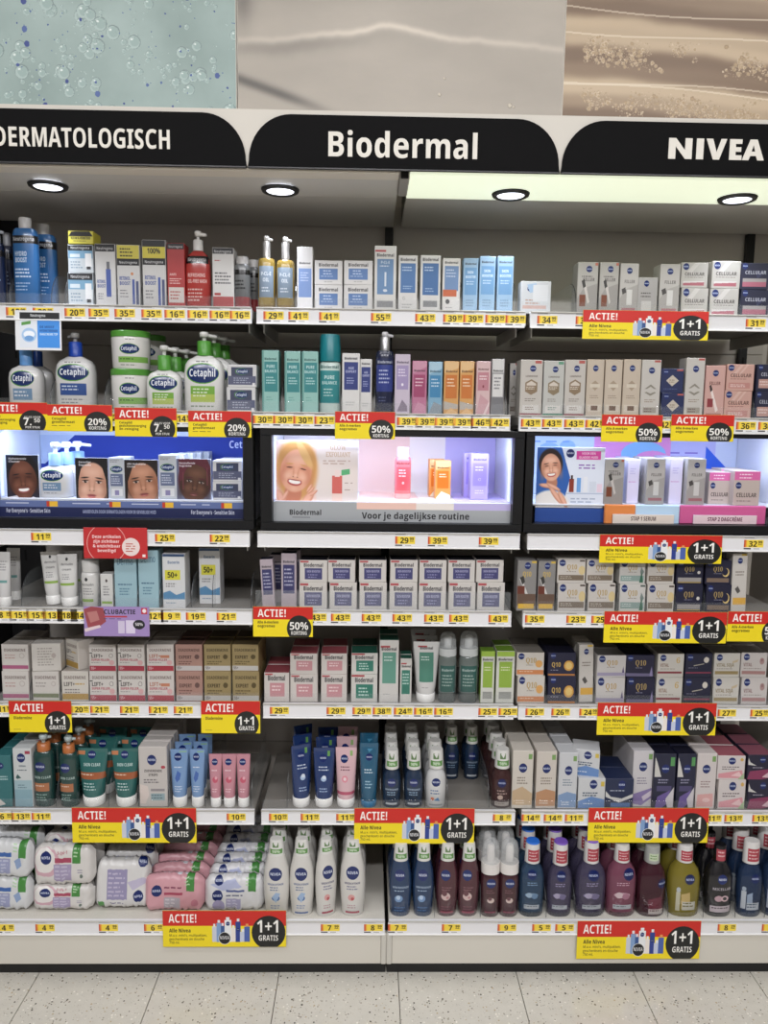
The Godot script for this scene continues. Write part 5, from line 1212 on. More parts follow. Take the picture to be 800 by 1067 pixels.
func room() -> void:
	var dark := mat("5a5751", 0.8)
	struct("floor", box_mesh(8.0, 0.06, 5.2, 0.002), dark, Vector3(0, -0.067, 2.2), "dark grouted bed under the speckled floor tiles", "floor")
	struct("ceiling", box_mesh(8.0, 0.06, 5.2, 0.002), mat("d8d6d0", 0.8), Vector3(0, 3.02, 2.2), "plain white shop ceiling out of view", "ceiling")
	struct("wall_back", box_mesh(8.0, 3.1, 0.06, 0.002), mat("cfcac0", 0.8), Vector3(0, -0.06, -0.09), "plain wall behind the shelving unit", "wall")
	struct("wall_front", box_mesh(8.0, 3.1, 0.06, 0.002), mat("8f8a84", 0.8), Vector3(0, -0.06, 4.75), "wall of the opposite side of the aisle out of view", "wall")
	struct("wall_left", box_mesh(0.06, 3.1, 5.2, 0.002), mat("b5afa6", 0.8), Vector3(-3.97, -0.06, 2.2), "far end wall of the aisle beyond the frame", "wall")
	struct("wall_right", box_mesh(0.06, 3.1, 5.2, 0.002), mat("b5afa6", 0.8), Vector3(3.97, -0.06, 2.2), "near end wall of the aisle beyond the frame", "wall")
	# floor tiles, 30 cm, in the setting's own pattern of seams
	var fl: Node3D = get_node("floor")
	var tm := StandardMaterial3D.new()
	tm.albedo_texture = ImageTexture.create_from_image(terrazzo())
	tm.roughness = 0.15
	var kinds := []
	for k in 5:
		var st := SurfaceTool.new()
		st.begin(Mesh.PRIMITIVE_TRIANGLES)
		var m := box_mesh(0.2985, 0.006, 0.2985, 0.001)
		var a := m.surface_get_arrays(0)
		var off := Vector2(rng.randf(), rng.randf())
		for i in a[Mesh.ARRAY_VERTEX].size():
			var v: Vector3 = a[Mesh.ARRAY_VERTEX][i]
			a[Mesh.ARRAY_TEX_UV][i] = Vector2(v.x, v.z) / 0.46 + off
		var am := ArrayMesh.new()
		am.add_surface_from_arrays(Mesh.PRIMITIVE_TRIANGLES, a)
		kinds.append(am)
	for i in range(-6, 6):
		for j in 9:
			part("tile", kinds[rng.randi() % 5], tm, fl, Vector3(0.0372 + 0.3001 * i + 0.15, 0.061, 0.28 + 0.3001 * j + 0.15 - 2.2))

func unit() -> void:
	# back panels, posts and end panel
	var panel := mat("c4beb6", 0.6)
	for b in [[-1.06, 0.0], [0.0, 1.05]]:
		var o := base("back_panel", Vector3((b[0] + b[1]) / 2, 0.0, -0.02))
		tag(o, "warm grey metal back panel behind the %s half of the shelves" % ("left" if b[0] < 0 else "right"), "panel")
		for k in 5:
			part("panel_sheet", box_mesh(b[1] - b[0] - 0.003, 0.378, 0.012, 0.001), panel, o, Vector3(0, 0.06 + k * 0.38, 0))
	var black := mat("17171a", 0.5)
	for q in [[-1.011, "wide black upright post beside the blue pump bottles"], [0.0, "thin black slotted upright post at the centre of the unit"], [0.985, "thin dark upright post beside the beige end panel"]]:
		var o := base("upright_post", Vector3(q[0] - 0.002, 0.04, 0))
		tag(o, q[1], "post", "upright posts of the unit")
		var wide: float = 0.095 if q[0] < -0.5 else 0.022
		part("post", box_mesh(wide, 1.86, 0.016, 0.001), black, o)
		for k in 24:
			part("slot", box_mesh(0.005, 0.03, 0.002, 0.0002), mat("060607", 0.8), o, Vector3(0, 0.1 + k * 0.07, 0.0085))
	for s in [[1.062, "beige side panel closing the unit at the serum end"], [-1.071, "dark side panel beyond the blue pump bottles"]]:
		var o := one("end_panel", box_mesh(0.02, 1.9, 0.36, 0.002), mat("b3aca2", 0.55) if s[0] > 0 else mat("1c1c1e", 0.6), Vector3(s[0], 0.0, 0.18))
		tag(o, s[1], "panel")
	# plinth
	for b in [[-1.0, 0.0065, "white plinth panel under the wipes packs"], [0.0065, 1.0, "white plinth panel under the coloured micellar waters"]]:
		var o := base("plinth", Vector3((b[0] + b[1]) / 2, 0, 0.382))
		tag(o, b[2], "plinth", "plinth panels of the unit")
		var w: float = b[1] - b[0]
		part("front_panel", box_mesh(w - 0.028, 0.084, 0.01, 0.001), mat("d3cfc4", 0.4), o, Vector3(0, 0.033, 0.0))
		part("kick_board", box_mesh(w - 0.004, 0.033, 0.01, 0.001), mat("0e0e10", 0.5), o, Vector3(0, 0, -0.012))
		for e in [-1, 1]:
			part("corner_post", box_mesh(0.0135, 0.084, 0.016, 0.002), mat("c9c6bd", 0.4), o, Vector3(e * (w / 2 - 0.007), 0.033, 0.0))
	# canopy, one per bay
	for b in [[-1.06, 0.008, false], [0.030, 1.06, true]]:
		var w: float = b[1] - b[0]
		var xc: float = (b[0] + b[1]) / 2
		var o := base("canopy", Vector3(xc, 1.9, 0))
		tag(o, "canopy with its greenish white light panel switched on" if b[2] else "grey metal canopy with unlit pale front lip", "canopy")
		part("soffit", box_mesh(w, 0.012, 0.29, 0.001), mat("d6d2cc", 0.45), o, Vector3(0, 0.001, 0.145))
		part("top_board", box_mesh(w, 0.015, 0.476, 0.001), mat("a09c97", 0.6), o, Vector3(0, 0.06, 0.238))
		part("back_edge", box_mesh(w, 0.05, 0.01, 0.001), mat("8d8983", 0.6), o, Vector3(0, 0.012, 0.005))
		if b[2]:
			part("light_panel", box_mesh(w, 0.006, 0.18, 0.001), glow_mat("eaf1d8", 1.1), o, Vector3(0, 0.0, 0.381))
			var l := AreaLight3D.new()
			l.name = "canopy_lamp"
			l.area_size = Vector2(w, 0.17)
			l.light_energy = 0.08
			l.light_color = Color("eef6dc")
			l.shadow_enabled = true
			o.add_child(l)
			l.position = Vector3(0, -0.004, 0.381)
			l.rotation.x = -PI / 2
		else:
			part("soffit_front", box_mesh(w, 0.012, 0.14, 0.001), mat("dedad4", 0.4), o, Vector3(0, 0.001, 0.361))
			part("front_lip", box_mesh(w, 0.008, 0.045, 0.003), mat("efe7da", 0.4), o, Vector3(0, -0.001, 0.4535))
	var br := base("canopy_bracket", Vector3(0.019, 1.892, 0.4))
	tag(br, "small grey bracket with black slot under the canopy joint", "bracket")
	part("plate", box_mesh(0.021, 0.02, 0.13, 0.002), mat("a9a5a0", 0.4), br)
	part("slot", box_mesh(0.016, 0.02, 0.004, 0.0005), mat("060607", 0.7), br, Vector3(0, 0.001, 0.066))
	var nth := ["beside the blue lettered corner", "under the middle sign near the gold oils", "over the small clear gift box", "over the silver cream boxes"]
	var k := 0
	for x in [-0.7714, -0.2551, 0.2633, 0.779]:
		var o := base("downlight", Vector3(x, 1.898, 0.35))
		tag(o, "small round recessed downlight with dark ring " + ["over the blue bottles", "over the gold oil bottles", "over the clear gift box", "over the silver cream boxes"][k], "downlight", "downlights in the canopy")
		part("trim_ring", ring_mesh(0.043, 0.031, 0.006), mat("2c2b2a", 0.3), o, Vector3(0, -0.006, 0))
		part("lens", loft([[0, 0.0305, 0.0305, 2], [0.003, 0.0305, 0.0305, 2]]), glow_mat("f2f6ff", 3.5), o, Vector3(0, -0.004, 0))
		var l := SpotLight3D.new()
		l.name = "downlight_lamp"
		l.light_energy = 0.22
		l.light_color = Color("eef3ff")
		l.spot_angle = 42.0
		l.spot_range = 6.0
		l.light_size = 0.03
		l.shadow_enabled = true
		o.add_child(l)
		l.position = Vector3(0, -0.009, 0)
		l.rotation.x = -PI / 2
		k += 1
	# header boards with lettering
	var board := one("header_board", box_mesh(2.1, 0.112, 0.004, 0.001), mat("d8d3c8", 0.5), Vector3(0.017, 1.908, 0.478))
	tag(board, "long off-white backing board behind the black header signs", "board")
	var word := ["DERMATOLOGISCH", "Biodermal", "NIVEA"]
	var says := ["black header sign with white lettering over the pharmacy brands", "black header sign with white lettering over the middle section", "black header sign with white lettering over the blue-logo brand"]
	var ink := mat("e9e5da", 0.5)
	for i in 3:
		var x0 := -0.9565 + i * 0.6489
		var o := base("header_sign", Vector3(x0 + 0.3245, 1.906, 0.482))
		tag(o, says[i], "sign", "black header signs")
		part("black_board", extrude(tab_shape(0.6465, 0.1035), 0.003), ink_black(), o)
		part("bottom_channel", box_mesh(0.6465, 0.004, 0.006, 0.001), mat("2a2a2c", 0.3), o, Vector3(0, -0.004, 0.003))
		var t := TextMesh.new()
		var f := SystemFont.new()
		f.font_names = PackedStringArray(["Droid Sans"])
		f.font_weight = 700
		t.font = f
		t.text = word[i]
		t.font_size = 64
		t.pixel_size = 0.001
		t.depth = 0.0012
		if i == 2:
			block_letters(o, ink)
			continue
		var p := part("lettering", t, ink, o)
		var px: Array = [[-5, 177, 133.5, 153.5], [342, 497, 137, 163.5], [697, 797, 145, 166.5]][i]
		var a := U(px[0], px[3], 0.486)
		var b := U(px[1], px[3], 0.486)
		var top := U((px[0] + px[1]) / 2.0, px[2], 0.486)
		var bb := t.get_aabb()
		p.scale = Vector3((b.x - a.x) / bb.size.x, (top.y - (a.y + b.y) / 2) / (0.0457 if i != 1 else 0.0472), 1.0)
		p.position = Vector3((a.x + b.x) / 2 - o.position.x - (bb.position.x + bb.size.x / 2) * p.scale.x, 0, 0.0036)
		p.position.y = (a.y + b.y) / 2 - o.position.y + (0.0228 if true else 0.0) * p.scale.y - (bb.position.y + bb.size.y / 2 + (0.0 if i != 9 else 0.0)) * p.scale.y
	# posters above the header
	var ims := [poster_blue(), poster_cream(), poster_brown()]
	var what := ["pale green poster print of bubbles and blue drops", "cream coloured poster print of smooth lotion folds", "brown poster print of streaked gel with bubbles"]
	for i in 3:
		var x0: float = [-0.998, -0.3265, 0.3430][i]
		var o := base("poster", Vector3(x0 + 0.334, 2.012, 0.472))
		tag(o, what[i], "poster", "large posters above the header")
		var m := StandardMaterial3D.new()
		m.albedo_texture = ImageTexture.create_from_image(ims[i])
		m.roughness = 0.4
		part("print", sheet(0.667, 0.42), m, o, Vector3(0, 0, 0.0032))
		part("board", box_mesh(0.669, 0.42, 0.006, 0.001), mat("e2ded4", 0.5), o)

func block_letters(o: Node3D, m: Material) -> void:   # heavy angular capitals, cut as five boards
	var L := {
		"N": [0, 0, 0, 1, 0.3, 1, 0.7, 0.42, 0.7, 1, 1, 1, 1, 0, 0.72, 0, 0.3, 0.6, 0.3, 0],
		"I": [0, 0, 0, 1, 1, 1, 1, 0],
		"V": [0, 1, 0.32, 1, 0.52, 0.36, 0.72, 1, 1, 1, 0.66, 0, 0.36, 0],
		"E": [0, 0, 0, 1, 1, 1, 1, 0.78, 0.5, 0.78, 0.5, 0.62, 0.94, 0.62, 0.94, 0.4, 0.5, 0.4, 0.5, 0.23, 1, 0.23, 1, 0],
		"A": [0, 0, 0.34, 1, 0.499, 1, 0.499, 0.74, 0.42, 0.42, 0.58, 0.42, 0.501, 0.74, 0.501, 1, 0.66, 1, 1, 0, 0.7, 0, 0.63, 0.21, 0.37, 0.21, 0.3, 0],
	}
	var y0 := U(745, 166.3, 0.486).y
	var y1 := U(745, 144.6, 0.486).y
	for q in [["N", 696.5, 721], ["I", 725.5, 733], ["V", 735.5, 757], ["E", 760, 773], ["A", 773.5, 796.5]]:
		var xa := U(q[1], 155, 0.486).x
		var xb := U(q[2], 155, 0.486).x
		var pts := PackedVector2Array()
		var v: Array = L[q[0]]
		for k in range(0, v.size(), 2): pts.append(Vector2(xa + (xb - xa) * v[k] - o.position.x, y0 + (y1 - y0) * v[k + 1] - o.position.y))
		part("letter", extrude(pts, 0.0012), m, o, Vector3(0, 0, 0.003))

func ink_black() -> StandardMaterial3D:
	var m := mat("0c0c0d", 0.7)
	m.metallic_specular = 0.25
	return m

func sheet(w: float, h: float) -> ArrayMesh:
	var st := SurfaceTool.new()
	st.begin(Mesh.PRIMITIVE_TRIANGLES)
	face(st, [Vector3(-w / 2, 0, 0), Vector3(w / 2, 0, 0), Vector3(w / 2, h, 0), Vector3(-w / 2, h, 0)], [Vector2(0, 1), Vector2(1, 1), Vector2(1, 0), Vector2(0, 0)], Vector3(0, 0, 1))
	return st.commit()

func ring_mesh(r1: float, r0: float, h: float) -> ArrayMesh:
	var st := SurfaceTool.new()
	st.begin(Mesh.PRIMITIVE_TRIANGLES)
	var prof := [[r0, 0.004], [r0 + 0.001, 0.0], [(r0 + r1) / 2, -0.001], [r1 - 0.002, 0.001], [r1, h]]
	for i in 32:
		var a := TAU * i / 32
		var b := TAU * (i + 1) / 32
		for k in prof.size() - 1:
			var q := []
			for c in [[a, k], [b, k], [b, k + 1], [a, k + 1]]: q.append(Vector3(cos(c[0]) * prof[c[1]][0], prof[c[1]][1], sin(c[0]) * prof[c[1]][0]))
			face(st, q, [Vector2.ZERO, Vector2.ZERO, Vector2.ZERO, Vector2.ZERO], (Vector3(0, -1, 0) + Vector3(cos(a), 0, sin(a)) * (k - 1.5) * 0.4).normalized())
	return st.commit()

func tab_shape(w: float, h: float) -> PackedVector2Array:   # flat foot, both upper corners swept in a wide quarter round
	var pts := PackedVector2Array([Vector2(-w / 2, 0)])
	for k in 13:
		var a := PI / 2 * k / 12.0
		pts.append(Vector2(-w / 2 + 0.002 + 0.088 * (1 - cos(a)), 0.012 + (h - 0.012) * sin(a)))
	for k in 13:
		var a := PI / 2 * (1.0 - k / 12.0)
		pts.append(Vector2(w / 2 - 0.002 - 0.088 * (1 - cos(a)), 0.012 + (h - 0.012) * sin(a)))
	pts.append(Vector2(w / 2, 0))
	return pts

func tags_of(text: String) -> Array:
	var out := []
	for q in text.split(" ", false):
		var b := q.split(":")
		out.append([b[0].to_float(), b[1]])
	return out

func shelves() -> void:
	var where := ["top", "second", "third", "fourth", "fifth", "sixth"]
	var T := [
		["17:10.99 45:20.99 78:20.99 103:35.99 130:35.99 158:35.99 182:16.99 206:16.99 229:16.99 250:16.99", "285:29.99 311:41.99 343:41.99 397:55.99 443:43.99 472:39.99 493:39.99 516:39.99 537:39.99", "570:34.99 610:34.99 787:31.99"],
		["118:12.99 190:14.99", "274:30.99 295:30.99 316:30.99 338:23.99 424:39.99 443:39.99 463:39.99 482:39.99 501:46.99 520:42.99", "553:43.99 575:43.99 598:43.99 620:42.99 693:42.99 777:36.99 800:36.99"],
		["43:11.99 172:25.99 229:22.99", "422:29.99 456:39.99 509:39.99", "785:32.99"],
		["2:8.99 20:15.99 38:15.99 55:13.99 70:18.99 84:14.99 160:12.99 178:9.99 204:19.99 236:21.49", "330:43.99 355:43.99 387:43.99 419:43.99 452:43.99 478:43.99 519:43.99", "557:35.49 600:23.99 626:25.99"],
		["3:11.99 83:20.99 104:21.99 135:21.99 165:21.99 191:21.99", "291:29.99 350:29.99 377:29.99 398:38.99 420:24.99 441:16.49 462:16.49 508:25.99 529:25.99", "557:26.99 584:26.99 613:24.99 757:27.99 791:25.99"],
		["3:6.99 22:13.99 43:11.49 246:10.49", "290:10.99 323:11.99 360:11.99 523:8.29", "553:14.49 576:14.49 598:11.99 742:11.49 764:13.99 793:13.99"],
	]
	var DV := [
		["11 55 69 98 122 147 173 194 221 244", "308 327 358 389 414 436 460 481 499 517 537", "600 623 644 664 686 709 738 771"],
		["30 57 80 110 153 192 236", "271 294 314 332 356 373 390 411 428 445 462 478 495 511 526", "540 564 587 610 629 648 667 688 712 734 756 785"],
		["", "", ""],
		["5 24 44 64 84 104 120 143 165 200 222 262", "", "580 610 643 673 703 733 765"],
		["31 63 92 122 152 182 212 241", "", "568 602 617 651 682 711 741 771"],
		["13 35 60 84 115 146 176 214 262", "303 374 396 420 442 465 508", "533 556 580 601 629 658 681 724 746 777"],
	]
	for lv in 6:
		var xs: Array = [[-0.955, -0.3237, -0.3127, 0.3075, 0.3209, 0.95], [-0.955, -0.3223, -0.3179, 0.2781, 0.2983, 0.95], [-0.955, -0.3281, -0.3101, 0.309, 0.3272, 0.96], [-0.965, -0.323, -0.3185, 0.2952, 0.3228, 0.97], [-0.985, -0.3157, -0.3062, 0.318, 0.3294, 0.985], [-0.985, -0.3254, -0.3087, 0.3259, 0.3427, 0.985]][lv]
		for s in 3:
			var div := []
			for q in DV[lv][s].split(" ", false): div.append(q.to_float())
			var label := "%s shelf board with white price rail, %s section" % [where[lv], ["pharmacy brand", "middle", "blue-logo brand"][s]]
			shelf_segment(lv, xs[s * 2], xs[s * 2 + 1], label, tags_of(T[lv][s]), div, {"guard": lv != 2, "haze": 0.07 if lv == 3 and s == 1 else 0.03, "guard_h": 0.045 if lv == 3 and s == 1 else 0.024})
	for s in 2:
		var xs: Array = [[-0.985, 0.0019], [0.0114, 0.985]][s]
		var tg: String = ["5:4.99 47:4.99 113:4.99 160:6.49 344:7.99 389:8.99", "414:7.99 470:7.99 528:9.49 564:5.99 588:5.99 612:5.99 757:8.29 803:8.29"][s]
		var div := []
		for q in ["95 148 212 274 352", "405 452 499 539 568 598 630 662 694 729 763 794"][s].split(" "): div.append(q.to_float())
		shelf_segment(6, xs[0], xs[1], "bottom shelf board with white price rail under the %s" % ["wipes packs", "micellar waters"][s], tags_of(tg), div, {"tray": "d6d2c8"})

# ---------------------------------------------------------------- the three lit display cases
func display_case(o0: float, o1: float, i0: float, i1: float, it: float, ib: float, label: String, back: String, fascia: String, fa: Array) -> Node3D:
	var zf := 0.358
	var L := func(px: float) -> float: return U(px, 500, zf).x
	var ya := U((i0 + i1) / 2, it, zf).y
	var yb := U((i0 + i1) / 2, ib, zf).y
	var bot: float = SY[2] + 0.0022
	var top: float = SY[1] - 0.0385
	var x0: float = L.call(o0)
	var x1: float = L.call(o1)
	var a: float = L.call(i0)
	var b: float = L.call(i1)
	var o := base("display_case", Vector3((x0 + x1) / 2, bot, 0))
	tag(o, label, "display case", "black lit display cases")
	var org := o.position
	var bk := mat("0d0e11", 0.35)
	var wh := mat("e4e8f0", 0.4)
	var P := func(n: String, q: Array, m: Material) -> void: part(n, q[0], m, o, q[1] - org)
	P.call("top_rail", bar(x0, x1, ya, top, 0.322, zf), bk)
	P.call("bottom_rail", bar(x0, x1, bot, yb, 0.322, zf), bk)
	P.call("side_post", bar(x0, a, yb, ya, 0.322, zf), bk)
	P.call("side_post", bar(b, x1, yb, ya, 0.322, zf), bk)
	P.call("side_panel", bar(a - 0.006, a - 0.001, bot, top, 0.075, 0.322), wh)
	P.call("side_panel", bar(b + 0.001, b + 0.006, bot, top, 0.075, 0.322), wh)
	P.call("case_top", bar(a, b, ya + 0.004, ya + 0.008, 0.085, 0.322), wh)
	var yfl := U(400, 522, 0.3).y
	P.call("case_floor", bar(a, b, yfl - 0.004, yfl, 0.085, 0.322), wh)
	var bc: Dictionary = cells[back]
	part("back_panel", box_mesh(b - a, ya + 0.004 - yfl, 0.005, 0.0005, bc, "e4e8f0"), print_mat(bc.page, "matt"), o, Vector3((a + b) / 2, yfl, 0.0875) - org)
	if fascia:
		var fc: Dictionary = cells[fascia]
		var f0 := U((i0 + i1) / 2, fa[0], 0.334).y
		part("front_fascia", box_mesh(b - a - 0.001, f0 - yb, 0.004, 0.0005, fc, "c4ccd8"), print_mat(fc.page, "card"), o, Vector3((a + b) / 2, yb, 0.334) - org)
	part("light_strip", box_mesh(b - a - 0.02, 0.004, 0.012, 0.001), glow_mat("dfe9ff", 2.4), o, Vector3((a + b) / 2, ya - 0.001, 0.314) - org)
	for e in [a + 0.003, b - 0.003]:
		part("side_light", box_mesh(0.003, (ya - yfl) * 0.92, 0.01, 0.001), glow_mat("cfdcff", 1.2), o, Vector3(e, yfl + 0.004, 0.317) - org)
	var l := AreaLight3D.new()
	l.name = "case_lamp"
	l.area_size = Vector2(b - a - 0.03, 0.05)
	l.light_energy = 0.16
	l.light_color = Color("d3e0ff")
	l.shadow_enabled = true
	o.add_child(l)
	l.position = Vector3((a + b) / 2, ya - 0.004, 0.30) - org
	l.rotation.x = -PI / 2 + 0.35
	return o

func case_card(design: String, xl: float, xr: float, yt: float, yb: float, z: float, called: String, label: String, group := "") -> void:
	var a := U(xl, (yt + yb) / 2, z)
	var b := U(xr, (yt + yb) / 2, z)
	var y0 := U((xl + xr) / 2, yb, z).y
	var y1 := U((xl + xr) / 2, yt, z).y
	var c: Dictionary = cells[design]
	var o := one(called, box_mesh(b.x - a.x, y1 - y0, 0.003, 0.0004, c, "dfe4ee"), print_mat(c.page, "card"), Vector3((a.x + b.x) / 2, y0, z))
	tag(o, label, "display card", group)

func cases() -> void:
	var up := U(400, 522, 0.3).y - stand(2) + 0.0005
	display_case(-22, 264, -8, 253, 449, 541, "black framed lit display case with blue back and face cards", "case_left_back", "case_left_fascia", [522])
	display_case(271, 545.5, 283, 535, 455, 545.5, "black framed lit display case with a laughing woman poster", "case_mid_back", "case_mid_fascia", [523.5])
	display_case(547, 830, 556, 822, 456, 547, "black framed lit display case with orange and pink ledges", "case_right_back", "", [])
	var P := "in the blue lit display"
	var faces := "portrait cards in the blue display"
	case_card("face_dark", 7, 41, 474, 523, 0.31, "portrait_card", "portrait card of a smiling face with white collar, beside white pump bottle", faces)
	case_card("face_pale", 79, 113, 477, 523.5, 0.31, "portrait_card", "portrait card of a pale face with long black hair", faces)
	case_card("face_tan", 130, 165, 479, 524, 0.31, "portrait_card", "portrait card of a tanned face with dark brown hair", faces)
	case_card("face_deep", 184, 220, 478, 524, 0.31, "portrait_card", "portrait card of a deep brown face with red braids", faces)
	var C := {"up": up, "z": 0.055, "place": P}
	bottle(2, "cet_blue", 42, 76, 485, 461, "white pump bottle with pale blue collar", C.merged({"shape": "square", "close": "pump", "sq": 3.2, "cap": "eef2f8", "collar_col": "8fb8e4", "cap_w": 0.42, "n": 3, "step": 0.045, "drift": 0.009, "name": "pump_bottle", "spout": 1.8}, true))
	box(2, "cet_slim", 113, 130, 477, "slim grey-blue carton between two portrait cards", C.merged({"n": 2}, true))
	box(2, "cet_slim", 165, 184, 474, "taller grey-blue carton beside the braided face card", C.merged({"n": 5, "drift": 0.011, "step": 0.04}, true))
	box(2, "cet_box", 221, 252, [502, 480], "white and slate cream carton", C.merged({"n": 2, "drift": 0.004}, true))
	# middle case
	P = "in the middle lit display"
	case_card("woman_laugh", 286, 373, 459, 531, 0.31, "poster_card", "advert card of a laughing blonde woman holding her neck")
	bottle(2, "glow_bottle", 411, 428, 476, 466, "coral pink bottle with pale cap", {"up": up + 0.002, "z": 0.1, "place": P, "shape": "cylinder", "deep": 1.0, "cap": "dfe8f2", "cap_w": 0.7, "name": "tonic_bottle"})
	box(2, "vit_box", 453, 470, 480, "orange serum carton with white wavy foot", {"up": up + 0.002, "z": 0.1, "place": P, "n": 2, "drift": -0.012, "step": 0.05})
	box(2, "night_box", 490, 509, 473, "lilac serum carton standing before the lilac panel", {"up": up + 0.002, "z": 0.1, "place": P, "n": 2, "drift": -0.01, "step": 0.05})
	for q in [[373, 437, "efc9bc", "peach"], [437, 475, "f0e9e2", "cream"], [475, 533, "c4baea", "lilac"]]:
		var a := U(q[0], 524, 0.31)
		var b := U(q[1], 524, 0.31)
		var o := one("floor_mat", box_mesh(b.x - a.x - 0.001, 0.002, 0.21, 0.0005), mat(q[2], 0.35), Vector3((a.x + b.x) / 2, U(400, 522, 0.3).y + 0.0001, 0.205))
		tag(o, q[3] + " coloured floor mat inside the middle lit display", "mat", "coloured mats in the display")
	# right case
	P = "in the pink lit display"
	var yfl := U(400, 522, 0.3).y
	case_card("woman_smile", 558.5, 629, 466, 529, 0.316, "poster_card", "advert card of a smiling woman with folded hands on blue")
	case_card("navy_gem", 557, 629, 529.5, 547, 0.316, "display_plinth", "plain blue block under the smiling woman card")
	get_node("display_plinth").material_override = mat("2c4f9c", 0.4)
	for q in [[630, 662, "e0894a", "orange"], [662, 708, "bcd8f0", "pale blue"], [708.5, 798, "cf5f96", "pink"]]:
		var a := U(q[0], 535, 0.334)
		var b := U(q[1], 535, 0.334)
		var y0 := U(q[0], 547, 0.334).y
		var o := one("display_ledge", box_mesh(b.x - a.x, yfl - y0 - 0.002, 0.011, 0.002), mat(q[2], 0.4), Vector3((a.x + b.x) / 2, y0 + 0.003, 0.3285))
		tag(o, q[3] + " ledge block along the front of the pink display", "ledge", "ledge blocks in the display")
	case_card("plate_serum", 638, 702, 536, 545.5, 0.3375, "name_plate", "pale name plate on the orange and blue ledge", "name plates on the ledges")
	case_card("plate_cream", 722, 788, 537, 546, 0.3375, "name_plate", "pale pink name plate on the pink ledge", "name plates on the ledges")
	var R := {"up": up, "z": 0.052, "place": P}
	box(2, "lum_serum", 629, 650, 478, "silver serum carton with brown dropper beside the advert card", R)
	box(2, "pale_box", 653, 666, 479, "pale lilac carton beside the dropper carton", R.merged({"z": 0.07, "n": 4, "drift": 0.006, "step": 0.042}, true))
	box(2, "lum_pearl", 673, 693, 478, "silver serum carton with syringe print", R.merged({"n": 2, "step": 0.06}, true))
	box(2, "pale_box", 697, 711, 478, "pale lilac carton between two silver cartons", R.merged({"z": 0.07, "n": 4, "drift": 0.006, "step": 0.042}, true))
	box(2, "lum_pearl", 715, 735, 478, "silver serum carton with pink line", R.merged({"n": 2, "step": 0.06}, true))
	box(2, "cream_pink", 738, 762, 492, "silver and pink cream carton set further back", R.merged({"z": 0.075, "n": 3, "drift": -0.002}, true))
	box(2, "cream_pink", 764, 792, 491, "silver and pink cream carton at the ledge end", R.merged({"n": 2}, true))

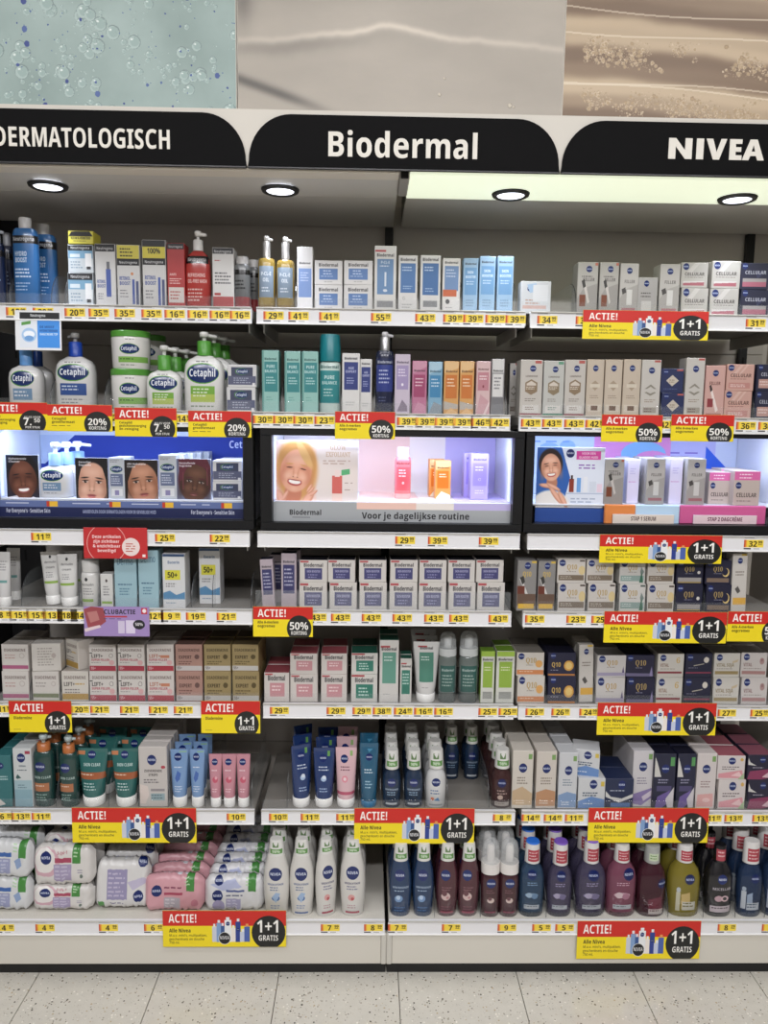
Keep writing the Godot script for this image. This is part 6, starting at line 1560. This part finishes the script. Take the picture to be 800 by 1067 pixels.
# ---------------------------------------------------------------- goods, shelf by shelf
func goods_top() -> void:
	bottle(0, "hydro_dark", -9, 6, 254, 238, "dark navy pump bottle half out of view", {"shape": "cylinder", "close": "pump", "cap": "9aa0a8", "deep": 0.9, "cap_w": 0.5, "name": "pump_bottle"})
	bottle(0, "hydro_dark", 3, 15, 257, 243, "dark navy bottle behind the pump bottle", {"shape": "cylinder", "z": 0.09, "cap": "8a8c92", "deep": 0.9})
	bottle(0, "hydro", 15.5, 41, 239, 227.5, "tall blue lotion bottle with grey cap", {"shape": "cylinder", "sq": 3.0, "cap": "b4b2b0", "cap_w": 0.5, "n": 2, "drift": 0.018, "step": 0.06, "deep": 0.6})
	box(0, "neut_jar", 70.5, 97.5, [284.5, 255], "pale blue cream carton with black top band", {"top": "151518", "d": 0.055})
	box(0, "neut_flap", 70.5, 97.5, 240.5, "yellow and black display carton lid atop the blue cream cartons", {"up": U(84, 255, SZ[0] - 0.022).y - stand(0) + 0.001, "top": "151518", "d": 0.05, "name": "carton_lid"})
	box(0, "neut_serum", 99, 121, 254, "white serum carton with blue pen print", {})
	box(0, "neut_retinol", 121.5, 146, 255, "white retinol carton with yellow top band", {})
	box(0, "neut_hundred", 148, 173, 250, "white retinol carton with black and yellow top", {"top": "151518"})
	box(0, "neut_red", 174, 193, 253, "slim red carton beside the red pump bottle", {})
	bottle(0, "neut_wash", 194, 220, 262, 241, "red face wash bottle with white pump", {"shape": "square", "close": "pump", "sq": 3.0, "cap": "d6d4d0", "cap_w": 0.4, "name": "pump_bottle", "aim": -8.0})
	box(0, "neut_white", 221, 244, 258, "white carton with red foot beside red pump bottle", {})
	bottle(0, "dark_jar", 244.5, 261, 276, 268, "small grey bottle with red foot", {"shape": "cylinder", "cap": "b8b6b4", "cap_w": 0.75, "deep": 0.95, "n": 2, "drift": 0.02, "name": "small_bottle"})
	for q in [[269, 287, 270, 246], [288, 307, 272, 247]]:
		bottle(0, "bio_oil", q[0], q[1], q[2], q[3], "golden oil bottle with silver collar and white pump", {"shape": "cylinder", "close": "pump", "cap": "d8d8d6", "collar_col": "b8b6b2", "metal": 0.7, "cap_w": 0.46, "collar": 0.75, "deep": 0.85, "finish": "gloss", "name": "oil_bottle", "aim": 12.0, "spout": 1.1})
	box(0, "bio_tall", 309, 326, 257, "tall white carton with soft blue panel", {})
	box(0, "bio_jar", 327.5, 357, [297, 271.5], "white cream carton with blue panel", {})
	box(0, "bio_jar", 358, 388.5, [297, 271.5], "white cream carton with blue panel", {})
	box(0, "bio_serum", 389.5, 413, 256, "tallest white carton with dropper print on blue panel", {})
	box(0, "bio_blue", 414.5, 435, 266, "white carton with deep blue panel and round seal", {})
	box(0, "bio_blue_grey", 437.5, 459, 266, "white carton with deep blue panel and grey bar", {})
	box(0, "bio_orange", 460.5, 479.5, 269, "white carton with blue panel and orange band", {})
	for q in [[482, 498, 269], [499, 516, 267], [517.5, 535, 267]]:
		box(0, "bio_sky", q[0], q[1], q[2], "sky blue booster carton", {})
	box(0, "gift_box", 542, 574, 293, "small pale gift box with blue ribbon print", {"d": 0.04, "name": "gift_box"})
	box(0, "lum_serum", 601, 623, 273, "silver serum carton with brown dropper print", {})
	box(0, "lum_serum", 624, 644.5, 273, "silver serum carton with brown dropper print", {})
	box(0, "lum_pearl", 645, 665, 274.5, "silver filler carton with white tube print", {})
	box(0, "lum_small", 664, 685, 289, "small silver carton with slanted top", {"finish": "gloss", "d": 0.03, "z": 0.016})
	box(0, "lum_pearl", 686.5, 708, 275, "silver filler carton with white tube print", {})
	box(0, "cell_jar", 709, 737.5, [300, 273.5], "silver cream carton with pink line", {"shift": 0.3})
	box(0, "cell_jar", 739, 769.5, [301, 272], "silver cream carton with pink line", {"shift": 2.0})
	box(0, "cell_navy", 771, 801, [302, 274], "navy cream carton with silver panel", {"shift": 0.5})

func goods_second() -> void:
	bottle(1, "cet_blue", 11, 46, 381, 365, "white cleanser bottle with light blue cap", {"shape": "square", "sq": 3.2, "cap": "5f93cc", "cap_w": 0.36, "z": 0.03})
	bottle(1, "cet_blue", 26, 56, 382, 366, "white cleanser bottle with navy cap set behind", {"shape": "square", "sq": 3.2, "cap": "1f4796", "cap_w": 0.3, "z": 0.1})
	bottle(1, "cet_lotion", 60, 100, 372, 347, "large white lotion bottle with royal blue pump", {"shape": "square", "close": "pump", "sq": 3.2, "cap": "9a9a98", "collar_col": "1f43a0", "cap_w": 0.34, "collar": 0.62, "name": "pump_bottle", "aim": 170.0, "spout": 0.9, "z": 0.03})
	tub(1, "cet_tub", 116, 156, [391.5, 385, 352, 345.5], "white cream tub with green lid", {"n": 2, "drift": 0.012})
	bottle(1, "cet_green", 154, 190, 386, 360, "small white lotion bottle with green pump collar", {"shape": "square", "close": "pump", "sq": 3.2, "cap": "cfd0cc", "collar_col": "4f9438", "cap_w": 0.38, "collar": 0.6, "n": 3, "step": 0.05, "drift": 0.014, "name": "pump_bottle", "spout": 1.5})
	bottle(1, "cet_green", 193, 234, 371, 346, "large white lotion bottle with green pump collar", {"shape": "square", "close": "pump", "sq": 3.2, "cap": "cfd0cc", "collar_col": "4f9438", "cap_w": 0.36, "collar": 0.62, "n": 3, "step": 0.055, "drift": 0.012, "name": "pump_bottle", "spout": 1.5})
	box(1, "cet_box", 236, 266.5, [403.5, 380], "white and slate cream carton", {"shift": 1.0})
	for q in [[272.5, 291, 365], [296, 313.5, 366], [314, 332, 366]]:
		box(1, "bio_teal", q[0], q[1], q[2], "tall pale teal carton", {"side": "5f9c94"})
	bottle(1, "bio_foam", 332.5, 355, 377, 349, "pale teal foam bottle with deep teal cap", {"shape": "cylinder", "cap": "147078", "cap_w": 1.0, "cap_top": 0.9, "deep": 0.9, "name": "foam_bottle"})
	box(1, "bio_navy", 356, 375, 368, "white carton with royal blue panel, taller", {})
	box(1, "bio_navy", 374.5, 387.5, 374, "white carton with royal blue panel, shorter", {"z": 0.026})
	bottle(1, "bio_serum_bottle", 391, 410, 366, 346, "dark blue serum bottle with silver pump", {"shape": "cylinder", "close": "pump", "cap": "c8c8ca", "collar_col": "b0b0b2", "metal": 0.8, "cap_w": 0.55, "collar": 0.75, "deep": 0.9, "name": "serum_bottle", "aim": 15.0, "spout": 1.3})
	box(1, "bio_lilac", 411, 427.5, 369, "lilac serum carton", {})
	box(1, "bio_magenta", 429, 445, 376, "magenta pink serum carton", {})
	box(1, "bio_cyan", 446, 461, 377, "cyan blue serum carton", {})
	box(1, "bio_sun", 462, 478, 376.5, "orange vitamin serum carton", {})
	box(1, "bio_sun", 478.5, 494, 376.5, "orange vitamin serum carton", {})
	box(1, "bio_rose", 495.5, 511, 376.5, "dusty rose serum carton with drop mark", {})
	box(1, "bio_grey", 511.5, 525.5, 374, "white and grey serum carton", {})
	box(1, "lumi_pale", 530, 540, 378, "dim grey carton set back in the shelf gap", {"z": 0.1, "side": "4a4644"})
	box(1, "lumi", 541.5, 565, 375, "pearl carton with bronze hexagon and wine red foot", {})
	box(1, "lumi_green", 565.5, 587.5, 376, "pearl carton with bronze hexagon and green foot", {})
	box(1, "lumi", 588, 610, 375, "pearl carton with bronze hexagon and wine red foot", {})
	for q in [[610.5, 629], [629.5, 648], [648.5, 667]]:
		box(1, "lumi_gold", q[0], q[1], 374.5, "beige gold carton with diamond emblem", {})
	box(1, "lumi_pale", 667.5, 688, 375, "pale carton with open diamond lines, beside navy boxes", {})
	box(1, "navy_gem", 688.5, 712.5, [409.5, 384], "navy cream carton with cream diamond", {})
	box(1, "lumi_pale", 713.5, 733.5, 373, "tallest pale carton with open diamond lines", {})
	box(1, "filler_pink", 734, 755, 381, "dusty pink serum carton with dropper print", {})
	box(1, "cell_pink", 754, 783, [407.5, 379.5], "dusty pink cream carton", {"shift": 3.0})
	box(1, "cell_night", 786, 806, [407.5, 379.5], "navy and pink cream carton", {"shift": 2.0})

func goods_fourth() -> void:
	tube(3, "white_edge", -3, 12, 575, "white tube with teal line at the frame edge", {"cap_w": 0.42})
	tube(3, "white_edge", 8, 22, 571, "white tube set behind the edge tube", {"cap_w": 0.42, "z": 0.08})
	tube(3, "derm_tube", 46, 66, 575, "white cream tube with green stripe, leaning back", {"cap_w": 0.4, "z": 0.035, "lean": 3.0})
	tube(3, "derm_tube", 62, 83, 577.5, "white cream tube with green stripe, in front", {"cap_w": 0.4, "z": 0.02, "lean": 2.0, "n": 2})
	bottle(3, "derm_bottle", 86, 104.5, 595, 583, "round white bottle with green stripe", {"shape": "cylinder", "cap": "cdcdca", "cap_w": 0.92, "deep": 1.0})
	box(3, "derm_box", 104.5, 118, 598, "small white carton with green foot line", {})
	box(3, "derm_sky", 119, 142.5, 577, "light blue carton under the red sign", {})
	box(3, "derm_sky", 144, 165.5, 573.5, "light blue carton beside the sunscreen carton", {})
	box(3, "sun_box", 169, 193, 577, "white sunscreen carton with yellow label, front", {})
	box(3, "sun_box", 207, 229.5, 571, "white sunscreen carton with yellow label, set back", {"z": 0.06})
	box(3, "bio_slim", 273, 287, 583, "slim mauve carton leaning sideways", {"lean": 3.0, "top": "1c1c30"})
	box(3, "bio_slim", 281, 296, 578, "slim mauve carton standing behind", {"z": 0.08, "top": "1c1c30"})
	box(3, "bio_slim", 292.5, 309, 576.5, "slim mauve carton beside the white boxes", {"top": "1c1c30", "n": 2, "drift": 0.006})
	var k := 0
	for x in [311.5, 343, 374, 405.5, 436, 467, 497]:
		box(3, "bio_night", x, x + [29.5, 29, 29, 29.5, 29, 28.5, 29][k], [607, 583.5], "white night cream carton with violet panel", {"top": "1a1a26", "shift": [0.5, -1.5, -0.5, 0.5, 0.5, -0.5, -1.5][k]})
		k += 1
	box(3, "q_serum", 538.5, 559, 584, "grey serum carton with red pipette print", {})
	box(3, "q_serum", 560, 578.5, 584.5, "grey serum carton with red pipette print", {})
	box(3, "q_jar", 580.5, 610, [608, 582.5], "cream day carton with brown band", {})
	box(3, "q_jar", 612, 641, [608, 583], "cream day carton with brown band", {"shift": -1.5})
	box(3, "q_green", 645, 672.5, [608.5, 583], "cream carton with green leaf band", {})
	box(3, "q_jar", 674, 702.5, [609, 583], "cream day carton with brown band", {})
	box(3, "q_navy", 703.5, 732, [609, 584], "navy night carton with silver band", {"shift": 1.0})
	box(3, "q_navy_gold", 735, 762, [609, 584], "navy night carton with golden swirl", {})
	box(3, "q_slim", 763, 779, 577, "tall slim white carton with yellow band, leaning", {"lean": 1.5})

func goods_fifth() -> void:
	var dia := [[2, "dia_pink", "white cream carton with plum band"], [33.5, "dia_olive", "white cream carton with olive band"], [64, "dia_gold", "white cream carton with gold band"], [93, "dia_lift", "white filler carton with crimson band"], [123, "dia_lift", "white filler carton with crimson band"], [153, "dia_lift_red", "white filler carton with orange heading"], [183, "dia_copper", "copper cream carton with grey foot"], [212.5, "dia_expert", "gold expert carton with grey foot"], [242, "dia_expert", "gold expert carton with grey foot"]]
	for q in dia:
		var tops := [699.5, 671.5]
		if q[0] > 30 and q[0] < 90: tops = [699.5]
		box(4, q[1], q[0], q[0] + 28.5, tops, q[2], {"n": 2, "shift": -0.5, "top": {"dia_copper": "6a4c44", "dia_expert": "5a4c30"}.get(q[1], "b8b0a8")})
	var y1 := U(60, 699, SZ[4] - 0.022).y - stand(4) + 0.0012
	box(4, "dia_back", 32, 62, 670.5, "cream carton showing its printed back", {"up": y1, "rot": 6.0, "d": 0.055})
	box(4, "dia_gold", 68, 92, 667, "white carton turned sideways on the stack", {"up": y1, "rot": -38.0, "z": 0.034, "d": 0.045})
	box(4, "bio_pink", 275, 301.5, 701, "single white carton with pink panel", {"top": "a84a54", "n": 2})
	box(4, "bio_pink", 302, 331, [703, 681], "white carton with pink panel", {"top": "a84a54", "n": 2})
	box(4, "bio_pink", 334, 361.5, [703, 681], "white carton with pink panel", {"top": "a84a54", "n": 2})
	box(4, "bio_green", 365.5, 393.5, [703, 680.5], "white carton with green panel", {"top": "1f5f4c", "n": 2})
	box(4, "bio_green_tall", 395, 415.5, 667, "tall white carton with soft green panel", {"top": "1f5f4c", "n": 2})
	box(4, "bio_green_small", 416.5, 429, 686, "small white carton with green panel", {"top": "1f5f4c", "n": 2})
	tube(4, "bio_tube", 430, 457.5, 668.5, "white cream tube with green panel", {"cap_w": 0.36, "cap_h": 0.14, "n": 3, "step": 0.055})
	bottle(4, "bio_spray", 456.5, 475, 682, 659, "clear spray bottle with green label", {"shape": "cylinder", "close": "foam", "deep": 0.8, "cap": "c4c8c8", "finish": "liquid", "name": "spray_bottle"})
	bottle(4, "bio_spray", 477.5, 497.5, 682, 658, "clear spray bottle with green label", {"shape": "cylinder", "close": "foam", "deep": 0.8, "cap": "c4c8c8", "finish": "liquid", "name": "spray_bottle"})
	box(4, "bio_lime", 500.5, 515.5, 678.5, "white carton with lime green panel, narrow", {"top": "6f9a28", "side": "88ac3c"})
	box(4, "bio_lime", 516.5, 536, 678.5, "white carton with lime green panel, wide", {"top": "6f9a28", "n": 2})
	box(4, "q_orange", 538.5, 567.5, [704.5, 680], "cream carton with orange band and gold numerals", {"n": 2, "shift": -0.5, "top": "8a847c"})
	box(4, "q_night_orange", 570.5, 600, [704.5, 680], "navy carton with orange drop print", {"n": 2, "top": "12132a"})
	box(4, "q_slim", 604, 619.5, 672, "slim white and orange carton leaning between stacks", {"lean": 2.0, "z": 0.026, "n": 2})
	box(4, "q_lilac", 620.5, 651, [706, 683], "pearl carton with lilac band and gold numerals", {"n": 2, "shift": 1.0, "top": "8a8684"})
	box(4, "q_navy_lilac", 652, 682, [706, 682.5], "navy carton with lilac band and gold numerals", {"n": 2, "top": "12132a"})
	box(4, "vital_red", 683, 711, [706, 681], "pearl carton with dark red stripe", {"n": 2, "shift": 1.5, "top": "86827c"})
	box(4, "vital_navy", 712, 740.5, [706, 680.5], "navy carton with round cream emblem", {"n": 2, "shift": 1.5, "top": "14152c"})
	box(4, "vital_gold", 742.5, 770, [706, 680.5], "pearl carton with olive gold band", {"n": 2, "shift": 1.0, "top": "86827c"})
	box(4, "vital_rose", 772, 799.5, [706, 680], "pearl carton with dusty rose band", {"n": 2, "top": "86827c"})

func goods_sixth() -> void:
	box(5, "teal_edge", -6, 12.5, 787, "dark teal carton at the frame edge", {"n": 3})
	box(5, "derma_box", 14, 34, 780, "white and pale blue carton with round logo", {"n": 4, "step": 0.064})
	for q in [[36.5, 57.5, 781, 765], [63, 82.5, 783, 767]]:
		bottle(5, "clear_pump", q[0], q[1], q[2], q[3], "dark green wash bottle with clear pump", {"shape": "cylinder", "close": "pump", "cap": "a4b0b0", "collar_col": "b06a3c", "cap_w": 0.62, "collar": 0.5, "deep": 0.8, "n": 3, "step": 0.055, "drift": 0.004, "name": "pump_bottle", "aim": 20.0, "spout": 0.9})
	for q in [[82, 113.5], [117, 146]]:
		tube(5, "clear_tube", q[0], q[1], 779.5, "teal scrub tube with rust band", {"cap_w": 0.36, "cap_h": 0.17, "n": 3, "step": 0.065, "drift": 0.004})
	box(5, "strips_box", 144.5, 174.5, 778, "white pore strips carton", {"d": 0.03, "n": 6, "step": 0.035, "z": 0.02})
	for q in [[178, 196.5], [198, 214]]:
		tube(5, "blue_tube", q[0], q[1], 780.5, "pale blue face tube", {"cap_w": 0.4, "cap_h": 0.18, "n": 3, "step": 0.045})
	for q in [[218, 231.5], [231.5, 246.5], [246.5, 261]]:
		tube(5, "pink_tube", q[0], q[1], 785.5, "rose pink face tube", {"cap_w": 0.4, "cap_h": 0.18})
	tube(5, "navy_tube", 303, 324.5, 776, "navy blue scrub tube", {"cap_w": 0.42, "cap_h": 0.15, "n": 3, "step": 0.062, "rot": 20.0, "drift": -0.003})
	tube(5, "navy_tube", 326.5, 348.5, 779, "navy blue scrub tube", {"cap_w": 0.42, "cap_h": 0.15, "n": 3, "step": 0.064, "drift": 0.001})
	tube(5, "rose_tube", 349.5, 371.5, 778.5, "pale rose scrub tube", {"cap_w": 0.42, "cap_h": 0.14, "n": 3, "step": 0.064})
	tube(5, "teal_tube", 374.5, 394, 774, "blue teal gel tube", {"cap_w": 0.42, "cap_h": 0.1, "cap": "1f6d98", "n": 2, "step": 0.06})
	for q in [[398.5, 417.5], [421, 440.5]]:
		bottle(5, "toner_blue", q[0], q[1], 799, 780, "dark blue toner bottle with white cap", {"shape": "micellar", "cap_print": "cap_green", "cap": "e4e4e0", "cap_w": 0.76, "cap_top": 0.66, "n": 4, "step": 0.05, "sq": 2.2, "deep": 0.8, "name": "toner_bottle"})
	bottle(5, "toner_white", 443, 464.5, 798, 779.5, "white toner bottle with white cap", {"shape": "micellar", "cap_print": "cap_green", "cap": "e4e4e0", "cap_w": 0.74, "cap_top": 0.64, "n": 4, "step": 0.05, "sq": 2.2, "deep": 0.8, "name": "toner_bottle"})
	for q in [[462, 478], [483, 499]]:
		bottle(5, "toner_blue", q[0], q[1], 773, 756, "dark blue toner bottle at the shelf back", {"z": 0.17, "shape": "micellar", "cap_print": "cap_green", "cap": "e4e4e0", "cap_w": 0.76, "cap_top": 0.66, "n": 2, "step": 0.05, "sq": 2.2, "deep": 0.8, "name": "toner_bottle"})
	bottle(5, "toner_red", 511.5, 533, 798, 779.5, "brown red toner bottle with white cap", {"shape": "micellar", "cap_print": "cap_green", "cap": "e4e4e0", "cap_w": 0.74, "cap_top": 0.64, "n": 5, "step": 0.05, "sq": 2.2, "deep": 0.8, "name": "toner_bottle", "finish": "liquid"})
	box(5, "nat_beige", 533.5, 555.5, 782, "cream coloured care carton with beige wave", {"n": 4, "step": 0.052})
	box(5, "nat_tan", 558, 579.5, 783, "cream coloured care carton with tan wave", {"n": 4, "step": 0.052})
	box(5, "nat_blue", 581.5, 601.5, 784, "white care carton with pale blue wave", {"n": 4, "step": 0.052})
	box(5, "nat_blue_jar", 602, 630.5, 811, "white cream carton with blue wave, lower", {"n": 2})
	var y1 := U(615, 811, SZ[5] - 0.022).y - stand(5) + 0.0012
	box(5, "nat_blue_jar", 599.5, 627.5, 781.5, "white cream carton with blue wave, tilted on top", {"up": y1, "rot": -14.0, "z": 0.03})
	box(5, "nat_navy_jar", 630, 660, 811.5, "navy cream carton with white arc", {"n": 2})
	box(5, "nat_lilac", 658.5, 680, 782.5, "white care carton with lilac wave", {"n": 3, "step": 0.055, "drift": 0.001, "z": 0.028})
	for q in [[681, 703.5], [704.5, 724.5]]:
		box(5, "nat_purple", q[0], q[1], 785.5, "navy and purple night carton", {"n": 3, "step": 0.055, "top": "15162a"})
	box(5, "nat_rose", 725, 746, 785, "white care carton with rose wave", {"n": 3, "step": 0.055})
	box(5, "nat_pink_jar", 747.5, 776.5, [812.5, 787.5], "white cream carton with pink wave", {"n": 3, "top": "a85a66"})
	box(5, "nat_wine_jar", 778.5, 805, [812.5, 786.5], "navy cream carton with wine red wave", {"n": 3, "top": "8a4a5c"})

func goods_bottom() -> void:
	wipes(6, "wipe_blue", -28, 31, [919, 882], "white wipes pack with blue band", {"n": 2, "step": 0.06, "thick": 0.042})
	wipes(6, "wipe_pink_white", 31, 96, [927, 887], "white wipes pack with pink swirl", {"n": 3, "step": 0.06, "thick": 0.042, "shift": 1.0})
	wipes(6, "wipe_lilac", 96, 154, [906], "white wipes pack with lilac label", {"n": 3, "step": 0.06, "thick": 0.042, "tip": -12.0})
	wipes(6, "wipe_rose", 148.5, 212, [917], "pink wipes pack with green tab", {"n": 7, "step": 0.047, "thick": 0.034, "drift": 0.002})
	wipes(6, "wipe_white", 212, 275, [918], "white wipes pack with green tab", {"n": 7, "step": 0.047, "thick": 0.034, "drift": 0.001})
	for q in [[274.5, 302], [301.5, 327.5], [328, 351], [354, 381]]:
		var rose: bool = q[0] > 320
		bottle(6, "milk_rose" if rose else "milk_blue", q[0], q[1], 889 if not rose else 887, 873, "white milk bottle with pink flower" if rose else "white milk bottle with blue drop", {"shape": "lotion", "cap_print": "cap_green", "cap": "e4e3de", "cap_w": 0.62, "cap_top": 0.5, "cap_deep": 0.75, "n": 3, "step": 0.055, "deep": 0.7, "rot": 22.0 if q[0] == 328 else 0.0, "name": "milk_bottle", "sq": 2.2})
	for q in [[405, 429, "lotion_blue", "dark blue lotion bottle with white cap"], [429.5, 452, "lotion_blue", "dark blue lotion bottle with white cap"], [454, 477, "lotion_wine", "wine red lotion bottle with white cap"], [476.5, 499, "lotion_wine", "wine red lotion bottle with white cap"]]:
		bottle(6, q[2], q[0], q[1], 894.5, 877.5, q[3], {"shape": "lotion", "cap_print": "cap_green", "cap": "e4e3de", "cap_w": 0.64, "cap_top": 0.54, "cap_deep": 0.8, "n": 3, "step": 0.055, "deep": 0.7, "sq": 2.2})
	for q in [[500, 520], [519.5, 539.5]]:
		bottle(6, "foam_wine", q[0], q[1], 907, 874.5, "wine red foam bottle under a clear dome", {"shape": "foam", "close": "foam", "deep": 0.9, "n": 3, "step": 0.055, "cap": "dcd8d4", "name": "foam_bottle"})
	var cap := {"shape": "micellar", "cap_print": "cap_red", "cap": "e2e0dd", "cap_w": 0.62, "cap_top": 0.56, "deep": 0.72, "n": 3, "step": 0.058, "finish": "liquid", "name": "micellar_bottle", "sq": 2.4}
	bottle(6, "mic_blue", 540.5, 566, 896, 876.5, "blue micellar bottle with bright blue lid", cap.merged({"lid": "2f6fd0"}, true))
	bottle(6, "mic_purple", 569.5, 595, 898, 877, "mauve micellar bottle with violet lid", cap.merged({"lid": "7a58b8"}, true))
	bottle(6, "mic_purple", 598.5, 630, 896, 875, "mauve micellar bottle with violet lid", cap.merged({"lid": "7a58b8", "cap_w": 0.5, "cap_top": 0.46}, true))
	bottle(6, "mic_pink", 630.5, 661.5, 895, 878, "pink micellar bottle with white cap", cap.merged({"cap_w": 0.52, "cap_top": 0.46}, true))
	bottle(6, "mic_wine", 662.5, 692, 896, 879, "burgundy micellar bottle with grey cap", cap.merged({"cap_print": "cap_grey", "cap": "a8aca8", "cap_w": 0.54, "cap_top": 0.5}, true))
	bottle(6, "mic_yellow", 694.5, 727.5, 895, 878, "yellow micellar bottle with white cap", cap.merged({"cap_w": 0.5, "cap_top": 0.46}, true))
	bottle(6, "mic_black", 733, 761.5, 896, 879, "black micellar bottle with dark cap", cap.merged({"cap_print": "cap_red_black", "cap": "15151a", "cap_w": 0.42, "cap_top": 0.4, "finish": "gloss"}, true))
	bottle(6, "mic_navy", 767, 792.5, 897, 875, "navy micellar bottle with white cap", cap.merged({"cap_w": 0.66, "cap_top": 0.62, "cap_deep": 0.8}, true))
	bottle(6, "mic_navy", 793.5, 822, 894, 872, "navy micellar bottle cut by the frame edge", cap.merged({"cap_w": 0.62, "cap_top": 0.58}, true))

func signs() -> void:
	var wide := "wide red and yellow one plus one free signs"
	for q in [[0, 607, 323.5, 738, 354, "below the silver filler cartons"], [2, 624.5, 557.5, 752, 587, "below the pink lit display case"], [3, 629, 637.5, 757, 670, "below the cream and navy cartons on the fourth shelf"], [4, 622, 732.5, 746, 766, "below the navy and pearl cartons on the fifth shelf"], [5, 75, 842, 204.5, 878, "below the teal scrub tubes"], [5, 369, 842.5, 494, 879, "below the dark blue toner bottles"], [5, 612.5, 842, 738, 878, "below the navy and purple night cartons"], [6, 169.5, 949, 298, 986.5, "on the bottom rail below the pink wipes"], [6, 601, 960, 729.5, 999, "on the bottom rail below the micellar waters"]]:
		sign_card(q[0], "promo_wide", q[1], q[2], q[3], q[4], "wide red and yellow promotion sign " + q[5], {"group": wide, "edge": "d8c41e"})
	var sm := "small red and yellow promotion signs"
	for q in [[1, "promo_price", -19, 419, 49.5, 448, "seven fifty sign below the light blue capped cleanser"], [1, "promo_twenty", 49, 421.5, 117, 449.5, "twenty percent sign below the blue pump lotion"], [1, "promo_price", 119.5, 425, 184, 455, "seven fifty sign below the green lidded tubs"], [1, "promo_twenty", 196, 428, 262, 455.5, "twenty percent sign below the large green pump bottles"], [1, "promo_half", 349, 429, 411.5, 457.5, "half price sign below the dark blue serum bottle"], [1, "promo_half", 626.5, 432, 690, 460.5, "half price sign below the beige gold cartons"], [1, "promo_half", 699, 432, 764.5, 460, "half price sign below the dusty pink serum carton"], [3, "promo_half", 263.5, 632.5, 326, 663.5, "half price sign below the slim mauve cartons"], [3, "promo_half", 757.5, 637.5, 822, 668.5, "half price sign beside a wide promotion sign at the frame edge"], [4, "promo_gratis", 9.5, 730.5, 74.5, 763, "one plus one sign below the olive banded carton"], [4, "promo_gratis", 209.5, 730.5, 271, 764, "one plus one sign below the gold expert cartons"]]:
		sign_card(q[0], q[1], q[2], q[3], q[4], q[5], "red and yellow " + q[6], {"group": sm, "edge": "d8c41e"})
	sign_card(2, "secure_sign", 87, 550, 153.5, 582, "red security notice sign with white round frame", {"edge": "bf2f32"})
	sign_card(3, "club_sign", 87.5, 632, 155.5, 663, "lilac club offer sign with a hand picture", {"edge": "a088bc"})
	sign_card(0, "info_card", 15.5, 323, 63.5, 365, "white and blue product card hanging below the blue bottle", {"tilt": -3.0})
